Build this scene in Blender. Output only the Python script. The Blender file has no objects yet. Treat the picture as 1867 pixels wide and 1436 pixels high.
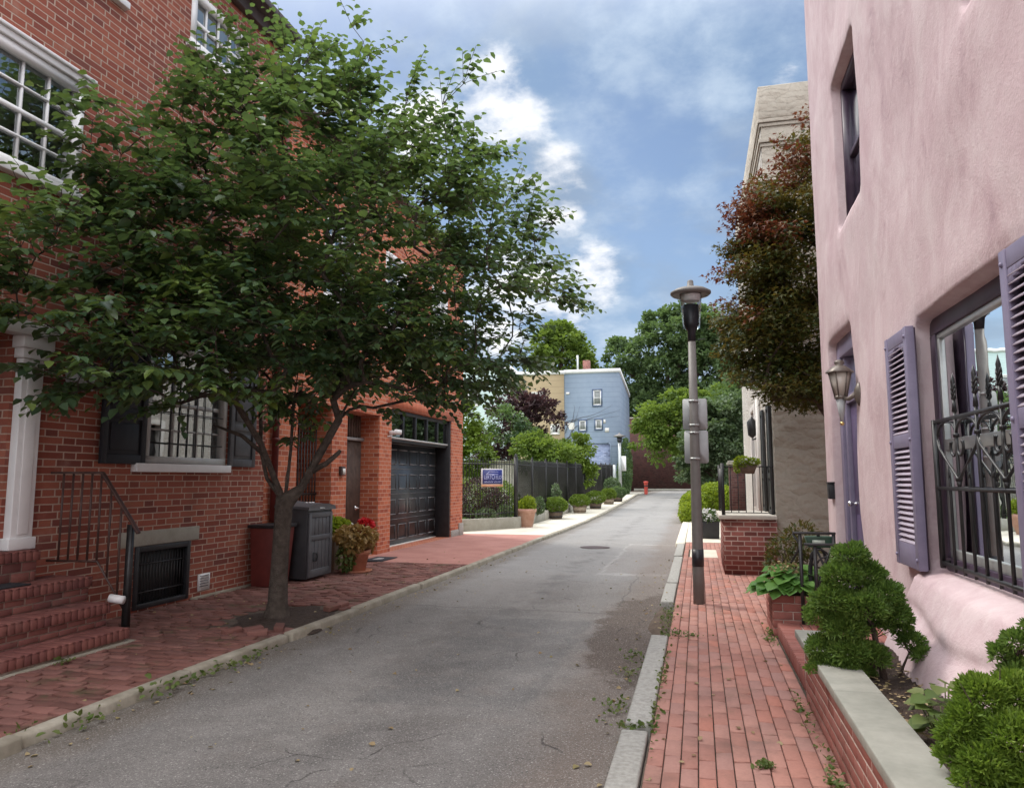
import bpy, math, random
import numpy as np
from mathutils import Vector, Matrix

C = bpy.context.scene.collection
scene = bpy.context.scene
R = math.radians

# ------------------------------------------------------------------ camera
cam_d = bpy.data.cameras.new("camera")
cam = bpy.data.objects.new("camera", cam_d)
C.objects.link(cam)
cam.location = (0, 0, 1.6)
cam.rotation_euler = (R(90 + 6.508), 0, R(13.989))
cam_d.sensor_width = 36
cam_d.lens = 36 * 1350 / 1867
cam_d.clip_end = 2000
cam_d.clip_start = 0.05
scene.camera = cam

# ------------------------------------------------------------------ world, sun, exposure
SUN_AZ, SUN_EL = R(-62), R(52)            # azimuth measured from +Y, negative to the left
world = bpy.data.worlds.new("World")
scene.world = world
world.use_nodes = True
wt = world.node_tree
wt.nodes.clear()


def N(nt, typ, **kw):
    n = nt.nodes.new(typ)
    for k, v in kw.items():
        if k.startswith('i_'):
            key = k[2:]
            n.inputs[int(key) if key.isdigit() else key.replace('_', ' ')].default_value = v
        else:
            setattr(n, k, v)
    return n


def L(nt, a, b):
    nt.links.new(a, b)


def MATH(nt, op, a, b=None, c=None, clamp=False):
    n = nt.nodes.new('ShaderNodeMath')
    n.operation = op
    n.use_clamp = clamp
    for i, v in enumerate((a, b, c)):
        if v is None:
            continue
        if isinstance(v, (int, float)):
            n.inputs[i].default_value = v
        else:
            nt.links.new(v, n.inputs[i])
    return n.outputs[0]


def MIX(nt, fac, a, b, blend='MIX'):
    n = nt.nodes.new('ShaderNodeMix')
    n.data_type = 'RGBA'
    n.blend_type = blend
    n.clamp_factor = True
    for sock, v in ((n.inputs['Factor'], fac), (n.inputs[6], a), (n.inputs[7], b)):
        if isinstance(v, (int, float)):
            sock.default_value = v
        elif isinstance(v, (tuple, list)):
            sock.default_value = (*v[:3], 1)
        else:
            nt.links.new(v, sock)
    return n.outputs[2]


def RAMP(nt, fac, stops, interp='LINEAR'):
    n = nt.nodes.new('ShaderNodeValToRGB')
    n.color_ramp.interpolation = interp
    el = n.color_ramp.elements
    while len(el) > 1:
        el.remove(el[-1])
    for i, (p, c) in enumerate(stops):
        e = el[0] if i == 0 else el.new(p)
        e.position = p
        e.color = (*c[:3], 1) if isinstance(c, (tuple, list)) else (c, c, c, 1)
    nt.links.new(fac, n.inputs[0])
    return n.outputs[0]


def STEP(nt, v, a, b):
    n = nt.nodes.new('ShaderNodeMapRange')
    n.interpolation_type = 'SMOOTHSTEP'
    n.inputs[1].default_value = a
    n.inputs[2].default_value = b
    nt.links.new(v, n.inputs[0])
    return n.outputs[0]


sky = N(wt, 'ShaderNodeTexSky')
sky.sky_type = 'NISHITA'
sky.sun_disc = False
sky.sun_elevation = SUN_EL
sky.sun_rotation = SUN_AZ
sky.air_density = 1.0
sky.dust_density = 1.0
sky.ozone_density = 1.5
tc = N(wt, 'ShaderNodeTexCoord')
dirv = tc.outputs['Generated']
sep = N(wt, 'ShaderNodeSeparateXYZ')
L(wt, dirv, sep.inputs[0])
zz = MATH(wt, 'ADD', MATH(wt, 'MAXIMUM', sep.outputs[2], 0.0), 0.28)
comb = N(wt, 'ShaderNodeCombineXYZ')
L(wt, MATH(wt, 'DIVIDE', sep.outputs[0], zz), comb.inputs[0])
L(wt, MATH(wt, 'DIVIDE', sep.outputs[1], zz), comb.inputs[1])
n1 = N(wt, 'ShaderNodeTexNoise', i_Scale=3.2, i_Detail=9.0, i_Roughness=0.58, i_Distortion=0.15)
L(wt, comb.outputs[0], n1.inputs['Vector'])
n2 = N(wt, 'ShaderNodeTexNoise', i_Scale=6.5, i_Detail=8.0, i_Roughness=0.6)
L(wt, comb.outputs[0], n2.inputs['Vector'])


def pxdir(x, y):
    d = cam.rotation_euler.to_matrix() @ Vector(((x - 933.5) / 1350, -(y - 718) / 1350, -1))
    return d.normalized()


def blob(x, y, r_in, r_out):
    """soft spot on the sky in a fixed compass direction"""
    d = pxdir(x, y)
    dp = N(wt, 'ShaderNodeVectorMath', operation='DOT_PRODUCT')
    L(wt, dirv, dp.inputs[0])
    dp.inputs[1].default_value = d
    return STEP(wt, dp.outputs['Value'], math.cos(R(r_out)), math.cos(R(r_in)))


def addall(vals):
    o = vals[0]
    for v in vals[1:]:
        o = MATH(wt, 'ADD', o, v)
    return o


def maxall(vals):
    o = vals[0]
    for v in vals[1:]:
        o = MATH(wt, 'MAXIMUM', o, v)
    return o


bright = maxall([blob(915, 185, 1.0, 5.6), blob(820, 250, 0.5, 5.5), blob(1005, 350, 0.6, 4.6), blob(1080, 500, 0.4, 3.6), blob(930, 540, 0.5, 6.5), blob(1010, 570, .3, 4), blob(1430, 140, 0.1, 1.6)])
pale = maxall([blob(1060, 90, 1, 7), blob(1240, 60, 1, 6), blob(1120, 600, 2, 8), blob(1340, 120, 1, 5), blob(940, 420, 2, 10)])
darks = maxall([blob(1170, 250, 2, 8), blob(1280, 420, 1, 8), blob(1120, 390, 1, 5), blob(620, 60, 1, 8), blob(1380, 330, 1, 6)])
n3 = N(wt, 'ShaderNodeTexNoise', i_Scale=12.0, i_Detail=8.0, i_Roughness=0.62, i_Distortion=0.3)
L(wt, comb.outputs[0], n3.inputs['Vector'])
nz_ = addall([MATH(wt, 'MULTIPLY', n1.outputs[0], 0.45), MATH(wt, 'MULTIPLY', n2.outputs[0], 0.35), MATH(wt, 'MULTIPLY', n3.outputs[0], 0.20)])
skyc = MIX(wt, 1.0, sky.outputs[0], (0.086, 0.086, 0.086), 'MULTIPLY')
bias = MATH(wt, 'SUBTRACT', addall([MATH(wt, 'MULTIPLY', bright, 0.12), MATH(wt, 'MULTIPLY', pale, 0.10)]), MATH(wt, 'MULTIPLY', darks, 0.07))
veil = RAMP(wt, MATH(wt, 'ADD', nz_, bias), [(0.36, 0.08), (0.47, 0.42), (0.56, 0.75), (0.66, 1.0)])
veilc = MIX(wt, STEP(wt, nz_, 0.40, 0.62), (0.175, 0.262, 0.395), (0.35, 0.43, 0.535))
c1 = MIX(wt, MATH(wt, 'MULTIPLY', veil, 0.9), skyc, veilc)
n4 = N(wt, 'ShaderNodeTexNoise', i_Scale=2.3, i_Detail=7.0, i_Roughness=0.55, i_Distortion=0.4)
voff = N(wt, 'ShaderNodeVectorMath', operation='ADD')
L(wt, comb.outputs[0], voff.inputs[0])
voff.inputs[1].default_value = (7.3, 2.1, 0.0)
L(wt, voff.outputs[0], n4.inputs['Vector'])
c1 = MIX(wt, MATH(wt, 'MULTIPLY', STEP(wt, n4.outputs[0], 0.46, 0.66), 0.62), c1, (0.225, 0.278, 0.355))
wmask = STEP(wt, MATH(wt, 'ADD', MATH(wt, 'MULTIPLY', bright, 0.19), nz_), 0.60, 0.77)
c2 = MIX(wt, MATH(wt, 'MULTIPLY', wmask, 0.97), c1, (0.74, 0.735, 0.745))
# unseen overcast overhead and behind the viewer, made brighter to light the street
over = STEP(wt, sep.outputs[2], 0.50, 0.85)
back = STEP(wt, MATH(wt, 'MULTIPLY', sep.outputs[1], -1.0), -0.1, 0.6)
ob = MATH(wt, 'MAXIMUM', over, MATH(wt, 'MULTIPLY', back, 0.8))
c3 = MIX(wt, ob, c2, (1.75, 1.78, 1.85))
bg = N(wt, 'ShaderNodeBackground')
bg.inputs[1].default_value = 1.0
L(wt, c3, bg.inputs[0])
wo = N(wt, 'ShaderNodeOutputWorld')
L(wt, bg.outputs[0], wo.inputs[0])

sun_d = bpy.data.lights.new("sun", 'SUN')
sun_d.energy = 1.5
sun_d.angle = R(14)
sun_d.color = (1.0, 0.95, 0.87)
sun = bpy.data.objects.new("sun", sun_d)
C.objects.link(sun)
sv = Vector((math.sin(SUN_AZ) * math.cos(SUN_EL), math.cos(SUN_AZ) * math.cos(SUN_EL), math.sin(SUN_EL)))
sun.rotation_euler = sv.to_track_quat('Z', 'Y').to_euler()
sun.location = (0, 0, 30)

vs = scene.view_settings
vs.view_transform = 'Standard'
vs.look = 'None'
vs.exposure = 0.70
vs.gamma = 1.0
scene.cycles.max_bounces = 6
scene.cycles.transparent_max_bounces = 10

# ------------------------------------------------------------------ helpers
rnd = random.Random(7)
rng = np.random.default_rng(11)
WL = {}


def gz(y):
    """the street climbs gently towards its far end"""
    t = min(max((y - 24) / 36.0, 0), 1)
    return 0.35 * t * t * (3 - 2 * t)


class MB:
    def __init__(s):
        s.v = []
        s.f = []
        s.m = []
        s.mi = 0

    def add(s, vs_, fs):
        o = len(s.v)
        s.v.extend([tuple(v) for v in vs_])
        for f in fs:
            s.f.append(tuple(i + o for i in f))
            s.m.append(s.mi)
        return s

    def box(s, x0, x1, y0, y1, z0, z1):
        return s.add([(x0, y0, z0), (x1, y0, z0), (x1, y1, z0), (x0, y1, z0), (x0, y0, z1), (x1, y0, z1), (x1, y1, z1), (x0, y1, z1)],
                     [(0, 3, 2, 1), (4, 5, 6, 7), (0, 1, 5, 4), (1, 2, 6, 5), (2, 3, 7, 6), (3, 0, 4, 7)])

    def frustum(s, x0, x1, y0, y1, z0, X0, X1, Y0, Y1, z1):
        return s.add([(x0, y0, z0), (x1, y0, z0), (x1, y1, z0), (x0, y1, z0), (X0, Y0, z1), (X1, Y0, z1), (X1, Y1, z1), (X0, Y1, z1)],
                     [(0, 3, 2, 1), (4, 5, 6, 7), (0, 1, 5, 4), (1, 2, 6, 5), (2, 3, 7, 6), (3, 0, 4, 7)])

    def obox(s, c, ax, ay, az):
        """centre and three half-axis vectors"""
        c, ax, ay, az = map(Vector, (c, ax, ay, az))
        vs_ = [c + sx * ax + sy * ay + sz * az for sz in (-1, 1) for sx, sy in ((-1, -1), (1, -1), (1, 1), (-1, 1))]
        return s.add(vs_, [(0, 3, 2, 1), (4, 5, 6, 7), (0, 1, 5, 4), (1, 2, 6, 5), (2, 3, 7, 6), (3, 0, 4, 7)])

    def quad(s, *p):
        return s.add(p, [tuple(range(len(p)))])

    def tube(s, pts, rad, n=8, cap=True):
        pts = [Vector(p) for p in pts]
        if isinstance(rad, (int, float)):
            rad = [rad] * len(pts)
        vs_, fs = [], []
        prev = None
        for i, p in enumerate(pts):
            d = (pts[min(i + 1, len(pts) - 1)] - pts[max(i - 1, 0)])
            if d.length < 1e-9:
                d = Vector((0, 0, 1))
            d.normalize()
            if prev is None:
                a = Vector((1, 0, 0)) if abs(d.x) < 0.8 else Vector((0, 1, 0))
                u = d.cross(a).normalized()
            else:
                u = (prev - d * prev.dot(d)).normalized()
            prev = u
            w = d.cross(u)
            for k in range(n):
                t = 2 * math.pi * k / n
                vs_.append(p + (u * math.cos(t) + w * math.sin(t)) * rad[i])
        for i in range(len(pts) - 1):
            for k in range(n):
                k2 = (k + 1) % n
                fs.append((i * n + k, i * n + k2, (i + 1) * n + k2, (i + 1) * n + k))
        if cap:
            fs.append(tuple(range(n))[::-1])
            b = (len(pts) - 1) * n
            fs.append(tuple(b + k for k in range(n)))
        return s.add(vs_, fs)

    def lathe(s, c, prof, n=24, squash=1.0):
        vs_, fs = [], []
        for r, z in prof:
            for k in range(n):
                t = 2 * math.pi * k / n
                vs_.append((c[0] + r * math.cos(t), c[1] + r * math.sin(t) * squash, c[2] + z))
        for i in range(len(prof) - 1):
            for k in range(n):
                k2 = (k + 1) % n
                fs.append((i * n + k, i * n + k2, (i + 1) * n + k2, (i + 1) * n + k))
        if prof[0][0] > 1e-4:
            fs.append(tuple(range(n))[::-1])
        if prof[-1][0] > 1e-4:
            fs.append(tuple((len(prof) - 1) * n + k for k in range(n)))
        return s.add(vs_, fs)

    def build(s, name, mats, parent=None, base=None, smooth=False, bevel=0.0, autosmooth=False):
        return mesh_obj(name, np.array(s.v, dtype=np.float64), s.f, mats, parent, base, smooth, bevel, s.m)


def mesh_obj(name, V, F, mats, parent=None, base=None, smooth=False, bevel=0.0, mi=None):
    if not isinstance(mats, (list, tuple)):
        mats = [mats]
    off = Vector(WL[parent.name]) if parent is not None else Vector(base if base is not None else (0, 0, 0))
    me = bpy.data.meshes.new(name)
    lens = np.array([len(f) for f in F], dtype=np.int32)
    loops = np.fromiter((i for f in F for i in f), dtype=np.int32, count=int(lens.sum()))
    build_mesh(me, V, lens, loops, np.array(off))
    for m in mats:
        me.materials.append(m)
    if mi is not None and len(mats) > 1:
        me.polygons.foreach_set('material_index', np.array(mi, dtype=np.int32))
    if smooth:
        me.polygons.foreach_set('use_smooth', np.ones(len(F), dtype=bool))
    me.update()
    o = bpy.data.objects.new(name, me)
    C.objects.link(o)
    if parent is not None:
        o.parent = parent
    else:
        o.location = off
    WL[o.name] = tuple(off)
    if bevel > 0:
        b = o.modifiers.new('bevel', 'BEVEL')
        b.width = bevel
        b.segments = 2
        b.limit_method = 'ANGLE'
        b.angle_limit = R(40)
    return o


def build_mesh(me, V, lens, loops, off):
    nv, nf, nl = len(V), len(lens), len(loops)
    me.vertices.add(nv)
    me.vertices.foreach_set('co', (V - off).astype(np.float32).ravel())
    me.loops.add(nl)
    me.loops.foreach_set('vertex_index', loops)
    me.polygons.add(nf)
    starts = np.concatenate(([0], np.cumsum(lens)[:-1])).astype(np.int32)
    me.polygons.foreach_set('loop_start', starts)
    me.polygons.foreach_set('loop_total', lens)
    # box-projected uv in metres
    p0 = V[loops[starts]]
    p1 = V[loops[starts + 1]]
    p2 = V[loops[starts + 2]]
    nn = np.abs(np.cross(p1 - p0, p2 - p0))
    ax = np.argmax(nn, axis=1)
    axl = np.repeat(ax, lens)
    P = V[loops]
    uv = np.empty((nl, 2), dtype=np.float32)
    uv[:, 0] = np.where(axl == 0, P[:, 1], P[:, 0])
    uv[:, 1] = np.where(axl == 2, P[:, 1], P[:, 2])
    lay = me.uv_layers.new(name='UVMap')
    lay.data.foreach_set('uv', uv.ravel())
    me.update(calc_edges=True)
    me.validate()


def tag(o, label=None, cat=None, group=None, kind=None):
    if label:
        o['label'] = label
    if cat:
        o['category'] = cat
    if group:
        o['group'] = group
    if kind:
        o['kind'] = kind
    return o


def thing(name, loc, label, cat, group=None):
    o = bpy.data.objects.new(name, None)
    o.empty_display_size = 0.2
    C.objects.link(o)
    o.location = loc
    WL[o.name] = tuple(loc)
    return tag(o, label, cat, group)


def copy_thing(root, loc, label=None, rotz=0.0, scale=1.0):
    r = root.copy()
    C.objects.link(r)
    r.location = loc
    r.rotation_euler = (0, 0, rotz)
    r.scale = (scale,) * 3
    WL[r.name] = tuple(loc)
    if label:
        r['label'] = label
    for ch in list(root.children):
        c = ch.copy()
        C.objects.link(c)
        c.parent = r
        for g in ch.children:
            d = g.copy()
            C.objects.link(d)
            d.parent = c
    return r


# ------------------------------------------------------------------ materials
def newmat(name):
    m = bpy.data.materials.new(name)
    m.use_nodes = True
    nt = m.node_tree
    b = nt.nodes['Principled BSDF']
    return m, nt, b


def bump(nt, b, h, strength=0.4, dist=0.01):
    n = N(nt, 'ShaderNodeBump')
    n.inputs['Strength'].default_value = strength
    n.inputs['Distance'].default_value = dist
    L(nt, h, n.inputs['Height'])
    L(nt, n.outputs[0], b.inputs['Normal'])
    return n


def noise(nt, vec, scale, detail=6.0, rough=0.6, dist=0.0):
    n = N(nt, 'ShaderNodeTexNoise', i_Scale=scale, i_Detail=detail, i_Roughness=rough, i_Distortion=dist)
    L(nt, vec, n.inputs['Vector'])
    return n.outputs[0]


def objco(nt):
    return N(nt, 'ShaderNodeTexCoord').outputs['Object']


def posco(nt):
    return N(nt, 'ShaderNodeNewGeometry').outputs['Position']


def simple(name, ca, cb, scale=8.0, rough=0.6, bs=0.2, bd=0.004, metal=0.0, lo=0.35, hi=0.7, spec=0.5, fine=0.0):
    m, nt, b = newmat(name)
    v = objco(nt)
    f = noise(nt, v, scale)
    col = RAMP(nt, f, [(lo, ca), (hi, cb)])
    if fine:
        f2 = noise(nt, v, scale * 9, 4)
        col = MIX(nt, MATH(nt, 'MULTIPLY', f2, fine), col, tuple(x * 0.55 for x in ca))
    L(nt, col, b.inputs['Base Color'])
    b.inputs['Roughness'].default_value = rough
    b.inputs['Metallic'].default_value = metal
    b.inputs['Specular IOR Level'].default_value = spec
    if bs:
        bump(nt, b, noise(nt, v, scale * 5, 5), bs, bd)
    return m


def brick_mat(name, c1, c2, mortar, bw=0.205, bh=0.076, ms=0.011, grime=0.35, squash=1.0, dark=None, bumps=0.7):
    m, nt, b = newmat(name)
    uv = N(nt, 'ShaderNodeUVMap').outputs[0]
    nw = N(nt, 'ShaderNodeTexNoise', i_Scale=9.0, i_Detail=3.0)
    L(nt, uv, nw.inputs['Vector'])
    vm = N(nt, 'ShaderNodeVectorMath', operation='MULTIPLY_ADD')
    L(nt, nw.outputs['Color'], vm.inputs[0])
    vm.inputs[1].default_value = (0.006, 0.006, 0)
    L(nt, uv, vm.inputs[2])
    br = N(nt, 'ShaderNodeTexBrick')
    br.offset = 0.5
    br.squash = squash
    br.squash_frequency = 2
    br.inputs['Scale'].default_value = 1.0
    br.inputs['Brick Width'].default_value = bw
    br.inputs['Row Height'].default_value = bh
    br.inputs['Mortar Size'].default_value = ms
    br.inputs['Mortar Smooth'].default_value = 0.25
    br.inputs['Bias'].default_value = -0.1
    br.inputs['Color1'].default_value = (0, 0, 0, 1)
    br.inputs['Color2'].default_value = (1, 1, 1, 1)
    br.inputs['Mortar'].default_value = (0.5, 0.5, 0.5, 1)
    L(nt, vm.outputs[0], br.inputs['Vector'])
    d = dark or tuple(x * 0.5 for x in c1)
    bc = RAMP(nt, br.outputs['Color'], [(0.0, d), (0.3, c1), (0.75, c2), (1.0, tuple(min(1, x * 1.15) for x in c2))])
    g = noise(nt, posco(nt), 1.3, 8, 0.65)
    g2 = noise(nt, uv, 60, 5, 0.7)
    bc = MIX(nt, MATH(nt, 'MULTIPLY', g2, 0.45), bc, tuple(x * 0.55 for x in c1))
    mo = MIX(nt, g2, mortar, tuple(x * 0.72 for x in mortar))
    col = MIX(nt, br.outputs['Fac'], bc, mo)
    gm = STEP(nt, g, 0.45, 0.75)
    col = MIX(nt, MATH(nt, 'MULTIPLY', gm, grime), col, (0.10, 0.07, 0.06))
    L(nt, col, b.inputs['Base Color'])
    b.inputs['Roughness'].default_value = 0.85
    b.inputs['Specular IOR Level'].default_value = 0.3
    h = MATH(nt, 'ADD', MATH(nt, 'MULTIPLY', br.outputs['Fac'], -1.0), MATH(nt, 'MULTIPLY', g2, 0.3))
    bump(nt, b, h, bumps, 0.008)
    return m


def island_brick(name, cols, rough=0.85, moss=0.0):
    """separately laid bricks: each brick has its own tone"""
    m, nt, b = newmat(name)
    g = N(nt, 'ShaderNodeNewGeometry')
    n = len(cols)
    c = RAMP(nt, g.outputs['Random Per Island'], [(i / (n - 1), cols[i]) for i in range(n)])
    v = g.outputs['Position']
    f = noise(nt, v, 45, 6, 0.7)
    c = MIX(nt, MATH(nt, 'MULTIPLY', f, 0.55), c, tuple(x * 0.5 for x in cols[0]))
    f2 = noise(nt, v, 1.6, 7, 0.65)
    c = MIX(nt, MATH(nt, 'MULTIPLY', STEP(nt, f2, 0.48, 0.72), 0.5), c, (0.13, 0.085, 0.07))
    if moss:
        f3 = noise(nt, v, 2.3, 8, 0.7)
        c = MIX(nt, MATH(nt, 'MULTIPLY', STEP(nt, f3, 0.52, 0.7), moss), c, (0.07, 0.075, 0.035))
    L(nt, c, b.inputs['Base Color'])
    b.inputs['Roughness'].default_value = rough
    b.inputs['Specular IOR Level'].default_value = 0.3
    bump(nt, b, f, 0.5, 0.004)
    return m


def leaf_mat(name, cols, trans=0.35, rough=0.5, tcol=None, spec=0.4):
    m, nt, b = newmat(name)
    g = N(nt, 'ShaderNodeNewGeometry')
    n = len(cols)
    big = noise(nt, g.outputs['Position'], 1.1, 3)
    mixv = MATH(nt, 'ADD', MATH(nt, 'MULTIPLY', g.outputs['Random Per Island'], 0.62), MATH(nt, 'MULTIPLY', STEP(nt, big, 0.35, 0.65), 0.38))
    c = RAMP(nt, mixv, [(i / (n - 1), cols[i]) for i in range(n)])
    vein = noise(nt, g.outputs['Position'], 90, 2)
    c = MIX(nt, MATH(nt, 'MULTIPLY', vein, 0.35), c, tuple(x * 0.6 for x in cols[0]))
    L(nt, c, b.inputs['Base Color'])
    b.inputs['Roughness'].default_value = rough
    b.inputs['Specular IOR Level'].default_value = spec
    tr = N(nt, 'ShaderNodeBsdfTranslucent')
    tcx = MIX(nt, 0.5, c, tcol or (0.14, 0.22, 0.03))
    L(nt, tcx, tr.inputs[0])
    mx = N(nt, 'ShaderNodeMixShader')
    mx.inputs[0].default_value = trans
    L(nt, b.outputs[0], mx.inputs[1])
    L(nt, tr.outputs[0], mx.inputs[2])
    L(nt, mx.outputs[0], nt.nodes['Material Output'].inputs[0])
    return m


def glass_mat(name, tint=(0.55, 0.6, 0.6), mn=0.10, rough=0.01):
    m, nt, b = newmat(name)
    nt.nodes.remove(b)
    t = N(nt, 'ShaderNodeBsdfTransparent')
    t.inputs[0].default_value = (*tint, 1)
    g = N(nt, 'ShaderNodeBsdfGlossy')
    g.inputs['Roughness'].default_value = rough
    g.inputs[0].default_value = (0.9, 0.95, 0.97, 1)
    lw = N(nt, 'ShaderNodeLayerWeight')
    lw.inputs[0].default_value = 0.35
    f = MATH(nt, 'ADD', lw.outputs['Fresnel'], mn, clamp=True)
    bn = N(nt, 'ShaderNodeBump')
    bn.inputs['Strength'].default_value = 0.04
    bn.inputs['Distance'].default_value = 0.02
    L(nt, noise(nt, objco(nt), 2.5, 2), bn.inputs['Height'])
    L(nt, bn.outputs[0], g.inputs['Normal'])
    mx = N(nt, 'ShaderNodeMixShader')
    L(nt, f, mx.inputs[0])
    L(nt, t.outputs[0], mx.inputs[1])
    L(nt, g.outputs[0], mx.inputs[2])
    L(nt, mx.outputs[0], nt.nodes['Material Output'].inputs[0])
    return m


M = {}
def flemish_mat(name, cols, mortar, unit=0.50, st=0.335, bh=0.0785, ms=0.013):
    """alternating long and short bricks in every course"""
    m, nt, b = newmat(name)
    uv = N(nt, 'ShaderNodeUVMap').outputs[0]
    wob = N(nt, 'ShaderNodeTexNoise', i_Scale=7.0, i_Detail=4.0)
    L(nt, uv, wob.inputs['Vector'])
    vm = N(nt, 'ShaderNodeVectorMath', operation='MULTIPLY_ADD')
    L(nt, wob.outputs['Color'], vm.inputs[0])
    vm.inputs[1].default_value = (0.008, 0.007, 0)
    L(nt, uv, vm.inputs[2])
    sp = N(nt, 'ShaderNodeSeparateXYZ')
    L(nt, vm.outputs[0], sp.inputs[0])
    vr = MATH(nt, 'DIVIDE', sp.outputs[1], bh)
    row = MATH(nt, 'FLOOR', vr)
    fv = MATH(nt, 'MULTIPLY', MATH(nt, 'FRACT', vr), bh)
    odd = MATH(nt, 'MODULO', MATH(nt, 'ADD', row, 1000.0), 2.0)
    rn = N(nt, 'ShaderNodeTexWhiteNoise', noise_dimensions='1D')
    L(nt, row, rn.inputs['W'])
    ur = MATH(nt, 'ADD', MATH(nt, 'ADD', MATH(nt, 'DIVIDE', sp.outputs[0], unit), MATH(nt, 'MULTIPLY', odd, 0.5)), MATH(nt, 'MULTIPLY', rn.outputs['Value'], 0.07))
    cell = MATH(nt, 'FLOOR', ur)
    fu = MATH(nt, 'MULTIPLY', MATH(nt, 'FRACT', ur), unit)
    hd = MATH(nt, 'GREATER_THAN', fu, st)
    du = MATH(nt, 'MINIMUM', MATH(nt, 'MINIMUM', fu, MATH(nt, 'SUBTRACT', unit, fu)), MATH(nt, 'ABSOLUTE', MATH(nt, 'SUBTRACT', fu, st)))
    dv = MATH(nt, 'MINIMUM', fv, MATH(nt, 'SUBTRACT', bh, fv))
    d = MATH(nt, 'MINIMUM', MATH(nt, 'MULTIPLY', du, 0.75), dv)
    g2 = noise(nt, uv, 55, 5, 0.7)
    d = MATH(nt, 'ADD', d, MATH(nt, 'MULTIPLY', MATH(nt, 'SUBTRACT', g2, 0.5), 0.004))
    mk = STEP(nt, d, ms / 2 - 0.0015, ms / 2 + 0.0015)
    cid = N(nt, 'ShaderNodeCombineXYZ')
    L(nt, cell, cid.inputs[0])
    L(nt, row, cid.inputs[1])
    L(nt, hd, cid.inputs[2])
    wn_ = N(nt, 'ShaderNodeTexWhiteNoise', noise_dimensions='3D')
    L(nt, cid.outputs[0], wn_.inputs['Vector'])
    n = len(cols)
    bc = RAMP(nt, wn_.outputs['Value'], [(i / (n - 1), cols[i]) for i in range(n)])
    bc = MIX(nt, MATH(nt, 'MULTIPLY', g2, 0.5), bc, tuple(x * 0.5 for x in cols[1]))
    pv = posco(nt)
    mo = MIX(nt, g2, mortar, tuple(x * 0.65 for x in mortar))
    mo = MIX(nt, MATH(nt, 'MULTIPLY', STEP(nt, noise(nt, pv, 1.7, 6, 0.6), 0.45, 0.7), 0.45), mo, tuple(x * 0.6 for x in mortar))
    col = MIX(nt, mk, mo, bc)
    g = noise(nt, pv, 0.9, 8, 0.65)
    col = MIX(nt, MATH(nt, 'MULTIPLY', STEP(nt, g, 0.48, 0.72), 0.38), col, (0.13, 0.07, 0.05))
    g4 = noise(nt, pv, 2.6, 6, 0.6)
    col = MIX(nt, MATH(nt, 'MULTIPLY', STEP(nt, g4, 0.58, 0.75), 0.25), col, (0.50, 0.33, 0.26))
    L(nt, col, b.inputs['Base Color'])
    b.inputs['Roughness'].default_value = 0.88
    b.inputs['Specular IOR Level'].default_value = 0.25
    bump(nt, b, MATH(nt, 'ADD', mk, MATH(nt, 'MULTIPLY', g2, 0.35)), 0.8, 0.008)
    return m


M['brick_old'] = flemish_mat('old_red_brick', [(0.22, 0.062, 0.045), (0.33, 0.095, 0.062), (0.38, 0.12, 0.08), (0.42, 0.145, 0.092), (0.30, 0.09, 0.065), (0.17, 0.06, 0.052)], (0.60, 0.44, 0.35))
M['brick_old_plain'] = brick_mat('old_red_brick', (0.27, 0.085, 0.065), (0.36, 0.125, 0.095), (0.68, 0.54, 0.47), bw=0.235, bh=0.086, ms=0.011, squash=0.55, dark=(0.14, 0.05, 0.045), grime=0.3)
M['brick_orange'] = brick_mat('orange_brick', (0.52, 0.145, 0.07), (0.60, 0.185, 0.095), (0.64, 0.39, 0.29), bw=0.215, bh=0.086, ms=0.008, dark=(0.38, 0.09, 0.05), grime=0.12, bumps=0.4)
M['brick_soldier'] = brick_mat('soldier_course', (0.47, 0.115, 0.055), (0.52, 0.15, 0.075), (0.55, 0.31, 0.23), bw=0.082, bh=0.23, ms=0.006, dark=(0.36, 0.09, 0.05), grime=0.1, bumps=0.4)
M['brick_dark_shade'] = brick_mat('dark_shade_brick', (0.085, 0.030, 0.027), (0.115, 0.042, 0.036), (0.11, 0.07, 0.06), grime=0.4)  # end wall's shade is put into this dark tone; also on pier and doors
M['brick_purple'] = brick_mat('purplish_brick', (0.24, 0.07, 0.055), (0.30, 0.10, 0.08), (0.48, 0.34, 0.29), bw=0.21, bh=0.08, ms=0.009, grime=0.3)
M['paver_left'] = island_brick('mossy_pavers', [(0.15, 0.068, 0.056), (0.23, 0.10, 0.080), (0.30, 0.14, 0.115), (0.20, 0.095, 0.082)], moss=0.8)
M['paver_right'] = island_brick('sidewalk_pavers', [(0.37, 0.18, 0.145), (0.47, 0.225, 0.175), (0.52, 0.275, 0.22), (0.42, 0.235, 0.20), (0.52, 0.215, 0.155)], moss=0.30)
M['step_brick'] = island_brick('step_bricks', [(0.16, 0.058, 0.052), (0.22, 0.080, 0.066), (0.28, 0.11, 0.088), (0.20, 0.075, 0.066)])
M['wall_brick'] = island_brick('garden_wall_bricks', [(0.27, 0.10, 0.08), (0.34, 0.125, 0.10), (0.39, 0.165, 0.135), (0.30, 0.125, 0.105)])
M['mortar'] = simple('mortar', (0.42, 0.33, 0.28), (0.55, 0.46, 0.40), 20, 0.95, 0.4)
M['mortar_dark'] = simple('joint_dirt', (0.07, 0.055, 0.04), (0.14, 0.10, 0.075), 12, 0.98, 0.5)
M['white_paint'] = simple('white_paint', (0.74, 0.73, 0.72), (0.80, 0.79, 0.78), 6, 0.5, 0.08)
M['cream_paint'] = simple('cream_paint', (0.68, 0.65, 0.60), (0.76, 0.73, 0.68), 6, 0.55, 0.08)
M['grey_trim'] = simple('grey_trim', (0.42, 0.41, 0.39), (0.50, 0.49, 0.47), 6, 0.5, 0.1)
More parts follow.
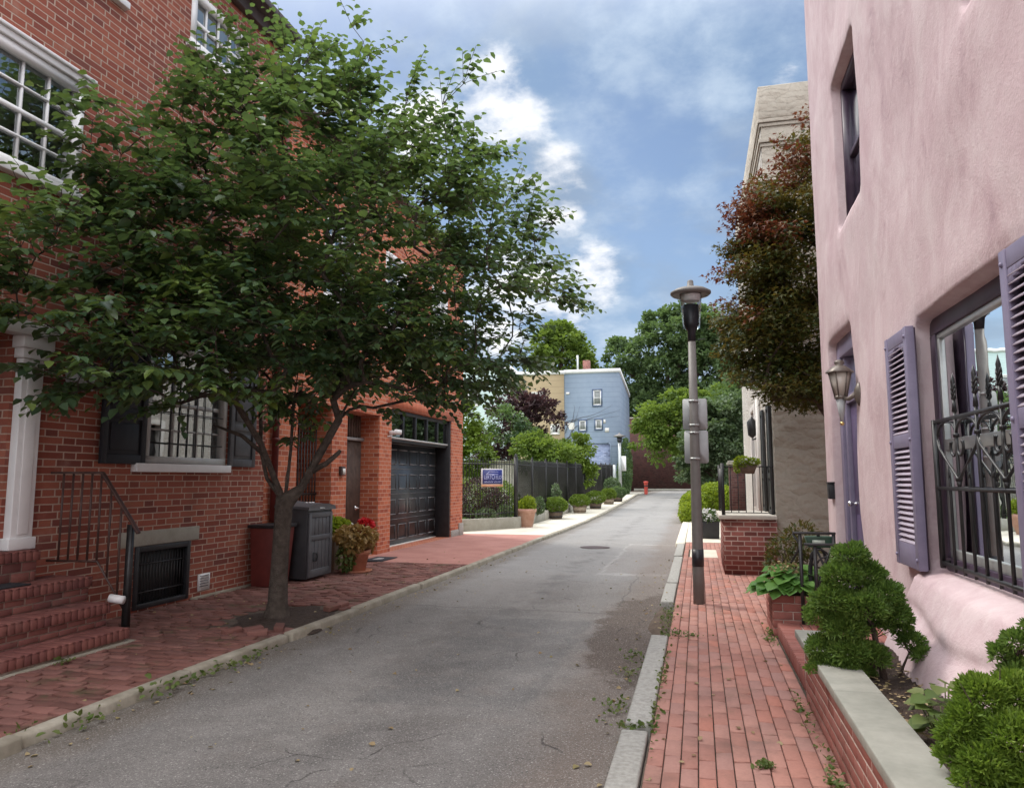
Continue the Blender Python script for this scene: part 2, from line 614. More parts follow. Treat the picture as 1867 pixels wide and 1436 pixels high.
M['shutter_black'] = simple('black_shutter_paint', (0.016, 0.016, 0.021), (0.028, 0.028, 0.034), 5, 0.6, 0.15, spec=0.3)
M['shutter_grey'] = simple('weathered_shutter', (0.05, 0.05, 0.056), (0.085, 0.085, 0.092), 5, 0.55, 0.12)
M['iron'] = simple('black_iron', (0.012, 0.012, 0.013), (0.03, 0.028, 0.028), 14, 0.42, 0.25, 0.003)
M['iron_brown'] = simple('rusty_iron', (0.045, 0.022, 0.018), (0.085, 0.04, 0.03), 14, 0.5, 0.3, 0.003)
M['black'] = simple('black_metal', (0.010, 0.010, 0.012), (0.022, 0.022, 0.025), 7, 0.5, 0.1)
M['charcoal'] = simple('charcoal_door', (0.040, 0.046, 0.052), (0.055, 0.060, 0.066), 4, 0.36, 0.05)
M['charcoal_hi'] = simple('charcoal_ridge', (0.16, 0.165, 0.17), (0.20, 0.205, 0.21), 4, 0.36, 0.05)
M['resin'] = simple('grey_resin', (0.075, 0.077, 0.085), (0.10, 0.10, 0.11), 9, 0.5, 0.15)
M['resin_dark'] = simple('dark_resin', (0.035, 0.035, 0.04), (0.05, 0.05, 0.055), 9, 0.5, 0.15)
M['red_wood'] = simple('oxblood_paint', (0.12, 0.022, 0.018), (0.17, 0.032, 0.026), 7, 0.5, 0.15)
M['slat_wood'] = simple('dark_slat_wood', (0.06, 0.035, 0.026), (0.13, 0.08, 0.06), 5, 0.55, 0.3)
M['terracotta'] = simple('terracotta', (0.42, 0.16, 0.09), (0.55, 0.25, 0.16), 7, 0.85, 0.25)
M['terracotta_pale'] = simple('pale_terracotta', (0.46, 0.25, 0.18), (0.60, 0.38, 0.30), 5, 0.9, 0.25)
M['barrel'] = simple('barrel_wood', (0.10, 0.07, 0.05), (0.19, 0.135, 0.10), 9, 0.8, 0.4)
M['barrel_pale'] = simple('pale_barrel_wood', (0.26, 0.20, 0.14), (0.38, 0.31, 0.24), 9, 0.8, 0.4)
M['concrete'] = simple('concrete', (0.50, 0.46, 0.39), (0.64, 0.60, 0.52), 2.5, 0.9, 0.3, 0.004, fine=0.35)
M['concrete_grey'] = simple('grey_concrete', (0.33, 0.31, 0.25), (0.45, 0.43, 0.37), 3, 0.9, 0.4, 0.006, fine=0.5)
M['walk_pale'] = simple('pale_sidewalk', (0.62, 0.57, 0.46), (0.74, 0.69, 0.58), 1.6, 0.9, 0.3, 0.004, fine=0.25)
M['walk_red'] = simple('red_sidewalk', (0.38, 0.165, 0.13), (0.52, 0.255, 0.21), 1.5, 0.88, 0.4, 0.005, lo=0.3, hi=0.68, fine=0.45)
M['granite'] = simple('granite', (0.34, 0.33, 0.295), (0.58, 0.565, 0.515), 30, 0.8, 0.6, 0.004, fine=0.7)
M['kerb_old'] = simple('old_kerb', (0.27, 0.24, 0.18), (0.47, 0.43, 0.35), 3.2, 0.92, 0.6, 0.008, fine=0.6)
M['bluestone'] = simple('bluestone', (0.225, 0.225, 0.19), (0.375, 0.365, 0.315), 3.4, 0.8, 0.35, 0.004, fine=0.3)
M['soil'] = simple('soil', (0.035, 0.022, 0.015), (0.085, 0.055, 0.04), 22, 0.98, 1.0, 0.02)
M['mud'] = simple('mud', (0.10, 0.07, 0.05), (0.17, 0.125, 0.09), 9, 0.97, 1.0, 0.012, fine=0.6)
M['grass'] = simple('lawn', (0.05, 0.10, 0.015), (0.09, 0.17, 0.03), 3, 0.9, 0.8, 0.02)
M['lamp_pole'] = simple('brown_aluminium', (0.155, 0.142, 0.130), (0.20, 0.186, 0.172), 6, 0.55, 0.15, metal=0.1, fine=0.3)
M['lamp_black'] = simple('lamp_black', (0.012, 0.012, 0.016), (0.02, 0.02, 0.026), 4, 0.4, 0.05)
M['sign_back'] = simple('sign_back', (0.33, 0.34, 0.34), (0.42, 0.43, 0.43), 5, 0.5, 0.05, metal=0.0)
M['galv'] = simple('galvanised', (0.45, 0.47, 0.46), (0.55, 0.57, 0.55), 9, 0.4, 0.1, metal=0.6)
M['steel'] = simple('bright_steel', (0.65, 0.65, 0.65), (0.75, 0.75, 0.75), 9, 0.25, 0.05, metal=0.9)
M['brass'] = simple('brass', (0.55, 0.40, 0.16), (0.65, 0.48, 0.2), 9, 0.3, 0.05, metal=0.9)
M['bronze'] = simple('aged_bronze', (0.12, 0.10, 0.085), (0.20, 0.17, 0.145), 9, 0.45, 0.15, metal=0.4)
M['frost'] = simple('frosted_glass', (0.42, 0.38, 0.33), (0.52, 0.47, 0.41), 9, 0.25, 0.05)
M['purple'] = simple('purple_paint', (0.195, 0.168, 0.252), (0.255, 0.222, 0.318), 7, 0.45, 0.1, lo=0.3, hi=0.75, fine=0.25)
M['purple_dark'] = simple('deep_purple_paint', (0.075, 0.048, 0.12), (0.11, 0.075, 0.16), 5, 0.4, 0.08)
M['lavender_highlight'] = simple('louvre_highlight', (0.55, 0.485, 0.58), (0.63, 0.56, 0.66), 5, 0.45, 0.05)  # highlights on the slats are painted in as this paler purple
M['plum_frame'] = simple('plum_frame', (0.045, 0.028, 0.05), (0.075, 0.05, 0.08), 6, 0.45, 0.1)
M['curtain'] = simple('curtain', (0.45, 0.44, 0.42), (0.58, 0.57, 0.54), 4, 0.9, 0.2)
M['curtain_grey'] = simple('grey_blind', (0.20, 0.21, 0.21), (0.28, 0.29, 0.28), 4, 0.9, 0.2)
M['dark_room'] = simple('dark_room', (0.02, 0.02, 0.022), (0.035, 0.035, 0.035), 3, 0.9, 0)
M['roof'] = simple('roofing', (0.06, 0.055, 0.055), (0.10, 0.09, 0.09), 3, 0.9, 0.3)
M['cornice'] = simple('brown_cornice', (0.045, 0.03, 0.028), (0.075, 0.05, 0.045), 4, 0.6, 0.15)
M['blue_stain'] = simple('dark_blue_paint', (0.08, 0.115, 0.19), (0.10, 0.14, 0.22), 4, 0.6, 0.1)
M['bark'] = simple('bark', (0.065, 0.048, 0.037), (0.16, 0.13, 0.105), 13, 0.9, 1.0, 0.03, fine=0.5)
M['bark_dark'] = simple('dark_bark', (0.05, 0.032, 0.025), (0.11, 0.075, 0.055), 16, 0.9, 1.0, 0.012)
M['red_paint'] = simple('bollard_red', (0.55, 0.07, 0.05), (0.65, 0.10, 0.07), 5, 0.5, 0.1)
M['sign_blue'] = simple('sign_blue', (0.022, 0.028, 0.17), (0.03, 0.04, 0.21), 4, 0.4, 0)
M['sign_white'] = simple('sign_white', (0.70, 0.66, 0.66), (0.78, 0.74, 0.74), 4, 0.5, 0)
M['sign_lilac'] = simple('sign_letters', (0.50, 0.52, 0.78), (0.58, 0.60, 0.84), 4, 0.5, 0)
M['sign_orange'] = simple('sign_orange', (0.70, 0.36, 0.16), (0.76, 0.43, 0.22), 4, 0.5, 0)
M['sign_red'] = simple('sign_red', (0.40, 0.08, 0.13), (0.48, 0.12, 0.17), 4, 0.5, 0)
M['green_box'] = simple('dark_green_plastic', (0.02, 0.06, 0.035), (0.035, 0.09, 0.055), 6, 0.45, 0.05)
M['pale_label'] = simple('pale_label', (0.45, 0.52, 0.45), (0.52, 0.60, 0.52), 6, 0.5, 0)
M['rubber'] = simple('rubber_mat', (0.018, 0.018, 0.022), (0.032, 0.032, 0.038), 15, 0.85, 0.4)
M['lens_clear'] = glass_mat('lamp_glass', (0.95, 0.96, 0.96), -0.22, 0.02)
M['glass'] = glass_mat('window_glass', (0.42, 0.46, 0.46), 0.26)
M['glass_big'] = glass_mat('big_window_glass', (0.45, 0.49, 0.49), 0.42, 0.004)
M['glass_dark'] = glass_mat('dark_glass', (0.22, 0.25, 0.25), 0.16)
M['lf_street'] = leaf_mat('street_tree_leaves', [(0.040, 0.085, 0.048), (0.062, 0.122, 0.064), (0.092, 0.165, 0.074), (0.14, 0.215, 0.066), (0.21, 0.285, 0.05)], 0.38, 0.34, (0.24, 0.36, 0.06), 0.7)
M['lf_maple'] = leaf_mat('japanese_maple_leaves', [(0.020, 0.048, 0.014), (0.040, 0.078, 0.016), (0.075, 0.105, 0.020), (0.135, 0.115, 0.022), (0.060, 0.078, 0.018)], 0.38, 0.5, (0.22, 0.12, 0.02))
M['lf_maple_red'] = leaf_mat('maple_red_tips', [(0.085, 0.028, 0.018), (0.15, 0.052, 0.020), (0.22, 0.095, 0.026), (0.12, 0.036, 0.022)], 0.3, 0.5, (0.25, 0.05, 0.03))
M['lf_big'] = leaf_mat('distant_green', [(0.080, 0.135, 0.064), (0.115, 0.185, 0.078), (0.155, 0.235, 0.094), (0.21, 0.29, 0.12)], 0.45, 0.6)
M['lf_light'] = leaf_mat('lime_green', [(0.075, 0.135, 0.025), (0.115, 0.19, 0.03), (0.165, 0.25, 0.04), (0.22, 0.31, 0.06)], 0.4, 0.6, (0.3, 0.4, 0.05))
M['lf_dogwood'] = leaf_mat('silvery_green', [(0.055, 0.095, 0.045), (0.09, 0.14, 0.065), (0.15, 0.205, 0.11), (0.24, 0.30, 0.19)], 0.35, 0.6)
M['lf_purple'] = leaf_mat('purple_leaves', [(0.030, 0.016, 0.018), (0.052, 0.026, 0.030), (0.085, 0.045, 0.048), (0.15, 0.075, 0.07)], 0.3, 0.55, (0.12, 0.05, 0.05))
M['lf_box'] = leaf_mat('boxwood', [(0.085, 0.145, 0.018), (0.135, 0.215, 0.024), (0.19, 0.28, 0.035), (0.26, 0.35, 0.055)], 0.3, 0.5, (0.3, 0.4, 0.04))
M['lf_yellowgreen'] = leaf_mat('chartreuse', [(0.12, 0.19, 0.015), (0.19, 0.28, 0.02), (0.28, 0.38, 0.03), (0.36, 0.45, 0.05)], 0.4, 0.5, (0.45, 0.5, 0.04))
M['lf_cypress'] = leaf_mat('dwarf_cypress', [(0.055, 0.105, 0.022), (0.095, 0.175, 0.030), (0.155, 0.255, 0.044), (0.235, 0.34, 0.065)], 0.38, 0.6, (0.12, 0.22, 0.03))
M['lf_cypress_lime'] = leaf_mat('lime_cypress', [(0.075, 0.135, 0.018), (0.135, 0.225, 0.026), (0.20, 0.31, 0.038), (0.29, 0.40, 0.06)], 0.36, 0.6, (0.2, 0.32, 0.03))
M['lf_hosta'] = leaf_mat('hosta_leaves', [(0.06, 0.15, 0.03), (0.10, 0.23, 0.045), (0.16, 0.31, 0.07), (0.24, 0.40, 0.12)], 0.3, 0.4, (0.2, 0.4, 0.05))
M['lf_gold'] = leaf_mat('gold_leaves', [(0.17, 0.10, 0.03), (0.30, 0.19, 0.06), (0.42, 0.28, 0.10), (0.30, 0.13, 0.05)], 0.3, 0.5, (0.4, 0.25, 0.05))
M['lf_weed'] = leaf_mat('weeds', [(0.07, 0.11, 0.03), (0.11, 0.17, 0.035), (0.17, 0.20, 0.06), (0.22, 0.22, 0.10)], 0.3, 0.6)
M['lf_dry'] = leaf_mat('fallen_leaves', [(0.20, 0.12, 0.06), (0.35, 0.25, 0.13), (0.45, 0.36, 0.2), (0.22, 0.2, 0.06)], 0.2, 0.7)
M['fl_red'] = leaf_mat('red_petals', [(0.45, 0.01, 0.015), (0.60, 0.02, 0.025), (0.70, 0.04, 0.05)], 0.2, 0.5, (0.6, 0.02, 0.02))
M['fl_white'] = leaf_mat('white_petals', [(0.70, 0.70, 0.68), (0.80, 0.80, 0.78)], 0.2, 0.6, (0.8, 0.8, 0.8))


def siding_mat(name, col, col2, pitch=0.2):
    m, nt, b = newmat(name)
    uv = N(nt, 'ShaderNodeUVMap').outputs[0]
    sp = N(nt, 'ShaderNodeSeparateXYZ')
    L(nt, uv, sp.inputs[0])
    fr = MATH(nt, 'FRACT', MATH(nt, 'DIVIDE', sp.outputs[1], pitch))
    g = noise(nt, posco(nt), 0.9, 7, 0.7)
    c = RAMP(nt, g, [(0.35, col), (0.7, col2)])
    line = MATH(nt, 'LESS_THAN', fr, 0.10)
    c = MIX(nt, MATH(nt, 'MULTIPLY', line, 0.35), c, tuple(x * 0.5 for x in col))
    L(nt, c, b.inputs['Base Color'])
    b.inputs['Roughness'].default_value = 0.7
    bump(nt, b, fr, 0.6, 0.02)
    return m


M['sid_blue'] = siding_mat('blue_siding', (0.23, 0.292, 0.385), (0.285, 0.347, 0.44), 0.42)
M['sid_mustard'] = siding_mat('mustard_siding', (0.42, 0.32, 0.19), (0.48, 0.37, 0.23), 0.55)
M['sid_mint'] = siding_mat('mint_siding', (0.55, 0.68, 0.66), (0.62, 0.74, 0.72), 0.2)
M['brick_blue'] = brick_mat('blue_painted_brick', (0.30, 0.36, 0.52), (0.38, 0.43, 0.58), (0.26, 0.30, 0.44), bw=0.3, bh=0.11, grime=0.15)


def stucco_pink():
    m, nt, b = newmat('pink_stucco')
    v = posco(nt)
    mp = N(nt, 'ShaderNodeMapping')
    mp.inputs['Scale'].default_value = (1.0, 1.0, 0.72)
    mp.inputs['Rotation'].default_value = (R(-28), 0, 0)
    L(nt, v, mp.inputs['Vector'])
    vv = mp.outputs[0]
    a = noise(nt, vv, 1.1, 9, 0.62, 0.9)
    a2 = noise(nt, vv, 3.4, 8, 0.65, 1.2)
    a3 = noise(nt, v, 60, 5, 0.6)
    mixv = MATH(nt, 'ADD', MATH(nt, 'MULTIPLY', a, 0.6), MATH(nt, 'MULTIPLY', a2, 0.4))
    c = RAMP(nt, mixv, [(0.33, (0.42, 0.30, 0.32)), (0.42, (0.52, 0.385, 0.40)), (0.52, (0.58, 0.455, 0.465)), (0.66, (0.64, 0.535, 0.535))])
    fm = noise(nt, v, 7.5, 7, 0.65, 0.8)
    c = MIX(nt, MATH(nt, 'MULTIPLY', STEP(nt, fm, 0.5, 0.7), 0.35), c, (0.66, 0.56, 0.555))
    c = MIX(nt, MATH(nt, 'MULTIPLY', STEP(nt, noise(nt, vv, 0.7, 6, 0.6, 0.5), 0.5, 0.72), 0.4), c, (0.48, 0.33, 0.355))
    L(nt, c, b.inputs['Base Color'])
    b.inputs['Roughness'].default_value = 0.85
    b.inputs['Specular IOR Level'].default_value = 0.25
    h = MATH(nt, 'ADD', MATH(nt, 'MULTIPLY', a2, 0.8), MATH(nt, 'MULTIPLY', a3, 0.32))
    h = MATH(nt, 'ADD', h, MATH(nt, 'MULTIPLY', noise(nt, vv, 9, 5, 0.6, 1.5), 0.3))
    bump(nt, b, h, 0.5, 0.022)
    return m


M['pink'] = stucco_pink()


def stucco_white(name, c1, c2, mode):
    m, nt, b = newmat(name)
    v = posco(nt)
    if mode == 'arcs':
        mp = N(nt, 'ShaderNodeMapping')
        mp.inputs['Scale'].default_value = (1.0, 1.0, 2.1)
        L(nt, v, mp.inputs['Vector'])
        dn = N(nt, 'ShaderNodeTexNoise', i_Scale=2.2, i_Detail=3.0)
        L(nt, v, dn.inputs['Vector'])
        add = N(nt, 'ShaderNodeVectorMath', operation='MULTIPLY_ADD')
        L(nt, dn.outputs['Color'], add.inputs[0])
        add.inputs[1].default_value = (0.55, 0.55, 0.55)
        L(nt, mp.outputs[0], add.inputs[2])
        vo = N(nt, 'ShaderNodeTexVoronoi', i_Scale=3.6)
        vo.feature = 'F1'
        L(nt, add.outputs[0], vo.inputs['Vector'])
        h0 = vo.outputs['Distance']
        sub = N(nt, 'ShaderNodeVectorMath', operation='SUBTRACT')
        L(nt, add.outputs[0], sub.inputs[0])
        # trowel swipes: height falls along each cell and ends in a lip
        sp = N(nt, 'ShaderNodeSeparateXYZ')
        L(nt, add.outputs[0], sp.inputs[0])
        sp2 = N(nt, 'ShaderNodeSeparateXYZ')
        L(nt, vo.outputs['Position'], sp2.inputs[0])
        rel = MATH(nt, 'SUBTRACT', MATH(nt, 'MULTIPLY', sp2.outputs[2], 1.0), sp.outputs[2])
        h = MATH(nt, 'ADD', MATH(nt, 'MULTIPLY', rel, 1.6), MATH(nt, 'MULTIPLY', h0, -0.5))
        h = MATH(nt, 'ADD', h, MATH(nt, 'MULTIPLY', noise(nt, v, 5, 7, 0.6), 0.5))
        bs, bd = 1.0, 0.11
        big = noise(nt, v, 1.0, 7, 0.6)
    else:
        n_ = noise(nt, v, 22, 4, 0.5)
        h = STEP(nt, n_, 0.42, 0.62)
        bs, bd = 1.0, 0.03
        big = noise(nt, v, 3.0, 7, 0.6)
    L(nt, RAMP(nt, big, [(0.3, c1), (0.7, c2)]), b.inputs['Base Color'])
    b.inputs['Roughness'].default_value = 0.9
    b.inputs['Specular IOR Level'].default_value = 0.2
    bump(nt, b, h, bs, bd)
    return m


M['stucco_side_shade'] = stucco_white('shaded_troweled_stucco', (0.36, 0.32, 0.262), (0.49, 0.445, 0.375), 'arcs')  # brown-grey puts the side's shade into the colour; also on the parapet
M['stucco_front'] = stucco_white('rough_white_stucco', (0.66, 0.62, 0.55), (0.78, 0.74, 0.67), 'rough')


def asphalt():
    m, nt, b = newmat('worn_asphalt')
    v = posco(nt)
    sp = N(nt, 'ShaderNodeSeparateXYZ')
    L(nt, v, sp.inputs[0])
    dn = N(nt, 'ShaderNodeTexNoise', i_Scale=1.6, i_Detail=5.0)
    L(nt, v, dn.inputs['Vector'])
    wob = N(nt, 'ShaderNodeSeparateXYZ')
    L(nt, dn.outputs['Color'], wob.inputs[0])
    x = MATH(nt, 'ADD', sp.outputs[0], MATH(nt, 'MULTIPLY', MATH(nt, 'SUBTRACT', wob.outputs[0], 0.5), 0.28))
    y = MATH(nt, 'ADD', sp.outputs[1], MATH(nt, 'MULTIPLY', MATH(nt, 'SUBTRACT', wob.outputs[1], 0.5), 0.45))

    def rect(x0, x1, y0, y1, s=0.06, px=None, py=None):
        px = px or x
        py = py or y
        a = MATH(nt, 'MULTIPLY', STEP(nt, px, x0 - s, x0 + s), STEP(nt, MATH(nt, 'MULTIPLY', px, -1), -x1 - s, -x1 + s))
        c = MATH(nt, 'MULTIPLY', STEP(nt, py, y0 - s, y0 + s), STEP(nt, MATH(nt, 'MULTIPLY', py, -1), -y1 - s, -y1 + s))
        return MATH(nt, 'MULTIPLY', a, c)

    big = noise(nt, v, 0.62, 9, 0.68, 0.7)
    base = RAMP(nt, big, [(0.30, (0.115, 0.105, 0.096)), (0.44, (0.165, 0.154, 0.142)), (0.54, (0.198, 0.186, 0.172)), (0.70, (0.262, 0.246, 0.225))])
    mid = noise(nt, v, 4.5, 8, 0.72, 0.5)
    base = MIX(nt, MATH(nt, 'MULTIPLY', STEP(nt, mid, 0.5, 0.7), 0.35), base, (0.10, 0.094, 0.086))
    base = MIX(nt, MATH(nt, 'MULTIPLY', STEP(nt, MATH(nt, 'MULTIPLY', mid, -1), -0.46, -0.33), 0.30), base, (0.28, 0.265, 0.245))
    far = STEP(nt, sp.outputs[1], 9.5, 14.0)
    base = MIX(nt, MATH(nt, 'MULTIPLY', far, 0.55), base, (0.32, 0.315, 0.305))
    # repair patches and seams
    p1 = rect(-2.55, -1.25, 5.4, 8.9, 0.035)
    base = MIX(nt, MATH(nt, 'MULTIPLY', p1, MATH(nt, 'MULTIPLY', STEP(nt, noise(nt, v, 2.6, 8, 0.7), 0.36, 0.56), 0.55)), base, (0.118, 0.116, 0.113))
    p2 = rect(-3.3, -0.6, 9.4, 12.3, 0.05)
    base = MIX(nt, MATH(nt, 'MULTIPLY', p2, 0.4), base, (0.19, 0.172, 0.157))
    p3 = rect(-1.75, -0.55, 13.2, 19.5, 0.04)
    p3b = rect(-1.69, -0.5, 13.5, 19.2, 0.04)
    base = MIX(nt, MATH(nt, 'MULTIPLY', MATH(nt, 'MULTIPLY', MATH(nt, 'SUBTRACT', p3, p3b, clamp=True), noise(nt, v, 2.5, 5)), 0.95), base, (0.43, 0.42, 0.40))
    base = MIX(nt, MATH(nt, 'MULTIPLY', p3b, 0.5), base, (0.255, 0.235, 0.22))
    nb = noise(nt, v, 3.1, 8, 0.7)
    p4 = MATH(nt, 'MULTIPLY', rect(-3.95, -2.3, 9.7, 13.4, 0.04), STEP(nt, nb, 0.33, 0.5))
    base = MIX(nt, MATH(nt, 'MULTIPLY', p4, 0.38), base, (0.255, 0.24, 0.222))
    p5 = MATH(nt, 'MULTIPLY', rect(-2.0, -0.7, 2.0, 5.35, 0.06), STEP(nt, nb, 0.36, 0.52))
    base = MIX(nt, MATH(nt, 'MULTIPLY', p5, 0.42), base, (0.125, 0.112, 0.102))
    p6 = MATH(nt, 'MULTIPLY', rect(-1.25, -0.75, 5.0, 9.4, 0.12), STEP(nt, nb, 0.40, 0.6))
    base = MIX(nt, MATH(nt, 'MULTIPLY', p6, 0.4), base, (0.29, 0.262, 0.232))
    # wheel tracks polished paler, oil-dark strip between them
    wl_ = MATH(nt, 'ABSOLUTE', MATH(nt, 'SUBTRACT', MATH(nt, 'ABSOLUTE', MATH(nt, 'ADD', x, 2.3)), 0.78))
    base = MIX(nt, MATH(nt, 'MULTIPLY', STEP(nt, MATH(nt, 'MULTIPLY', wl_, -1), -0.34, -0.05), 0.22), base, (0.275, 0.262, 0.245))
    oil = MATH(nt, 'MULTIPLY', STEP(nt, MATH(nt, 'MULTIPLY', MATH(nt, 'ABSOLUTE', MATH(nt, 'ADD', x, 2.3)), -1), -0.38, -0.06), STEP(nt, noise(nt, v, 1.9, 6, 0.6), 0.46, 0.64))
    base = MIX(nt, MATH(nt, 'MULTIPLY', oil, 0.45), base, (0.085, 0.08, 0.075))
    # brownish dirt in the gutters
    gn = noise(nt, v, 1.4, 7, 0.65)
    gl = MATH(nt, 'ADD', sp.outputs[0], MATH(nt, 'MULTIPLY', gn, 0.9))
    dr = STEP(nt, gl, -0.85, -0.35)
    base = MIX(nt, MATH(nt, 'MULTIPLY', dr, 0.55), base, (0.17, 0.125, 0.095))
    dl = STEP(nt, MATH(nt, 'MULTIPLY', MATH(nt, 'SUBTRACT', sp.outputs[0], MATH(nt, 'MULTIPLY', gn, 0.6)), -1), 3.9, 4.3)
    base = MIX(nt, MATH(nt, 'MULTIPLY', dl, 0.6), base, (0.12, 0.095, 0.07))
    # earth washed over the asphalt where the kerb stone is missing
    ex = MATH(nt, 'DIVIDE', MATH(nt, 'SUBTRACT', sp.outputs[0], -0.42), 0.70)
    ey = MATH(nt, 'DIVIDE', MATH(nt, 'SUBTRACT', sp.outputs[1], 8.7), 2.3)
    er = MATH(nt, 'ADD', MATH(nt, 'MULTIPLY', ex, ex), MATH(nt, 'MULTIPLY', ey, ey))
    er = MATH(nt, 'ADD', er, MATH(nt, 'MULTIPLY', MATH(nt, 'SUBTRACT', noise(nt, v, 3.5, 9, 0.7), 0.5), 2.4))
    em = STEP(nt, MATH(nt, 'MULTIPLY', er, -1), -1.35, -1.0)
    base = MIX(nt, MATH(nt, 'MULTIPLY', em, 0.9), base, MIX(nt, noise(nt, v, 30, 5, 0.7), (0.050, 0.036, 0.027), (0.135, 0.098, 0.074)))
    # tyre-worn brownish tint
    tn = noise(nt, v, 2.2, 8, 0.7)
    base = MIX(nt, MATH(nt, 'MULTIPLY', STEP(nt, tn, 0.52, 0.75), 0.4), base, (0.19, 0.155, 0.13))
    # cracks
    vv = N(nt, 'ShaderNodeVectorMath', operation='MULTIPLY_ADD')
    L(nt, dn.outputs['Color'], vv.inputs[0])
    vv.inputs[1].default_value = (0.55, 0.55, 0)
    L(nt, v, vv.inputs[2])
    vo = N(nt, 'ShaderNodeTexVoronoi', i_Scale=0.85)
    vo.feature = 'DISTANCE_TO_EDGE'
    L(nt, vv.outputs[0], vo.inputs['Vector'])
    cr = STEP(nt, MATH(nt, 'MULTIPLY', MATH(nt, 'ADD', vo.outputs[0], MATH(nt, 'MULTIPLY', MATH(nt, 'SUBTRACT', mid, 0.5), 0.012)), -1), -0.0065, -0.001)
    cm = STEP(nt, noise(nt, v, 0.8, 3), 0.52, 0.60)
    cr = MATH(nt, 'MULTIPLY', cr, cm)
    base = MIX(nt, MATH(nt, 'MULTIPLY', cr, 0.75), base, (0.035, 0.03, 0.028))
    seam = STEP(nt, MATH(nt, 'MULTIPLY', MATH(nt, 'ABSOLUTE', MATH(nt, 'SUBTRACT', y, 9.5)), -1), -0.035, -0.008)
    seam2 = MATH(nt, 'MULTIPLY', STEP(nt, MATH(nt, 'MULTIPLY', MATH(nt, 'ABSOLUTE', MATH(nt, 'SUBTRACT', x, -1.05)), -1), -0.02, -0.006), STEP(nt, sp.outputs[1], 9.6, 10.4))
    base = MIX(nt, MATH(nt, 'MULTIPLY', MATH(nt, 'MAXIMUM', seam, MATH(nt, 'MULTIPLY', seam2, STEP(nt, sp.outputs[1], 14.0, 12.5))), 0.5), base, (0.06, 0.053, 0.048))
    # aggregate
    ag = noise(nt, v, 120, 2, 0.6)
    vs3 = N(nt, 'ShaderNodeTexVoronoi', i_Scale=42.0)
    L(nt, v, vs3.inputs['Vector'])
    wnp = N(nt, 'ShaderNodeSeparateColor')
    L(nt, vs3.outputs['Color'], wnp.inputs[0])
    speck = MATH(nt, 'MULTIPLY', MATH(nt, 'LESS_THAN', vs3.outputs['Distance'], 0.26), MATH(nt, 'GREATER_THAN', wnp.outputs[0], 0.84))
    base = MIX(nt, MATH(nt, 'MULTIPLY', speck, 0.5), base, (0.52, 0.50, 0.46))
    dspeck = MATH(nt, 'MULTIPLY', MATH(nt, 'LESS_THAN', vs3.outputs['Distance'], 0.30), MATH(nt, 'LESS_THAN', wnp.outputs[0], 0.2))
    base = MIX(nt, MATH(nt, 'MULTIPLY', dspeck, 0.6), base, (0.06, 0.057, 0.053))
    base = MIX(nt, MATH(nt, 'MULTIPLY', STEP(nt, ag, 0.56, 0.70), 0.7), base, (0.46, 0.44, 0.41))
    base = MIX(nt, MATH(nt, 'MULTIPLY', STEP(nt, MATH(nt, 'MULTIPLY', ag, -1), -0.46, -0.30), 0.55), base, (0.05, 0.05, 0.05))
    L(nt, base, b.inputs['Base Color'])
    b.inputs['Roughness'].default_value = 0.82
    b.inputs['Specular IOR Level'].default_value = 0.35
    h = MATH(nt, 'ADD', MATH(nt, 'MULTIPLY', ag, 0.5), MATH(nt, 'MULTIPLY', noise(nt, v, 12, 6), 0.6))
    h = MATH(nt, 'ADD', h, MATH(nt, 'MULTIPLY', cr, -1.2))
    h = MATH(nt, 'ADD', h, MATH(nt, 'MULTIPLY', noise(nt, v, 1.2, 5), 2.5))
    bump(nt, b, h, 0.5, 0.012)
    return m


M['asphalt'] = asphalt()


# ------------------------------------------------------------------ vegetation helpers
LEAF = np.array([(0, 0, 0), (0.37, 0.30, 0.11), (0.28, 0.68, 0.10), (0, 1, -0.08), (-0.28, 0.68, 0.10), (-0.37, 0.30, 0.11)])   # across, along, up
LEAF_N = np.array([(0, 0, 0), (0.17, 0.35, 0.05), (0.12, 0.7, 0.04), (0, 1, -0.05), (-0.12, 0.7, 0.04), (-0.17, 0.35, 0.05)])
NEEDLE = np.array([(0, 0, 0), (0.12, 0.35, 0.03), (0.11, 0.75, 0.02), (0, 1, 0), (-0.11, 0.75, 0.02), (-0.12, 0.35, 0.03)])
LEAF_R = np.array([(0, 0, 0), (0.44, 0.22, 0.10), (0.40, 0.65, 0.11), (0, 1, -0.05), (-0.40, 0.65, 0.11), (-0.44, 0.22, 0.10)])
FAN = np.array([(0, 0, 0), (0.30, 0.55, 0.06), (0.26, 0.95, 0.02), (0, 0.78, 0), (-0.26, 0.95, 0.02), (-0.30, 0.55, 0.06)])
PALM = np.array([(0, 0, 0), (0.5, 0.28, 0.02), (0.13, 0.42, 0), (0, 1, -0.1), (-0.13, 0.42, 0), (-0.5, 0.28, 0.02)])


def norm(a):
    return a / np.maximum(np.linalg.norm(a, axis=1, keepdims=True), 1e-9)


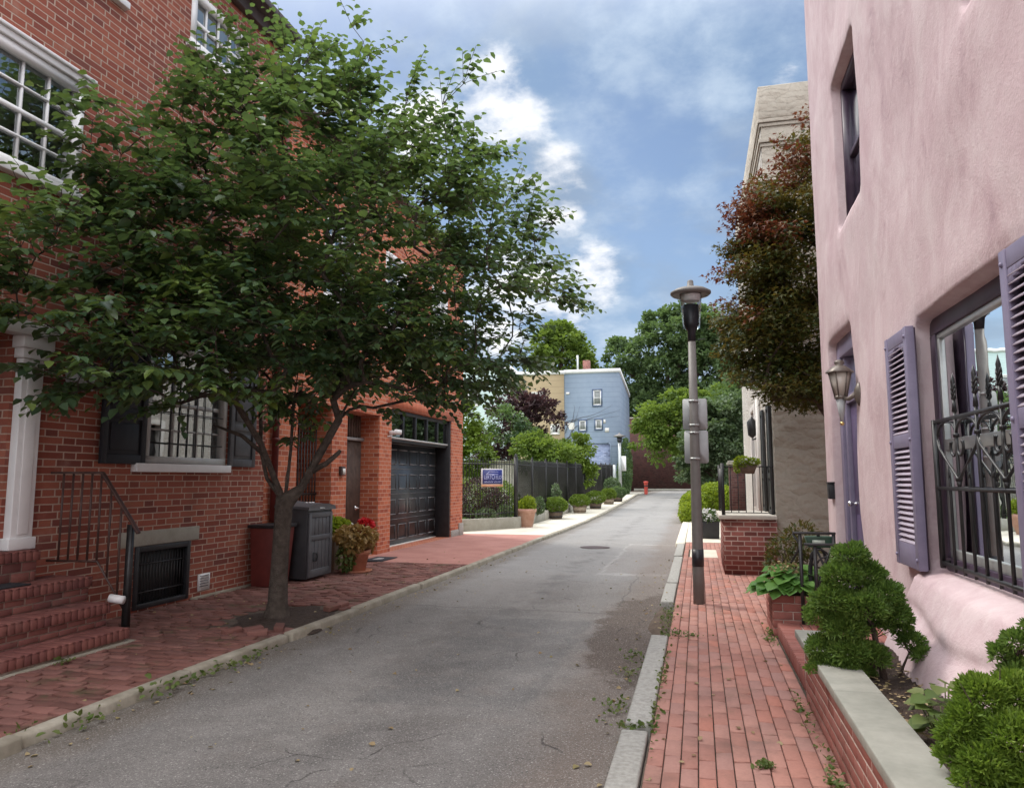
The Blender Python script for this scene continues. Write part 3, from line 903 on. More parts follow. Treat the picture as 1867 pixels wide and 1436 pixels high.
def leaves_obj(name, P, D, U, S, mat, parent=None, base=None, shape=LEAF, mats2=None, mi=None):
    """every leaf two folded faces; P base, D axis, U up, S length"""
    P, D, U = map(np.asarray, (P, D, U))
    n = len(P)
    D = norm(D)
    X = norm(np.cross(D, U))
    Z = np.cross(X, D)
    S = np.asarray(S).reshape(-1, 1)
    k = len(shape)
    V = np.empty((n, k, 3))
    for i, (a, b, c) in enumerate(shape):
        V[:, i] = P + (X * a + D * b + Z * c) * S
    V = V.reshape(-1, 3)
    o = (np.arange(n) * k)[:, None]
    loops = np.concatenate((o + np.array([0, 1, 2, 3]), o + np.array([0, 3, 4, 5])), axis=1).ravel().astype(np.int32)
    lens = np.full(2 * n, 4, dtype=np.int32)
    off = np.array(WL[parent.name]) if parent is not None else np.array(base if base is not None else (0, 0, 0), float)
    me = bpy.data.meshes.new(name)
    build_mesh(me, V, lens, loops, off)
    me.materials.append(mat)
    if mats2 is not None:
        me.materials.append(mats2)
        me.polygons.foreach_set('material_index', np.repeat(np.asarray(mi, dtype=np.int32), 2))
    ob = bpy.data.objects.new(name, me)
    C.objects.link(ob)
    if parent is not None:
        ob.parent = parent
    else:
        ob.location = off
    WL[ob.name] = tuple(off)
    return ob


def in_blobs(blobs, n, r=None, surf=0.55):
    """random points in a union of ellipsoids, biased to the outside"""
    r = r or rng
    w = np.array([b[1][0] * b[1][1] * b[1][2] for b in blobs]) ** 0.8
    w = w / w.sum()
    idx = r.choice(len(blobs), n, p=w)
    c = np.array([b[0] for b in blobs], float)[idx]
    rad = np.array([b[1] for b in blobs], float)[idx]
    d = norm(r.normal(size=(n, 3)))
    t = r.random((n, 1)) ** (1 / 3 * (1 - surf) + 0.02)
    return c + d * t * rad, c, rad


def grow_tree(trunk_pts, trunk_r, limbs, targets, step=0.22, r_tip=0.006, power=2.4):
    """connect targets to the growing skeleton; returns nodes, parents, radii"""
    pos = [Vector(p) for p in trunk_pts]
    par = [-1] + list(range(len(trunk_pts) - 1))
    fork = len(pos) - 1
    for limb in limbs:
        pr = fork
        for p in limb:
            pos.append(Vector(p))
            par.append(pr)
            pr = len(pos) - 1
    A = [tuple(p) for p in pos]
    order = sorted(range(len(targets)), key=lambda i: (Vector(targets[i]) - pos[fork]).length)
    ends = []
    first = max(1, fork)
    for i in order:
        t = np.array(targets[i])
        arr = np.array(A[first:])
        d = np.linalg.norm(arr - t, axis=1)
        up = np.maximum(0, arr[:, 2] - t[2] + 0.25 * d)
        k = int(np.argmin(d + 1.2 * up)) + first
        s = pos[k]
        tv = Vector(targets[i])
        dist = (tv - s).length
        m = max(1, int(dist / step))
        pd = (s - pos[par[k]]).normalized() if par[k] >= 0 else Vector((0, 0, 1))
        ctrl = s + ((tv - s).normalized() * 0.7 + pd * 0.25 + Vector((0, 0, 0.22))) * dist * 0.5
        pr = k
        for j in range(1, m + 1):
            u = j / m
            q = s * (1 - u) ** 2 + ctrl * 2 * u * (1 - u) + tv * u * u
            q += Vector((rnd.uniform(-1, 1), rnd.uniform(-1, 1), rnd.uniform(-1, 1))) * 0.02
            pos.append(q)
            A.append(tuple(q))
            par.append(pr)
            pr = len(pos) - 1
        ends.append(pr)
    n = len(pos)
    acc = [0.0] * n
    ch = [[] for _ in range(n)]
    for i in range(n):
        if par[i] >= 0:
            ch[par[i]].append(i)
    for i in range(n - 1, -1, -1):
        pass
    # radii from tips down (children may precede in index order only for limbs, so iterate by depth)
    depth = [0] * n
    for i in range(n):
        if par[i] >= 0:
            depth[i] = depth[par[i]] + 1
    for i in sorted(range(n), key=lambda q: -depth[q]):
        if not ch[i]:
            acc[i] = r_tip ** power
        if par[i] >= 0:
            acc[par[i]] += acc[i]
    rad = [a ** (1 / power) for a in acc]
    sc = trunk_r / rad[fork]
    rad = [max(r_tip * 0.8, r * (sc if r > r_tip * 3 else (1 + (sc - 1) * (r - r_tip) / (2 * r_tip + 1e-9)))) for r in rad]
    return pos, par, ch, rad, ends, fork


def tree_mesh(pos, par, ch, rad, fork, flare=None, nside=7):
    mb = MB()
    n = len(pos)
    started = [0]
    stack = [(0, None)]
    while stack:
        i, p = stack.pop()
        pts, rr = [], []
        if p is not None:
            pts.append(pos[p])
            rr.append(min(rad[p], rad[i] * 1.15))
        cur = i
        while True:
            pts.append(pos[cur])
            r_ = rad[cur]
            if flare and cur in flare:
                r_ = flare[cur]
            rr.append(r_)
            if not ch[cur]:
                break
            nx = max(ch[cur], key=lambda q: rad[q])
            for o in ch[cur]:
                if o != nx:
                    stack.append((o, cur))
            cur = nx
        mb.tube(pts, rr, nside if rr[0] > 0.03 else 5, cap=False)
    return mb


def ellipsoid_leaves(blobs, n, size, r=None, droop=0.3, surf=0.7, upbias=0.5):
    r = r or rng
    P, c, rad = in_blobs(blobs, n, r, surf)
    out = norm((P - c) / rad)
    D = norm(out + r.normal(size=(n, 3)) * 0.7 + np.array([0, 0, -droop]))
    U = norm(np.array([0, 0, upbias]) + out * 0.5 + r.normal(size=(n, 3)) * 0.5)
    S = size * (0.65 + 0.7 * r.random(n))
    return P, D, U, S


def clumpy(blobs, nclump, per, crad, size, r=None, flat=0.6, surf=0.5):
    """leaf clumps spread through a crown so that gaps stay between them"""
    r = r or rng
    c, bc, brad = in_blobs(blobs, nclump, r, surf)
    k = np.repeat(np.arange(nclump), per)
    cr = crad * (0.6 + 0.8 * r.random(nclump))[k][:, None]
    d = norm(r.normal(size=(len(k), 3))) * (r.random((len(k), 1)) ** 0.45)
    P = c[k] + d * cr * np.array([1, 1, flat])
    out = norm((c - bc) / brad)[k]
    D = norm(d + out * 0.6 + r.normal(size=(len(k), 3)) * 0.4 + np.array([0, 0, -0.25]))
    U = norm(np.array([0, 0, 0.8]) + d * 0.7 + r.normal(size=(len(k), 3)) * 0.35)
    S = size * (0.6 + 0.8 * r.random(len(k)))
    return P, D, U, S


def simple_trunk(base, top, r0, limbs, mat, parent, nl=7):
    mb = MB()
    b, t = Vector(base), Vector(top)
    mb.tube([b, b.lerp(t, 0.03), b.lerp(t, 0.5), t], [r0 * 1.5, r0 * 1.1, r0 * 0.85, r0 * 0.6], 8)
    for q in limbs:
        q = Vector(q)
        mid = t.lerp(q, 0.5) + Vector((0, 0, 0.15 * (q - t).length))
        mb.tube([b.lerp(t, 0.85), mid, q], [r0 * 0.55, r0 * 0.35, r0 * 0.1], 6)
    return mb.build('trunk', mat, parent, smooth=True)


# ------------------------------------------------------------------ brickwork helpers
def brick_run(mb, O, U, V, W, ul, vl, bl, bh, gap=0.01, depth=0.012, offset=0.5, jit=0.0015, inset=0.004, skip=None, lift=0.0):
    """lay bricks over the rectangle O + u U + v V, faces towards W"""
    O, U, V, W = map(Vector, (O, U, V, W))
    rows = max(1, int(round(vl / bh)))
    for r_ in range(rows):
        v0 = r_ * bh
        u = -(bl * offset) * (r_ % 2) - bl * (rnd.random() * 0.15 if offset else 0)
        while u < ul - 0.004:
            a0, a1 = max(u, 0) + gap / 2, min(u + bl, ul) - gap / 2
            u += bl
            if a1 - a0 < 0.02:
                continue
            b0, b1 = v0 + gap / 2, min(v0 + bh, vl) - gap / 2
            if b1 - b0 < 0.01:
                continue
            if skip and skip(O + U * (a0 + a1) / 2 + V * (b0 + b1) / 2):
                continue
            h = [depth + rnd.uniform(-jit, jit) + lift for _ in range(4)]
            ja = rnd.uniform(-jit, jit)
            P = [O + U * (a + ja) + V * b for a, b in ((a0, b0), (a1, b0), (a1, b1), (a0, b1))]
            Q = [O + U * (a + ja) + V * b + W * hh for (a, b), hh in zip(((a0 + inset, b0 + inset), (a1 - inset, b0 + inset), (a1 - inset, b1 - inset), (a0 + inset, b1 - inset)), h)]
            Rr = [p + W * (hh - inset * 0.8) for p, hh in zip(P, h)]
            mb.add(P + Rr + Q, [(8, 9, 10, 11)] + [(i, (i + 1) % 4, 4 + (i + 1) % 4, 4 + i) for i in range(4)] + [(4 + i, 4 + (i + 1) % 4, 8 + (i + 1) % 4, 8 + i) for i in range(4)])


def wall_holes(mb, fn, u0, u1, v0, v1, holes, reveal=0.12):
    """flat wall with rectangular openings; fn(u, v, d) gives the point d metres into the wall"""
    us = sorted({u0, u1, *[h[0] for h in holes], *[h[1] for h in holes]})
    vs2 = sorted({v0, v1, *[h[2] for h in holes], *[h[3] for h in holes]})
    for a, b in zip(us, us[1:]):
        for c, d in zip(vs2, vs2[1:]):
            mu, mv = (a + b) / 2, (c + d) / 2
            if any(h[0] < mu < h[1] and h[2] < mv < h[3] for h in holes):
                continue
            mb.quad(fn(a, c, 0), fn(b, c, 0), fn(b, d, 0), fn(a, d, 0))
    for h in holes:
        a, b, c, d = h[:4]
        rv = h[4] if len(h) > 4 else reveal
        for (p, q), (r_, s) in (((a, c), (a, d)), ((b, c), (b, d)), ((a, c), (b, c)), ((a, d), (b, d))):
            mb.quad(fn(p, q, 0), fn(r_, s, 0), fn(r_, s, rv), fn(p, q, rv))


def fbox(mb, fn, u0, u1, v0, v1, d0, d1):
    """box in facade coordinates"""
    p = [fn(u, v, d) for d in (d0, d1) for u, v in ((u0, v0), (u1, v0), (u1, v1), (u0, v1))]
    mb.add(p, [(0, 3, 2, 1), (4, 5, 6, 7), (0, 1, 5, 4), (1, 2, 6, 5), (2, 3, 7, 6), (3, 0, 4, 7)])


def sash_window(parent, fn, u0, u1, v0, v1, cols, rows, frame_mat, d=0.03, trim=0.09, glass=None, meeting=True, bar=0.022, pane_d=0.06):
    """a window part: trim and glazing bars, with the pane as its sub-part"""
    mb = MB()
    e = 0.002
    fbox(mb, fn, u0 + e, u1 - e, v1 - trim, v1 - e, d - 0.05, d + 0.05)
    fbox(mb, fn, u0 + e, u1 - e, v0 + e, v0 + trim * 0.8, d - 0.05, d + 0.05)
    fbox(mb, fn, u0 + e, u0 + trim, v0 + trim * 0.8, v1 - trim, d - 0.05, d + 0.05)
    fbox(mb, fn, u1 - trim, u1 - e, v0 + trim * 0.8, v1 - trim, d - 0.05, d + 0.05)
    iu0, iu1, iv0, iv1 = u0 + trim, u1 - trim, v0 + trim * 0.8, v1 - trim
    for i in range(1, cols):
        x = iu0 + (iu1 - iu0) * i / cols
        fbox(mb, fn, x - bar / 2, x + bar / 2, iv0, iv1, d + 0.002, d + 0.035)
    for j in range(1, rows):
        z = iv0 + (iv1 - iv0) * j / rows
        w = bar if not (meeting and j == rows // 2) else bar * 2.2
        fbox(mb, fn, iu0, iu1, z - w / 2, z + w / 2, d - 0.004, d + 0.031)
    w = mb.build('window', frame_mat, parent)
    g = MB()
    g.quad(fn(iu0 - 0.01, iv0 - 0.01, pane_d), fn(iu1 + 0.01, iv0 - 0.01, pane_d), fn(iu1 + 0.01, iv1 + 0.01, pane_d), fn(iu0 - 0.01, iv1 + 0.01, pane_d))
    g.build('pane', glass or M['glass'], w)
    return w


# ================================================================== THE SETTING: ground, road, pavements
def strip(name, x0, x1, ys, z, mat, thick=None, curve=None, label=None):
    """a sheet that follows the gentle rise of the street"""
    mb = MB()
    for a, b in zip(ys, ys[1:]):
        sa, sb = (curve(a), curve(b)) if curve else (0, 0)
        mb.quad((x0 + sa, a, z + gz(a)), (x1 + sa, a, z + gz(a)), (x1 + sb, b, z + gz(b)), (x0 + sb, b, z + gz(b)))
        if thick:
            mb.quad((x0 + sa, a, z + gz(a)), (x0 + sb, b, z + gz(b)), (x0 + sb, b, z + gz(b) - thick), (x0 + sa, a, z + gz(a) - thick))
            mb.quad((x1 + sa, a, z + gz(a)), (x1 + sb, b, z + gz(b)), (x1 + sb, b, z + gz(b) - thick), (x1 + sa, a, z + gz(a) - thick))
    if thick:
        a = ys[0]
        mb.quad((x0, a, z + gz(a)), (x1, a, z + gz(a)), (x1, a, z + gz(a) - thick), (x0, a, z + gz(a) - thick))
    return tag(mb.build(name, mat), kind='structure')


YS = [-8, 0, 10, 20, 24, 28, 32, 36, 40, 44, 48, 52, 56, 60, 70, 90]


def bend(y):
    t = min(max((y - 30) / 30, 0), 1)
    return -0.55 * t * t


g_ = MB()
gy = [-300, -8] + YS[1:] + [120, 400]
for a, b in zip(gy, gy[1:]):
    g_.quad((-300, a, -0.11 + gz(a)), (300, a, -0.11 + gz(a)), (300, b, -0.11 + gz(b)), (-300, b, -0.11 + gz(b)))
tag(g_.build('ground', M['mud']), kind='structure')

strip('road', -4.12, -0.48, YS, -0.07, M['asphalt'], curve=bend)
strip('pavement_bed', -6.7, -4.22, [-8, 0, 8, 13.6], -0.022, M['mortar_dark'])
strip('red_pavement', -7.2, -4.22, [13.6, 16, 18, 21.05], -0.004, M['walk_red'], thick=0.1)
strip('pale_pavement', -6.2, -4.22, [21.05, 23, 24, 28, 32, 36, 40, 44, 48, 52, 56, 60, 70], 0.0, M['walk_pale'], thick=0.1, curve=bend)
strip('garden_path', -7.2, -6.2, [21.05, 22.4, 23.6], -0.002, M['walk_pale'], thick=0.1)
strip('brick_path_bed', -0.34, 1.9, [-2, 4, 8, 12, 19.6], -0.022, M['mortar_dark'])
strip('concrete_pavement', -0.34, 1.25, [19.6, 22, 24, 28, 32], 0.0, M['walk_pale'], thick=0.1)

# laid brick pavers, each brick separate within the pavement surface
pit = lambda p: ((p.x + 4.75) / 0.62) ** 2 + ((p.y - 7.95) / 0.85) ** 2 < 1


def pit_or_steps(p):
    return pit(p) or (p.x < -5.55 and p.y < 6.5)


mb = MB()
brick_run(mb, (-6.62, 0.5, -0.02), (1, 0, 0), (0, 1, 0), (0, 0, 1), 2.38, 13.1, 0.225, 0.121, 0.016, 0.02, jit=0.010, skip=pit_or_steps)
tag(mb.build('brick_pavement', M['paver_left']), kind='structure')
mb = MB()
brick_run(mb, (-0.33, 0.8, -0.02), (0, 1, 0), (1, 0, 0), (0, 0, 1), 9.45, 1.065, 0.262, 0.0968, 0.007, 0.02, jit=0.0058, offset=0.43)
brick_run(mb, (-0.33, 10.27, -0.02), (0, 1, 0), (1, 0, 0), (0, 0, 1), 9.3, 1.56, 0.25, 0.0975, 0.006, 0.02, jit=0.0028,
          skip=lambda p: -0.2 < p.x < 0.36 and 15.9 < p.y < 17.6 or (p.x > 0.46 and 13.25 < p.y < 15.1))
brick_run(mb, (0.74, 8.3, -0.02), (1, 0, 0), (0, 1, 0), (0, 0, 1), 1.1, 1.95, 0.215, 0.108, 0.008, 0.02, jit=0.003)
tag(mb.build('brick_path', M['paver_right']), kind='structure')
mb = MB()
mb.box(-0.2, 0.36, 15.9, 17.6, -0.04, 0.004)
tag(mb.build('utility_slab', M['walk_pale'], base=(0.1, 16.7, 0), bevel=0.01), 'pale concrete slab set into the brick path beyond the lamp post', 'slab')

# kerbs
mb = MB()
y = -6.0
while y < 60:
    ln = rnd.uniform(1.3, 2.4)
    a, b = y + 0.012, y + ln - 0.012
    dx = rnd.uniform(-0.02, 0.02)
    dz = rnd.uniform(-0.014, 0.010)
    x0, x1 = -4.235 + dx, -4.10 + dx
    if y > 20:
        dz = 0.0
        x1 += 0.02
    za, zb = gz(a), gz(b)
    mb.add([(x0 + bend(a), a, -0.2 + za), (x1 + bend(a), a, -0.2 + za), (x1 + bend(b), b, -0.2 + zb), (x0 + bend(b), b, -0.2 + zb),
            (x0 + bend(a), a, 0.012 + dz + za), (x1 - 0.02 + bend(a), a, 0.008 + dz + za), (x1 - 0.02 + bend(b), b, 0.008 - dz + zb), (x0 + bend(b), b, 0.012 - dz + zb)],
           [(0, 3, 2, 1), (4, 5, 6, 7), (0, 1, 5, 4), (1, 2, 6, 5), (2, 3, 7, 6), (3, 0, 4, 7)])
    y += ln
tag(mb.build('left_kerb', M['kerb_old'], bevel=0.022), kind='structure')
mb = MB()
for a, b, dx, dz in ((0.5, 5.00, 0.0, 0.0), (5.08, 7.92, 0.015, 0.012), (10.15, 11.95, 0.0, -0.01), (12.0, 15.9, 0.01, 0.0), (15.95, 18.9, 0.0, 0.02)):
    mb.frustum(-0.53 + dx, -0.345 + dx, a, b, -0.2, -0.52 + dx, -0.35 + dx, a + 0.01, b - 0.01, 0.008 + dz)
tag(mb.build('right_kerb', M['granite'], bevel=0.015), kind='structure')
mb = MB()
for a, b in ((18.95, 22.0), (22.03, 25.6), (25.63, 29.5)):
    mb.frustum(-0.60, -0.345, a, b, -0.2, -0.575, -0.35, a + 0.01, b - 0.01, 0.015)
tag(mb.build('pale_kerb', M['walk_pale'], bevel=0.02), kind='structure')


# dirt where the kerb is missing and round the tree, as lumpy low sheets
def dirt(name, cx, cy, rx, ry, z, h, mat, seed=1):
    r = random.Random(seed)
    mb = MB()
    nr, na = 9, 40
    ph = [r.uniform(0, 6.28) for _ in range(4)]
    vs_, fs = [(cx, cy, z + h)], []
    for i in range(1, nr + 1):
        for k in range(na):
            t = 2 * math.pi * k / na
            w = 1 + 0.13 * math.sin(2 * t + ph[0]) + 0.09 * math.sin(5 * t + ph[1]) + 0.06 * math.sin(9 * t + ph[2])
            u = i / nr
            hz = h * (1 - u ** 2) + r.uniform(-0.006, 0.006) - (0.02 if i == nr else 0)
            vs_.append((cx + rx * u * w * math.cos(t), cy + ry * u * w * math.sin(t), z + hz))
    for k in range(na):
        fs.append((0, 1 + k, 1 + (k + 1) % na))
    for i in range(nr - 1):
        for k in range(na):
            k2 = (k + 1) % na
            fs.append((1 + i * na + k, 1 + (i + 1) * na + k, 1 + (i + 1) * na + k2, 1 + i * na + k2))
    mb.add(vs_, fs)
    return tag(mb.build(name, mat, smooth=True), kind='structure')


dirt('mud_bank', -0.44, 9.05, 0.13, 1.15, -0.066, 0.055, M['mud'], 3)
dirt('tree_pit', -4.72, 7.95, 0.66, 0.92, -0.035, 0.05, M['soil'], 5)
mb = MB()
for x, y_, a, z in ((-4.42, 8.55, 1.35, 0.02), (-4.40, 8.78, 1.5, 0.02), (-4.6, 7.15, 0.9, 0.015), (-4.78, 7.05, 1.2, 0.01), (-4.45, 7.0, 0.5, 0.02), (-4.38, 7.3, 2.0, 0.02)):
    c, s = math.cos(a), math.sin(a)
    mb.obox((x, y_, z), (0.1 * c, 0.1 * s, 0.006), (-0.048 * s, 0.048 * c, 0.004), (0, 0, 0.027))
tag(mb.build('edging_bricks', M['paver_left'], bevel=0.004), kind='structure')

# manhole in the road
mb = MB()
mb.lathe((-2.47, 18.3, -0.066), [(0.36, 0), (0.36, 0.006), (0.31, 0.006), (0.30, 0.002), (0.02, 0.002), (0.0, 0.002)], 32)
tag(mb.build('manhole_cover', M['iron_brown'], base=(-2.47, 18.3, -0.066)), 'round dark iron manhole cover in the middle of the road', 'manhole cover')

# ================================================================== HOUSES ON THE LEFT
XF = -6.6
F1 = lambda u, v, d: (XF - d, u, v)
house1 = thing('brick_house', (XF, 4, 0), 'old red brick rowhouse with black shutters and white windows, nearest on the left', 'house')
mb = MB()
mb.mi = 0
h1_holes = [(5.05, 6.52, 4.72, 5.98, 0.14), (8.2, 9.5, 7.55, 8.36, 0.14), (5.6, 6.95, 7.33, 8.36, 0.14), (7.75, 9.40, 1.79, 3.36, 0.16), (7.70, 8.70, 0.03, 0.78, 0.12), (4.6, 5.88, 0.9, 3.02, 0.35)]
wall_holes(mb, F1, -8, 10.4, -0.1, 8.9, h1_holes)
mb.quad((-15, 10.4, 0), (XF, 10.4, 0), (XF, 10.4, 8.9), (-15, 10.4, 8.9))
mb.quad((-15, -8, 0), (XF, -8, 0), (XF, -8, 8.9), (-15, -8, 8.9))
mb.quad((-15, -8, 0), (-15, 10.4, 0), (-15, 10.4, 8.9), (-15, -8, 8.9))
mb.build('wall', M['brick_old'], house1)
mb = MB()
mb.box(-15.1, XF + 0.32, -8, 10.55, 8.905, 9.02)
mb.box(XF + 0.002, XF + 0.12, -8, 10.42, 8.70, 8.903)
mb.build('cornice', M['cornice'], house1, bevel=0.012)
mb = MB()
mb.frustum(-15.1, XF + 0.30, -8, 10.5, 9.022, -12, -8.6, -8, 10.5, 10.2)
mb.build('roof', M['roof'], house1)
w = sash_window(house1, F1, 5.05, 6.52, 4.72, 5.98, 4, 4, M['white_paint'], d=0.03, trim=0.10)
mb = MB()
fbox(mb, F1, 4.98, 6.59, 5.985, 6.06, -0.05, 0.0)
fbox(mb, F1, 4.96, 6.62, 6.062, 6.10, -0.08, 0.0)
mb.build('head_trim', M['white_paint'], w, bevel=0.008)
mb = MB()
mb.quad(F1(4.9, 4.98, 0.2), F1(6.6, 4.98, 0.2), F1(6.6, 6.0, 0.2), F1(4.9, 6.0, 0.2))
mb.build('blind', M['curtain'], w)
mb = MB()
fbox(mb, F1, 4.97, 6.64, 4.62, 4.715, -0.10, 0.03)
mb.build('sill', M['white_paint'], w, bevel=0.008)
for (a, b, c, d_) in ((8.2, 9.5, 7.55, 8.36), (5.6, 6.95, 7.33, 8.36)):
    w = sash_window(house1, F1, a, b, c, d_, 4, 2, M['white_paint'], d=0.03, trim=0.10)
    mb = MB()
    fbox(mb, F1, a - 0.08, b + 0.08, c - 0.09, c - 0.003, -0.08, 0.03)
    mb.build('sill', M['white_paint'], w, bevel=0.008)
    mb = MB()
    mb.quad(F1(a - 0.1, c - 0.1, 0.2), F1(b + 0.1, c - 0.1, 0.2), F1(b + 0.1, d_ + 0.1, 0.2), F1(a - 0.1, d_ + 0.1, 0.2))
    mb.build('blind', M['curtain'], w)
# ground-floor window with shutters
w = sash_window(house1, F1, 7.75, 9.40, 1.79, 3.36, 3, 4, M['grey_trim'], d=0.05, trim=0.11, pane_d=0.08)
mb = MB()
fbox(mb, F1, 7.56, 9.42, 1.68, 1.785, -0.09, 0.04)
mb.build('sill', M['white_paint'], w, bevel=0.006)
mb = MB()
for i in range(40):
    u0 = 7.95 + i * 0.033
    if 0.52 < (i / 40) < 0.62:
        continue
    dd = 0.20 + 0.02 * math.sin(i * 1.1)
    d2 = 0.20 + 0.02 * math.sin((i + 1) * 1.1)
    mb.quad(F1(u0, 1.8, dd), F1(u0 + 0.033, 1.8, d2), F1(u0 + 0.033, 3.3, d2), F1(u0, 3.3, dd))
mb.build('curtain', M['curtain'], w)
mb = MB()
for i in range(6):
    u0 = 8.22 + i * 0.17
    mb.tube([F1(u0, 1.88, 0.005), F1(u0, 3.0, 0.005)], 0.007, 6)
mb.tube([F1(7.87, 2.05, 0.0), F1(9.30, 2.05, 0.0)], 0.007, 6)
mb.tube([F1(7.87, 2.45, 0.0), F1(9.30, 2.45, 0.0)], 0.007, 6)
mb.build('window_bars', M['iron'], w)
mb = MB()
for p in ([(7.6, 9.6), (1.7, 3.4), (0.9, 0.9)],):
    mb.quad(F1(7.6, 1.7, 0.9), F1(9.6, 1.7, 0.9), F1(9.6, 3.4, 0.9), F1(7.6, 3.4, 0.9))
mb.build('room', M['dark_room'], w)


def panel_shutter(parent, fn, u0, u1, v0, v1, mat, d=-0.05, splits=(0.36,)):
    mb = MB()
    st = 0.085
    fbox(mb, fn, u0, u0 + st, v0, v1, d, d + 0.045)
    fbox(mb, fn, u1 - st, u1, v0, v1, d, d + 0.045)
    lv = [v0] + [v0 + (v1 - v0) * s for s in splits] + [v1]
    fbox(mb, fn, u0 + st, u1 - st, v0, v0 + 0.11, d + 0.001, d + 0.044)
    fbox(mb, fn, u0 + st, u1 - st, v1 - 0.09, v1, d + 0.001, d + 0.044)
    for s in splits:
        vm = v0 + (v1 - v0) * s
        fbox(mb, fn, u0 + st, u1 - st, vm - 0.045, vm + 0.045, d + 0.001, d + 0.044)
    fbox(mb, fn, u0 + st, u1 - st, v0 + 0.11, v1 - 0.09, d + 0.022, d + 0.04)
    lo = [v0 + 0.11] + [v0 + (v1 - v0) * s + 0.045 for s in splits]
    hi = [v0 + (v1 - v0) * s - 0.045 for s in splits] + [v1 - 0.09]
    for a, b in zip(lo, hi):
        fbox(mb, fn, u0 + st + 0.05, u1 - st - 0.05, a + 0.05, b - 0.05, d + 0.008, d + 0.024)
    return mb.build('shutter', mat, parent, bevel=0.006)


panel_shutter(house1, lambda u, v, d: (XF - d + 0.10 * (7.73 - u) / 0.7 * 0.3 + 0.01, u, v), 7.0, 7.73, 1.77, 3.36, M['shutter_black'])
panel_shutter(house1, F1, 9.43, 10.07, 1.77, 3.36, M['shutter_grey'])
# basement opening with iron grille under a stone lintel
mb = MB()
fbox(mb, F1, 7.70, 8.70, 0.03, 0.78, 0.09, 0.11)
for a, b, c, d_ in ((7.702, 7.76, 0.03, 0.78), (8.64, 8.698, 0.03, 0.78), (7.76, 8.64, 0.71, 0.778), (7.76, 8.64, 0.03, 0.09)):
    fbox(mb, F1, a, b, c, d_, -0.025, 0.06)
bw = mb.build('basement_grille', M['black'], house1, bevel=0.004)
mb = MB()
for i in range(16):
    u0 = 7.80 + i * 0.054
    mb.tube([F1(u0, 0.09, 0.02), F1(u0, 0.71, 0.02)], 0.007, 6)
mb.tube([F1(7.76, 0.56, 0.015), F1(8.64, 0.56, 0.015)], 0.010, 6)
mb.tube([F1(7.76, 0.22, 0.015), F1(8.64, 0.22, 0.015)], 0.010, 6)
mb.build('bars', M['iron'], bw)
mb = MB()
fbox(mb, F1, 7.42, 8.87, 0.785, 0.965, -0.02, 0.05)
mb.build('lintel', M['concrete_grey'], house1, bevel=0.008)
mb = MB()
fbox(mb, F1, 8.90, 9.14, 0.09, 0.31, -0.018, 0.0)
for i in range(5):
    v0 = 0.12 + i * 0.035
    mb.quad(F1(8.925, v0, -0.020), F1(9.115, v0, -0.020), F1(9.115, v0 + 0.02, -0.034), F1(8.925, v0 + 0.02, -0.034))
vn = mb.build('vent', M['white_paint'], house1)
mb = MB()
for i in range(5):
    v0 = 0.142 + i * 0.035
    fbox(mb, F1, 8.925, 9.115, v0, v0 + 0.009, -0.0195, -0.0185)
mb.build('slots', M['black'], vn)
mb = MB()
fbox(mb, F1, 8.75, 10.4, -0.05, 0.03, -0.05, 0.0)
mb.build('plinth', M['kerb_old'], house1, bevel=0.012)
# entrance: white pilaster and dark door
mb = MB()
fbox(mb, F1, 5.92, 6.17, 0.905, 2.80, -0.09, 0.0)
fbox(mb, F1, 5.98, 6.11, 1.05, 2.75, -0.105, -0.09)
fbox(mb, F1, 5.89, 6.20, 2.80, 2.90, -0.12, 0.0)
fbox(mb, F1, 5.86, 6.23, 2.90, 3.02, -0.15, 0.0)
fbox(mb, F1, 5.89, 6.20, 0.902, 1.02, -0.11, 0.0)
fbox(mb, F1, 4.2, 6.26, 3.022, 3.16, -0.18, 0.0)
mb.build('door_surround', M['white_paint'], house1, bevel=0.008)
mb = MB()
fbox(mb, F1, 4.6, 5.88, 0.9, 3.02, 0.30, 0.35)
fbox(mb, F1, 4.8, 5.7, 1.1, 1.8, 0.285, 0.30)
fbox(mb, F1, 4.8, 5.7, 1.95, 2.85, 0.285, 0.30)
mb.build('door', M['shutter_black'], house1, bevel=0.005)

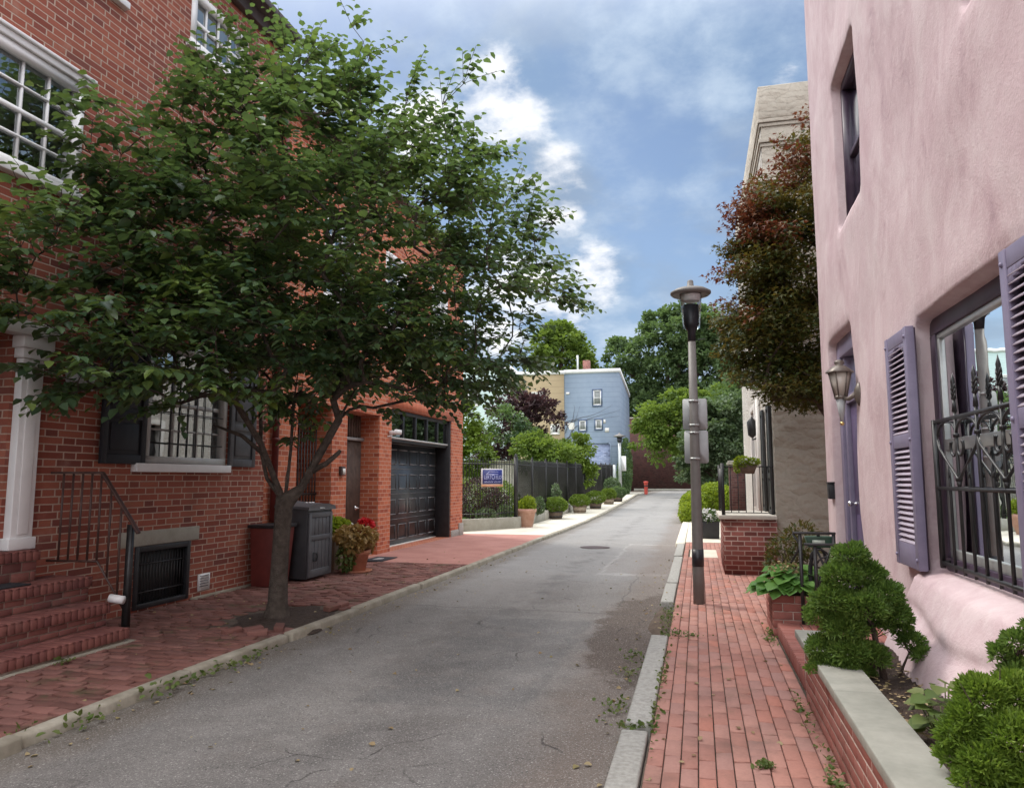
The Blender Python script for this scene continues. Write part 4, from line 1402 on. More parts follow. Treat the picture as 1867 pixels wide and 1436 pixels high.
# brick stoop
stoop = thing('brick_stoop', (-6.0, 5, 0), 'three dark red brick steps with rowlock edges at the left edge', 'steps')
mb = MB()
S1 = [(-5.5, 6.42, 0.0, 0.135), (-5.78, 6.46, 0.135, 0.36), (-6.08, 6.53, 0.36, 0.60), (-6.36, 6.15, 0.60, 0.90)]
core = MB()
for i, (xf, ye, z0, z1) in enumerate(S1):
    core.box(XF + 0.004, xf - 0.028, 2.0, ye - 0.028, z0 - (0.1 if i == 0 else 0) + 0.001 * i, z1 - 0.014)
    rl = 0.105
    # riser courses below the rowlock edge, then the rowlock edge and the tread
    rows = z1 - z0 - rl
    if rows > 0.05:
        brick_run(mb, (xf - 0.037, 2.0, z0), (0, 1, 0), (0, 0, 1), (1, 0, 0), ye - 2.0 - 0.02, rows, 0.215, rows if rows < 0.11 else rows / 2, 0.012)
        brick_run(mb, (xf - 0.02, ye - 0.037, z0), (-1, 0, 0), (0, 0, 1), (0, 1, 0), xf - XF - 0.02, rows, 0.215, rows if rows < 0.11 else rows / 2, 0.01)
    brick_run(mb, (xf - 0.034, 2.0, z1 - rl), (0, 1, 0), (0, 0, 1), (1, 0, 0), ye - 2.0, rl - 0.012, 0.075, rl, 0.010, offset=0, depth=0.034)
    brick_run(mb, (xf, ye - 0.034, z1 - rl), (-1, 0, 0), (0, 0, 1), (0, 1, 0), xf - XF, rl - 0.012, 0.075, rl, 0.010, offset=0, depth=0.034)
    brick_run(mb, (xf - 0.215, 2.0, z1 - 0.014), (0, 1, 0), (1, 0, 0), (0, 0, 1), ye - 2.0, 0.217, 0.075, 0.22, 0.009, offset=0, depth=0.014)
    if xf - 0.22 > XF + 0.1:
        brick_run(mb, (XF, 2.0, z1 - 0.014), (0, 1, 0), (1, 0, 0), (0, 0, 1), ye - 2.0, xf - 0.22 - XF, 0.215, 0.1, 0.009, depth=0.013)
mb.build('bricks', M['step_brick'], stoop)
core.build('mortar', M['mortar'], stoop)
mb = MB()
mb.box(-6.58, -5.46, 2.0, 6.47, -0.06, 0.012)
mb.build('footing', M['kerb_old'], stoop, bevel=0.01)
mb = MB()
mb.box(-6.5, -6.14, 4.6, 5.85, 0.602, 0.616)
tag(mb.build('doormat', M['rubber'], base=(-6.3, 5.2, 0.6), bevel=0.004), 'black doormat lying on the landing of the brick stoop', 'doormat')

# railing of the stoop
rail = thing('stoop_railing', (-5.7, 6.3, 0.0), 'rust-brown iron railing sloping down beside the brick stoop', 'railing')
A, B, D_ = Vector((-6.25, 6.44, 1.66)), Vector((-5.98, 6.46, 1.66)), Vector((-5.64, 6.55, 1.13))
top_rail = [Vector((-6.55, 6.40, 1.66)), A, B, D_, Vector((-5.585, 6.56, 1.04))]
low_rail = [Vector((-6.55, 6.40, 0.76)), Vector((-5.98, 6.46, 0.76)), Vector((-5.68, 6.545, 0.25))]
mb = MB()
for a, b in zip(top_rail, top_rail[1:]):
    dvec = (b - a)
    up = Vector((0, 1, 0)).cross(dvec).normalized() * -0.012
    mb.obox((a + b) / 2, dvec * 0.505, (0, 0.024, 0), up)
mb.build('handrail', M['iron_brown'], rail, bevel=0.004)
mb = MB()
mb.tube(low_rail, 0.013, 6)
mb.build('bottom_rail', M['iron_brown'], rail)
mb = MB()
mb.frustum(-5.70, -5.64, 6.52, 6.575, 0.10, -5.70, -5.645, 6.525, 6.57, 1.13)
mb.build('newel', M['iron'], rail)


def on_poly(poly, x):
    for a, b in zip(poly, poly[1:]):
        if min(a.x, b.x) <= x <= max(a.x, b.x) + 1e-6:
            t = (x - a.x) / (b.x - a.x)
            return a.lerp(b, t)
    return poly[-1]


for i in range(7):
    x = -6.42 + i * 0.108
    p, q = on_poly(low_rail, x), on_poly(top_rail, x)
    mb = MB()
    mb.tube([p, q], 0.0115, 6)
    mb.build('baluster', M['iron_brown'], rail)
# wall lantern beside the door, plain grey box
wl = thing('wall_lantern', (XF + 0.08, 6.62, 2.55), 'small grey glass box lantern fixed to the brick beside the white pilaster', 'lantern')
mb = MB()
mb.frustum(XF + 0.02, XF + 0.17, 6.52, 6.74, 2.55, XF + 0.01, XF + 0.19, 6.50, 6.76, 2.82)
mb.build('glass_body', M['sign_back'], wl, bevel=0.006)
mb = MB()
mb.frustum(XF + 0.002, XF + 0.21, 6.48, 6.78, 2.822, XF + 0.03, XF + 0.13, 6.55, 6.71, 2.90)
mb.build('cap', M['black'], wl)

# second house: orange brick with garage
X2 = -6.65
F2 = lambda u, v, d: (X2 - d, u, v)
house2 = thing('garage_house', (X2, 15, 0), 'orange brick rowhouse with dark garage door, slatted entrance and tall gate', 'house')
mb = MB()
h2 = [(11.45, 12.70, 0.0, 2.95, 1.2), (13.32, 14.84, 0.0, 2.95, 0.55), (15.50, 19.68, 0.0, 3.19, 0.46), (12.2, 13.4, 5.0, 6.7, 0.14), (15.0, 16.2, 5.0, 6.7, 0.14), (18.0, 19.2, 5.0, 6.7, 0.14)]
wall_holes(mb, F2, 10.42, 20.72, -0.1, 7.95, h2)
mb.quad((-15, 20.72, 0), (X2, 20.72, 0), (X2, 20.72, 7.95), (-15, 20.72, 7.95))
mb.quad((-15, 10.42, 0), (-15, 20.72, 0), (-15, 20.72, 7.95), (-15, 10.42, 7.95))
mb.build('wall', M['brick_orange'], house2)
mb = MB()
mb.box(-15, X2 + 0.25, 10.43, 20.8, 7.952, 8.08)
mb.build('cornice', M['cornice'], house2, bevel=0.02)
mb = MB()
mb.box(-15, X2, 10.43, 20.7, 8.082, 8.12)
mb.build('roof', M['roof'], house2)
mb = MB()
fbox(mb, F2, 15.30, 19.88, 3.195, 3.43, -0.006, 0.0)
mb.build('soldier_course', M['brick_soldier'], house2)
for a in (12.2, 15.0, 18.0):
    w = sash_window(house2, F2, a, a + 1.2, 5.0, 6.7, 3, 4, M['white_paint'], d=0.03, trim=0.1)
    mb = MB()
    fbox(mb, F2, a - 0.1, a + 1.3, 4.88, 4.995, -0.07, 0.03)
    mb.build('sill', M['white_paint'], w)
# garage door, transom, painted reveal
mb = MB()
fbox(mb, F2, 15.50, 19.679, 0.03, 2.44, 0.44, 0.458)
gd = mb.build('garage_door', M['charcoal'], house2)
mb = MB()
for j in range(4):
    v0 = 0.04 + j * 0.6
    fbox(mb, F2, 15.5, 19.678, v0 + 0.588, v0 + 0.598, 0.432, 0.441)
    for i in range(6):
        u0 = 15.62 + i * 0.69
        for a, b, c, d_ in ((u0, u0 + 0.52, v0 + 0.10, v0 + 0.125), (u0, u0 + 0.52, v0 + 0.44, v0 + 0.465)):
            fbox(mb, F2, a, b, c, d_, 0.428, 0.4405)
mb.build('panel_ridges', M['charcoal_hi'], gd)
mb = MB()
for j in range(4):
    v0 = 0.04 + j * 0.6
    for i in range(6):
        u0 = 15.62 + i * 0.69
        fbox(mb, F2, u0 + 0.001, u0 + 0.03, v0 + 0.125, v0 + 0.44, 0.430, 0.4406)
        fbox(mb, F2, u0 + 0.49, u0 + 0.519, v0 + 0.125, v0 + 0.44, 0.430, 0.4406)
mb.build('panel_edges', M['charcoal'], gd)['kind'] = 'stuff'
mb = MB()
fbox(mb, F2, 19.60, 19.676, 0.0, 3.185, 0.02, 0.438)
fbox(mb, F2, 15.505, 15.56, 0.0, 3.185, 0.25, 0.438)
fbox(mb, F2, 15.56, 19.60, 2.44, 2.50, 0.10, 0.44)
mb.build('garage_frame', M['black'], house2, bevel=0.004)
mb = MB()
fbox(mb, F2, 15.56, 19.60, 2.502, 2.545, 0.07, 0.14)
mb.build('transom_bar', M['grey_trim'], house2)
mb = MB()
fbox(mb, F2, 15.56, 19.60, 3.10, 3.185, 0.08, 0.14)
for i in range(6):
    u0 = 15.60 + i * 0.796
    fbox(mb, F2, u0 - 0.04, u0 + 0.05, 2.546, 3.10, 0.08, 0.14)
tr = mb.build('transom_window', M['black'], house2, bevel=0.004)
mb = MB()
mb.quad(F2(15.56, 2.54, 0.12), F2(19.6, 2.54, 0.12), F2(19.6, 3.11, 0.12), F2(15.56, 3.11, 0.12))
mb.build('pane', M['glass_dark'], tr)
mb = MB()
fbox(mb, F2, 15.5, 19.67, -0.002, 0.028, 0.40, 0.47)
mb.build('threshold', M['cream_paint'], house2)
# slatted entrance
mb = MB()
fbox(mb, F2, 13.34, 14.82, 0.16, 2.40, 0.44, 0.47)
for i in range(23):
    u0 = 13.37 + i * 0.063
    fbox(mb, F2, u0, u0 + 0.04, 0.17, 2.39, 0.405, 0.4395)
dr = mb.build('slat_door', M['slat_wood'], house2)
mb = MB()
mb.lathe((0, 0, 0), [(0.055, 0), (0.055, 0.012), (0.02, 0.016), (0.02, 0.05), (0.0, 0.05)], 20)
kv = [(X2 - 0.40 + z, 14.58 + x, 0.98 + y_) for x, y_, z in mb.v]
mb.v = kv
mb.tube([(X2 - 0.36, 14.58, 0.98), (X2 - 0.36, 14.72, 0.97)], 0.012, 8)
mb.build('door_handle', M['steel'], dr, smooth=True)
mb = MB()
fbox(mb, F2, 13.33, 14.83, 2.402, 2.46, 0.36, 0.47)
mb.build('door_head', M['sign_back'], house2)
mb = MB()
fbox(mb, F2, 13.34, 14.82, 2.462, 2.945, 0.45, 0.47)
for i in range(12):
    u0 = 13.37 + i * 0.122
    fbox(mb, F2, u0, u0 + 0.08, 2.47, 2.94, 0.42, 0.4495)
mb.build('transom_slats', M['slat_wood'], house2)
mb = MB()
fbox(mb, F2, 13.325, 14.835, -0.05, 0.16, 0.12, 0.54)
mb.build('doorstep', M['concrete_grey'], house2, bevel=0.012)
# iron gate in the passage
mb = MB()
for i in range(12):
    u0 = 11.5 + i * 0.104
    mb.tube([F2(u0, 0.05, 0.30), F2(u0, 2.7, 0.30)], 0.011, 6)
for v0 in (0.15, 1.3, 2.55):
    fbox(mb, F2, 11.46, 12.69, v0, v0 + 0.04, 0.285, 0.315)
mb.build('passage_gate', M['iron'], house2)
mb = MB()
mb.quad(F2(11.2, -0.05, 1.19), F2(13.0, -0.05, 1.19), F2(13.0, 3.1, 1.19), F2(11.2, 3.1, 1.19))
mb.build('passage_back', M['dark_room'], house2)
mb = MB()
fbox(mb, F2, 20.36, 20.722, -0.03, 0.33, -0.045, -0.002)
fbox(mb, F2, 19.69, 20.355, -0.03, 0.17, -0.025, -0.002)
mb.build('base_stone', M['granite'], house2, bevel=0.012)
mb = MB()
mb.tube([(X2 + 0.07, 10.66, 0.92), (X2 + 0.07, 10.66, 7.94)], 0.055, 10)
for z in (2.2, 4.6, 7.0):
    mb.tube([(X2 + 0.07, 10.66, z), (X2 + 0.07, 10.66, z + 0.05)], 0.066, 10)
mb.build('downspout', M['red_wood'], house2, smooth=False)
mb = MB()
for z in (0.3, 0.55):
    pass
# small lit-looking number box and security lamp, both fixed to the orange brick
nb = thing('intercom_box', (X2 + 0.03, 13.08, 1.66), 'small brown and cream intercom box on the orange brick pillar', 'intercom')
mb = MB()
fbox(mb, F2, 13.0, 13.16, 1.66, 1.83, -0.06, 0.0)
mb.build('housing', M['cornice'], nb, bevel=0.006)
mb = MB()
fbox(mb, F2, 13.045, 13.155, 1.675, 1.79, -0.068, -0.06)
mb.build('face_plate', M['cream_paint'], nb)
sc = thing('security_camera', (X2 + 0.05, 15.35, 2.50), 'white security camera on the brick pillar beside the garage transom', 'camera')
mb = MB()
mb.tube([(X2 + 0.03, 15.30, 2.60), (X2 + 0.16, 15.38, 2.63), (X2 + 0.26, 15.44, 2.62)], [0.05, 0.062, 0.055], 12)
mb.build('body', M['white_paint'], sc)
mb = MB()
mb.tube([(X2 - 0.005, 15.28, 2.53), (X2 + 0.05, 15.31, 2.53), (X2 + 0.09, 15.34, 2.58)], 0.02, 8)
mb.build('bracket', M['white_paint'], sc)

# ================================================================== PINK HOUSE ON THE RIGHT
XP = 1.55
FP = lambda u, v, d: (XP + d, u, v)
pink = thing('pink_house', (XP, 5, 0), 'pink stucco house with purple louvred shutters and a deep barred window', 'house')


def sst(x, a, b):
    t = np.clip((x - a) / (b - a), 0, 1)
    return t * t * (3 - 2 * t)


def rsd(Y, Z, y0, y1, z0, z1, r):
    cy, cz, hy, hz = (y0 + y1) / 2, (z0 + z1) / 2, (y1 - y0) / 2, (z1 - z0) / 2
    qx, qz = np.abs(Y - cy) - hy + r, np.abs(Z - cz) - hz + r
    return np.minimum(np.maximum(qx, qz), 0) + np.hypot(np.maximum(qx, 0), np.maximum(qz, 0)) - r


OPEN = [(3.95, 5.87, 0.96, 2.74, 0.17, 0.05), (8.06, 9.42, 0.32, 3.20, 0.20, 0.05), (7.25, 8.48, 4.28, 5.94, 0.20, 0.04), (3.15, 4.55, 4.28, 5.94, 0.20, 0.04)]
ys_ = np.concatenate((np.arange(-4, 1.6, 0.2), np.arange(1.6, 10.16, 0.028)))
zs_ = np.concatenate((np.arange(-0.1, 6.3, 0.028), np.arange(6.3, 9.4, 0.12)))
Yg, Zg = np.meshgrid(ys_, zs_, indexing='ij')
Xg = np.full_like(Yg, XP)
inside = np.zeros(Yg.shape, bool)
r2 = np.random.default_rng(5)
for _ in range(34):
    ky, kz = r2.normal(0, 2.6), r2.normal(0, 2.6)
    Xg += 0.0024 * np.sin(ky * Yg + kz * Zg + r2.uniform(0, 6.28))
for _ in range(26):
    ky, kz = r2.normal(0, 9), r2.normal(0, 6)
    Xg += 0.0005 * np.sin(ky * Yg + kz * Zg + r2.uniform(0, 6.28))
Xg = XP + (Xg - XP) * (1 - 0.85 * sst(Yg, 9.0, 9.8))
# flared base and fat sill under the big window
lip = sst(Yg, 5.99, 5.90)
sill_y = lip
prot = np.where(Zg < 0.95, 0.075 + 0.19 * np.clip((0.95 - Zg) / 0.5, 0, 1.15) ** 0.9, 0.075)
wv = 0.02 * np.sin(Yg * 2.2 + 1)
roll = sst(Zg, 0.965 + wv * 0.5, 0.905 + wv * 0.5)
crease = -0.035 * np.exp(-((Zg - 0.66 + 0.05 * np.sin(Yg * 3)) / 0.05) ** 2)
Xg -= (prot + crease) * roll * sill_y
Xg -= 0.06 * sst(Zg, 0.9, 0.2) * sst(Yg, 7.9, 6.5)
for (a, b, c, d_, dep, r_) in OPEN:
    sd = rsd(Yg, Zg, a, b, c, d_, 0.10)
    Xg += dep * sst(sd, 0.012, -r_ * 0.7) + 0.012 * sst(sd, 0.12, 0.0)
    inside |= sd < -r_ - 0.03
Xg += 0.30 * sst(Yg, 9.86, 10.2) ** 1.6
ny, nz = Yg.shape
V = np.stack((Xg, Yg, Zg), -1).reshape(-1, 3)
ii = np.arange(ny * nz).reshape(ny, nz)
keep = ~(inside[:-1, :-1] & inside[1:, :-1] & inside[:-1, 1:] & inside[1:, 1:])
q = np.stack((ii[:-1, :-1], ii[:-1, 1:], ii[1:, 1:], ii[1:, :-1]), -1)[keep]
ne = len(V)
V = np.concatenate((V, np.array([(9, 10.13, -0.1), (9, 10.13, 9.38), (9, -4, 9.38), (9, -4, -0.1), (XP + 0.31, 10.13, -0.1), (XP + 0.31, 10.13, 9.38), (XP + 0.01, -4, 9.36)])))
Fq = [tuple(x) for x in q] + [(ne + 4, ne, ne + 1, ne + 5), (ne + 5, ne + 1, ne + 2, ne + 6), (ne, ne + 3, ne + 2, ne + 1)]
mesh_obj('wall', V, Fq, M['pink'], pink, smooth=True)

# big window with the sill, pane, interior, curtains
mb = MB()
fr = 0.07
for a, b, c, d_ in ((3.9, 5.86, 2.62, 2.76), (3.9, 5.86, 0.93, 1.06), (5.76, 5.90, 1.06, 2.62), (3.9, 4.05, 1.06, 2.62)):
    fbox(mb, FP, a, b, c, d_, 0.11, 0.24)
wbig = mb.build('window', M['plum_frame'], pink, bevel=0.006)
mb = MB()
for a, b, c, d_ in ((4.05, 5.76, 2.58, 2.62), (4.05, 5.76, 1.06, 1.12), (5.72, 5.76, 1.12, 2.58), (4.05, 4.09, 1.12, 2.58), (4.09, 5.72, 1.79, 1.87)):
    fbox(mb, FP, a, b, c, d_, 0.125, 0.20)
mb.build('sash', M['galv'], wbig, bevel=0.003)
mb = MB()
mb.quad(FP(4.05, 1.07, 0.145), FP(5.75, 1.07, 0.145), FP(5.75, 2.61, 0.145), FP(4.05, 2.61, 0.145))
mb.build('pane', M['glass_big'], wbig)
mb = MB()
for i in range(60):
    u0 = 4.06 + i * 0.028
    dd = 0.36 + 0.018 * math.sin(i * 0.9) + 0.01 * math.sin(i * 2.3)
    d2 = 0.36 + 0.018 * math.sin((i + 1) * 0.9) + 0.01 * math.sin((i + 1) * 2.3)
    mb.quad(FP(u0, 1.07, dd), FP(u0 + 0.028, 1.07, d2), FP(u0 + 0.028, 1.60, d2), FP(u0, 1.60, dd))
mb.build('curtain', M['curtain'], wbig)
mb = MB()
x0, x1 = XP + 0.27, XP + 1.3
for P in (((x1, 3.8, 0.9), (x1, 6.0, 0.9), (x1, 6.0, 2.8), (x1, 3.8, 2.8)), ((x0, 6.0, 0.9), (x1, 6.0, 0.9), (x1, 6.0, 2.8), (x0, 6.0, 2.8)), ((x0, 3.8, 0.9), (x1, 3.8, 0.9), (x1, 3.8, 2.8), (x0, 3.8, 2.8)),
          ((x0, 3.8, 2.8), (x1, 3.8, 2.8), (x1, 6.0, 2.8), (x0, 6.0, 2.8)), ((x0, 3.8, 0.9), (x1, 3.8, 0.9), (x1, 6.0, 0.9), (x0, 6.0, 0.9))):
    mb.quad(*P)
mb.build('room', M['dark_room'], wbig)

# wrought-iron window grille
gx = XP + 0.045
GP = lambda u, v, d=0.0: (gx + d, u, v)
mb = MB()


def hbar(v, w=0.012):
    mb.obox((gx, 4.70, v), (w * 0.8, 0, 0), (0, 0.99, 0), (0, 0, w))


hbar(1.035)
hbar(1.535)
hbar(1.985)
mb.obox((gx, 5.66, 1.50), (0.014, 0, 0), (0, 0.014, 0), (0, 0, 0.50))
longs = [5.227, 4.854, 4.483, 4.11]
for i, u0 in enumerate(longs):
    mb.tube([GP(u0, 1.0), GP(u0, 2.14)], 0.011, 8)
    mb.tube([GP(u0, 2.02), GP(u0, 2.10)], [0.016, 0.009], 8)
    # leaf finial
    for k in range(3):
        z = 2.11 + k * 0.030
        for s in (-1, 1):
            mb.tube([GP(u0, z - 0.012), GP(u0 + s * 0.024, z), GP(u0 + s * 0.036, z + 0.026)], [0.010, 0.010, 0.003], 6)
    mb.tube([GP(u0, 2.10), GP(u0, 2.17), GP(u0, 2.215), GP(u0, 2.27)], [0.013, 0.011, 0.014, 0.001], 8)
    mb.tube([GP(u0, 1.86), GP(u0, 1.885)], 0.019, 8)
shorts = [5.405, 5.042, 4.664, 4.29]
for u0 in shorts:
    mb.tube([GP(u0, 1.0), GP(u0, 1.60), GP(u0 + 0.012, 1.64), GP(u0 + 0.006, 1.70)], [0.010, 0.010, 0.007, 0.003], 6)
    mb.tube([GP(u0, 1.60), GP(u0 - 0.018, 1.64)], [0.008, 0.003], 6)


def arc(cu, cv, ru, rv, t0, t1, n=14):
    return [GP(cu + ru * math.cos(t0 + (t1 - t0) * k / n), cv + rv * math.sin(t0 + (t1 - t0) * k / n)) for k in range(n + 1)]


nodes = [5.60] + longs
for i in range(len(nodes) - 1):
    a, b = nodes[i], nodes[i + 1]
    mid, hw = (a + b) / 2, abs(a - b) / 2
    # arch under the top bar
    mb.tube(arc(mid, 1.885, hw * 0.96, 0.085, 0, math.pi), 0.0085, 6)
    if i % 2 == 0:
        # scroll hooks about the odd bars
        for s in (1,):
            mb.tube([GP(b + 0.0, 1.87)] + arc(b + 0.062, 1.80, 0.055, 0.055, math.pi, math.pi * 2.15) + [GP(b + 0.105, 1.835)], [0.009] * 15 + [0.010, 0.012], 6)
        if i + 2 < len(nodes):
            pass
        mb.tube([GP(b - 0.0, 1.87)] + arc(b - 0.062, 1.80, 0.055, 0.055, 0, -math.pi * 1.15) + [GP(b - 0.105, 1.835)], [0.009] * 15 + [0.010, 0.012], 6)
    # diagonal struts forming a V at bars 1 and 3
odd = [5.227, 4.483]
for b in odd:
    for a in (b + 0.373, b - 0.373):
        mb.tube([GP(a, 1.86), GP(a + (b - a) * 0.06, 1.80), GP(a + (b - a) * 0.5, 1.70), GP(b + (a - b) * 0.04, 1.60), GP(b, 1.575)], [0.009, 0.010, 0.008, 0.010, 0.010], 6)
    mb.tube([GP(b, 1.585), GP(b, 1.61)], 0.021, 8)
    mb.tube([GP(b, 1.54), GP(b, 1.585)], [0.010, 0.018], 8)
for v in (1.035, 1.535, 1.985):
    mb.tube([(gx, 5.66, v), (XP + 0.17, 5.80, v)], 0.011, 6)
grille = mb.build('grille', M['iron'], wbig)


# louvred purple shutters
def louvre(parent, u0, u1, v0, v1, dface=-0.075):
    mb = MB()
    st, dth = 0.075, 0.058
    fbox(mb, FP, u0, u0 + st, v0, v1, dface, dface + dth)
    fbox(mb, FP, u1 - st, u1, v0, v1, dface, dface + dth)
    vm = v0 + (v1 - v0) * 0.53
    for a, b in ((v0, v0 + 0.17), (vm - 0.05, vm + 0.05), (v1 - 0.10, v1)):
        fbox(mb, FP, u0 + st, u1 - st, a, b, dface + 0.006, dface + dth - 0.006)
    # arched head inside the top rail
    n = 10
    for k in range(n):
        t0, t1 = k / n, (k + 1) / n
        a, b = u0 + st + (u1 - u0 - 2 * st) * t0, u0 + st + (u1 - u0 - 2 * st) * t1
        h = 0.075 * (abs((t0 + t1) / 2 - 0.5) * 2) ** 1.6
        fbox(mb, FP, a, b, v1 - 0.10 - h - 0.01, v1 - 0.10, dface + 0.008, dface + dth - 0.008)
    for (uu, vv_) in ((u0 + 0.035, v0 + 0.07), (u1 - 0.035, v0 + 0.07), (u0 + 0.035, vm), (u1 - 0.035, vm), (u0 + 0.035, v1 - 0.07), (u1 - 0.035, v1 - 0.07)):
        mb.tube([FP(uu, vv_, dface), FP(uu, vv_, dface - 0.012)], [0.016, 0.009], 8)
    s = mb.build('shutter', M['purple'], parent, bevel=0.004)
    sl = MB()
    for a, b in ((v0 + 0.17, vm - 0.05), (vm + 0.05, v1 - 0.10)):
        cnt = int((b - a) / 0.040)
        for k in range(cnt):
            z = a + (k + 0.5) * (b - a) / cnt
            c = Vector(FP((u0 + u1) / 2, z, dface + 0.028))
            ad = Vector((0.021, 0, 0.017))
            nrm = Vector((-0.017, 0, 0.021)).normalized() * 0.0035
            sl.obox(c, ad, (0, (u1 - u0) / 2 - st, 0), nrm)
    sl.build('louvres', M['lavender_highlight'], s)
    bk = MB()
    fbox(bk, FP, u0 + 0.01, u1 - 0.01, v0 + 0.01, v1 - 0.01, dface + dth, -0.006)
    bk.build('backing', M['plum_frame'], s)
    return s


louvre(pink, 5.765, 6.375, 0.96, 2.69)
louvre(pink, 3.38, 4.05, 0.95, 2.71)

# door and upper windows
mb = MB()
for a, b, c, d_ in ((8.02, 8.20, 0.30, 3.2), (9.26, 9.45, 0.30, 3.2), (8.20, 9.26, 3.0, 3.2), (8.20, 9.26, 0.28, 0.36)):
    fbox(mb, FP, a, b, c, d_, 0.10, 0.22)
for a, b, c, d_ in ((9.16, 9.26, 0.36, 3.0), (8.20, 8.30, 0.36, 3.0), (8.30, 9.16, 2.45, 2.55)):
    fbox(mb, FP, a, b, c, d_, 0.13, 0.23)
dfr = mb.build('door_frame', M['purple'], pink, bevel=0.008)
mb = MB()
fbox(mb, FP, 8.30, 9.16, 0.36, 2.45, 0.175, 0.22)
for a, b, c, d_ in ((8.40, 8.70, 0.5, 1.2), (8.76, 9.06, 0.5, 1.2), (8.40, 8.70, 1.35, 2.3), (8.76, 9.06, 1.35, 2.3)):
    fbox(mb, FP, a, b, c, d_, 0.163, 0.175)
dd_ = mb.build('door', M['purple_dark'], pink, bevel=0.006)
mb = MB()
mb.lathe((0, 0, 0), [(0.03, 0), (0.012, 0.01), (0.012, 0.04), (0.032, 0.06), (0.03, 0.085), (0.0, 0.095)], 14)
mb.v = [(XP + 0.175 - z, 9.08 + x, 1.32 + y_) for x, y_, z in mb.v]
mb.build('door_knob', M['steel'], dd_, smooth=True)
mb = MB()
mb.quad(FP(8.30, 2.55, 0.2), FP(9.16, 2.55, 0.2), FP(9.16, 3.0, 0.2), FP(8.30, 3.0, 0.2))
mb.build('fanlight', M['glass_dark'], dfr)
for a, b in ((7.25, 8.48), (3.15, 4.55)):
    w = sash_window(pink, FP, a - 0.03, b + 0.03, 4.25, 5.97, 1, 2, M['plum_frame'], d=0.16, trim=0.12, pane_d=0.19, glass=M['glass'])
    mb = MB()
    fbox(mb, FP, a + 0.1, b - 0.1, 4.4, 5.9, 0.55, 0.56)
    mb.build('blind', M['curtain_grey'], w)
# letter box on the jamb
lb = thing('letter_box', (XP - 0.02, 9.50, 1.38), 'small black letter box on the pink jamb left of the purple door', 'letter box')
mb = MB()
fbox(mb, FP, 9.455, 9.58, 1.36, 1.54, -0.05, 0.03)
mb.build('body', M['black'], lb, bevel=0.008)
mb = MB()
fbox(mb, FP, 9.445, 9.59, 1.541, 1.56, -0.06, 0.03)
mb.build('lid', M['iron'], lb, bevel=0.004)

# wall sconce
scn = thing('wall_sconce', (XP, 7.62, 2.3), 'old brass carriage lamp with frosted glass on the pink wall by the door', 'wall lamp')
cx, cy_ = XP - 0.13, 7.98
mb = MB()
mb.lathe((0, 0, 0), [(0.0, 0.0), (0.075, 0.005), (0.07, 0.02), (0.03, 0.05), (0.0, 0.055)], 16)
mb.v = [(XP + 0.012 - z, 7.80 + x, 2.42 + y_ * 1.6) for x, y_, z in mb.v]
mb.tube([(XP - 0.03, 7.80, 2.42), (XP - 0.08, 7.86, 2.38), (cx + 0.02, 7.95, 2.40)], [0.026, 0.02, 0.022], 10)
mb.build('wall_bracket', M['bronze'], scn, smooth=True)
mb = MB()
mb.lathe((cx, cy_, 2.420), [(0.055, 0.0), (0.105, 0.24)], 6)
mb.build('glass_body', M['frost'], scn)
mb = MB()
for k in range(6):
    t = 2 * math.pi * k / 6
    mb.tube([(cx + 0.057 * math.cos(t), cy_ + 0.057 * math.sin(t), 2.415), (cx + 0.108 * math.cos(t), cy_ + 0.108 * math.sin(t), 2.665)], 0.007, 6)
mb.lathe((cx, cy_, 2.395), [(0.062, 0), (0.062, 0.03)], 6)
mb.lathe((cx, cy_, 2.655), [(0.135, 0), (0.135, 0.014), (0.06, 0.075), (0.035, 0.08), (0.05, 0.10), (0.045, 0.125), (0.0, 0.14)], 6)
mb.build('cap_frame', M['bronze'], scn)
mb = MB()
mb.lathe((cx, cy_, 2.160), [(0.012, 0.0), (0.03, 0.10), (0.05, 0.235)], 6)
mb.build('tail', M['sign_back'], scn)
mb = MB()
mb.lathe((cx, cy_, 2.125), [(0.0, 0), (0.018, 0.008), (0.022, 0.022), (0.015, 0.038), (0.0, 0.042)], 12)
mb.build('finial', M['brass'], scn, smooth=True)

# ================================================================== WHITE STUCCO HOUSE
wh = thing('stucco_house', (3, 17, 0), 'white rough stucco house with moulded parapet beyond the pink house', 'house')
XW = 1.27
FW = lambda u, v, d: (XW + d, u, v)
mb = MB()
wall_holes(mb, FW, 13.4, 21.6, -0.1, 8.55, [(13.95, 14.75, 0.95, 2.9, 0.2), (16.75, 17.75, 1.0, 3.1, 0.25), (14.5, 15.6, 4.4, 6.2, 0.2), (17.5, 18.6, 4.4, 6.2, 0.2)])
mb.quad((XW, 21.6, 0), (9, 21.6, 0), (9, 21.6, 8.55), (XW, 21.6, 8.55))
mb.build('front_wall', M['stucco_front'], wh)
mb = MB()
mb.box(XW + 0.004, 9, 13.385, 13.6, -0.1, 8.5)
mb.box(XW - 0.03, 9, 13.34, 13.7, 8.0, 8.62)
mb.box(XW - 0.03, XW + 0.2, 13.7, 21.65, 8.0, 8.62)
mb.build('side_wall', M['stucco_side_shade'], wh, bevel=0.02)
mb = MB()
for i, (z0, z1, o) in enumerate(((7.93, 7.998, 0.05), (7.86, 7.926, 0.025), (7.56, 7.64, 0.045), (7.49, 7.556, 0.02))):
    mb.box(XW - o, 9, 13.385 - o, 13.384, z0, z1)
    mb.box(XW - o, XW - 0.002, 13.384, 21.6, z0, z1)
mb.build('parapet_moulding', M['stucco_side_shade'], wh, bevel=0.008)
mb = MB()
mb.box(XW + 0.2, 9, 13.5, 21.5, 8.1, 8.2)
mb.build('roof', M['roof'], wh)
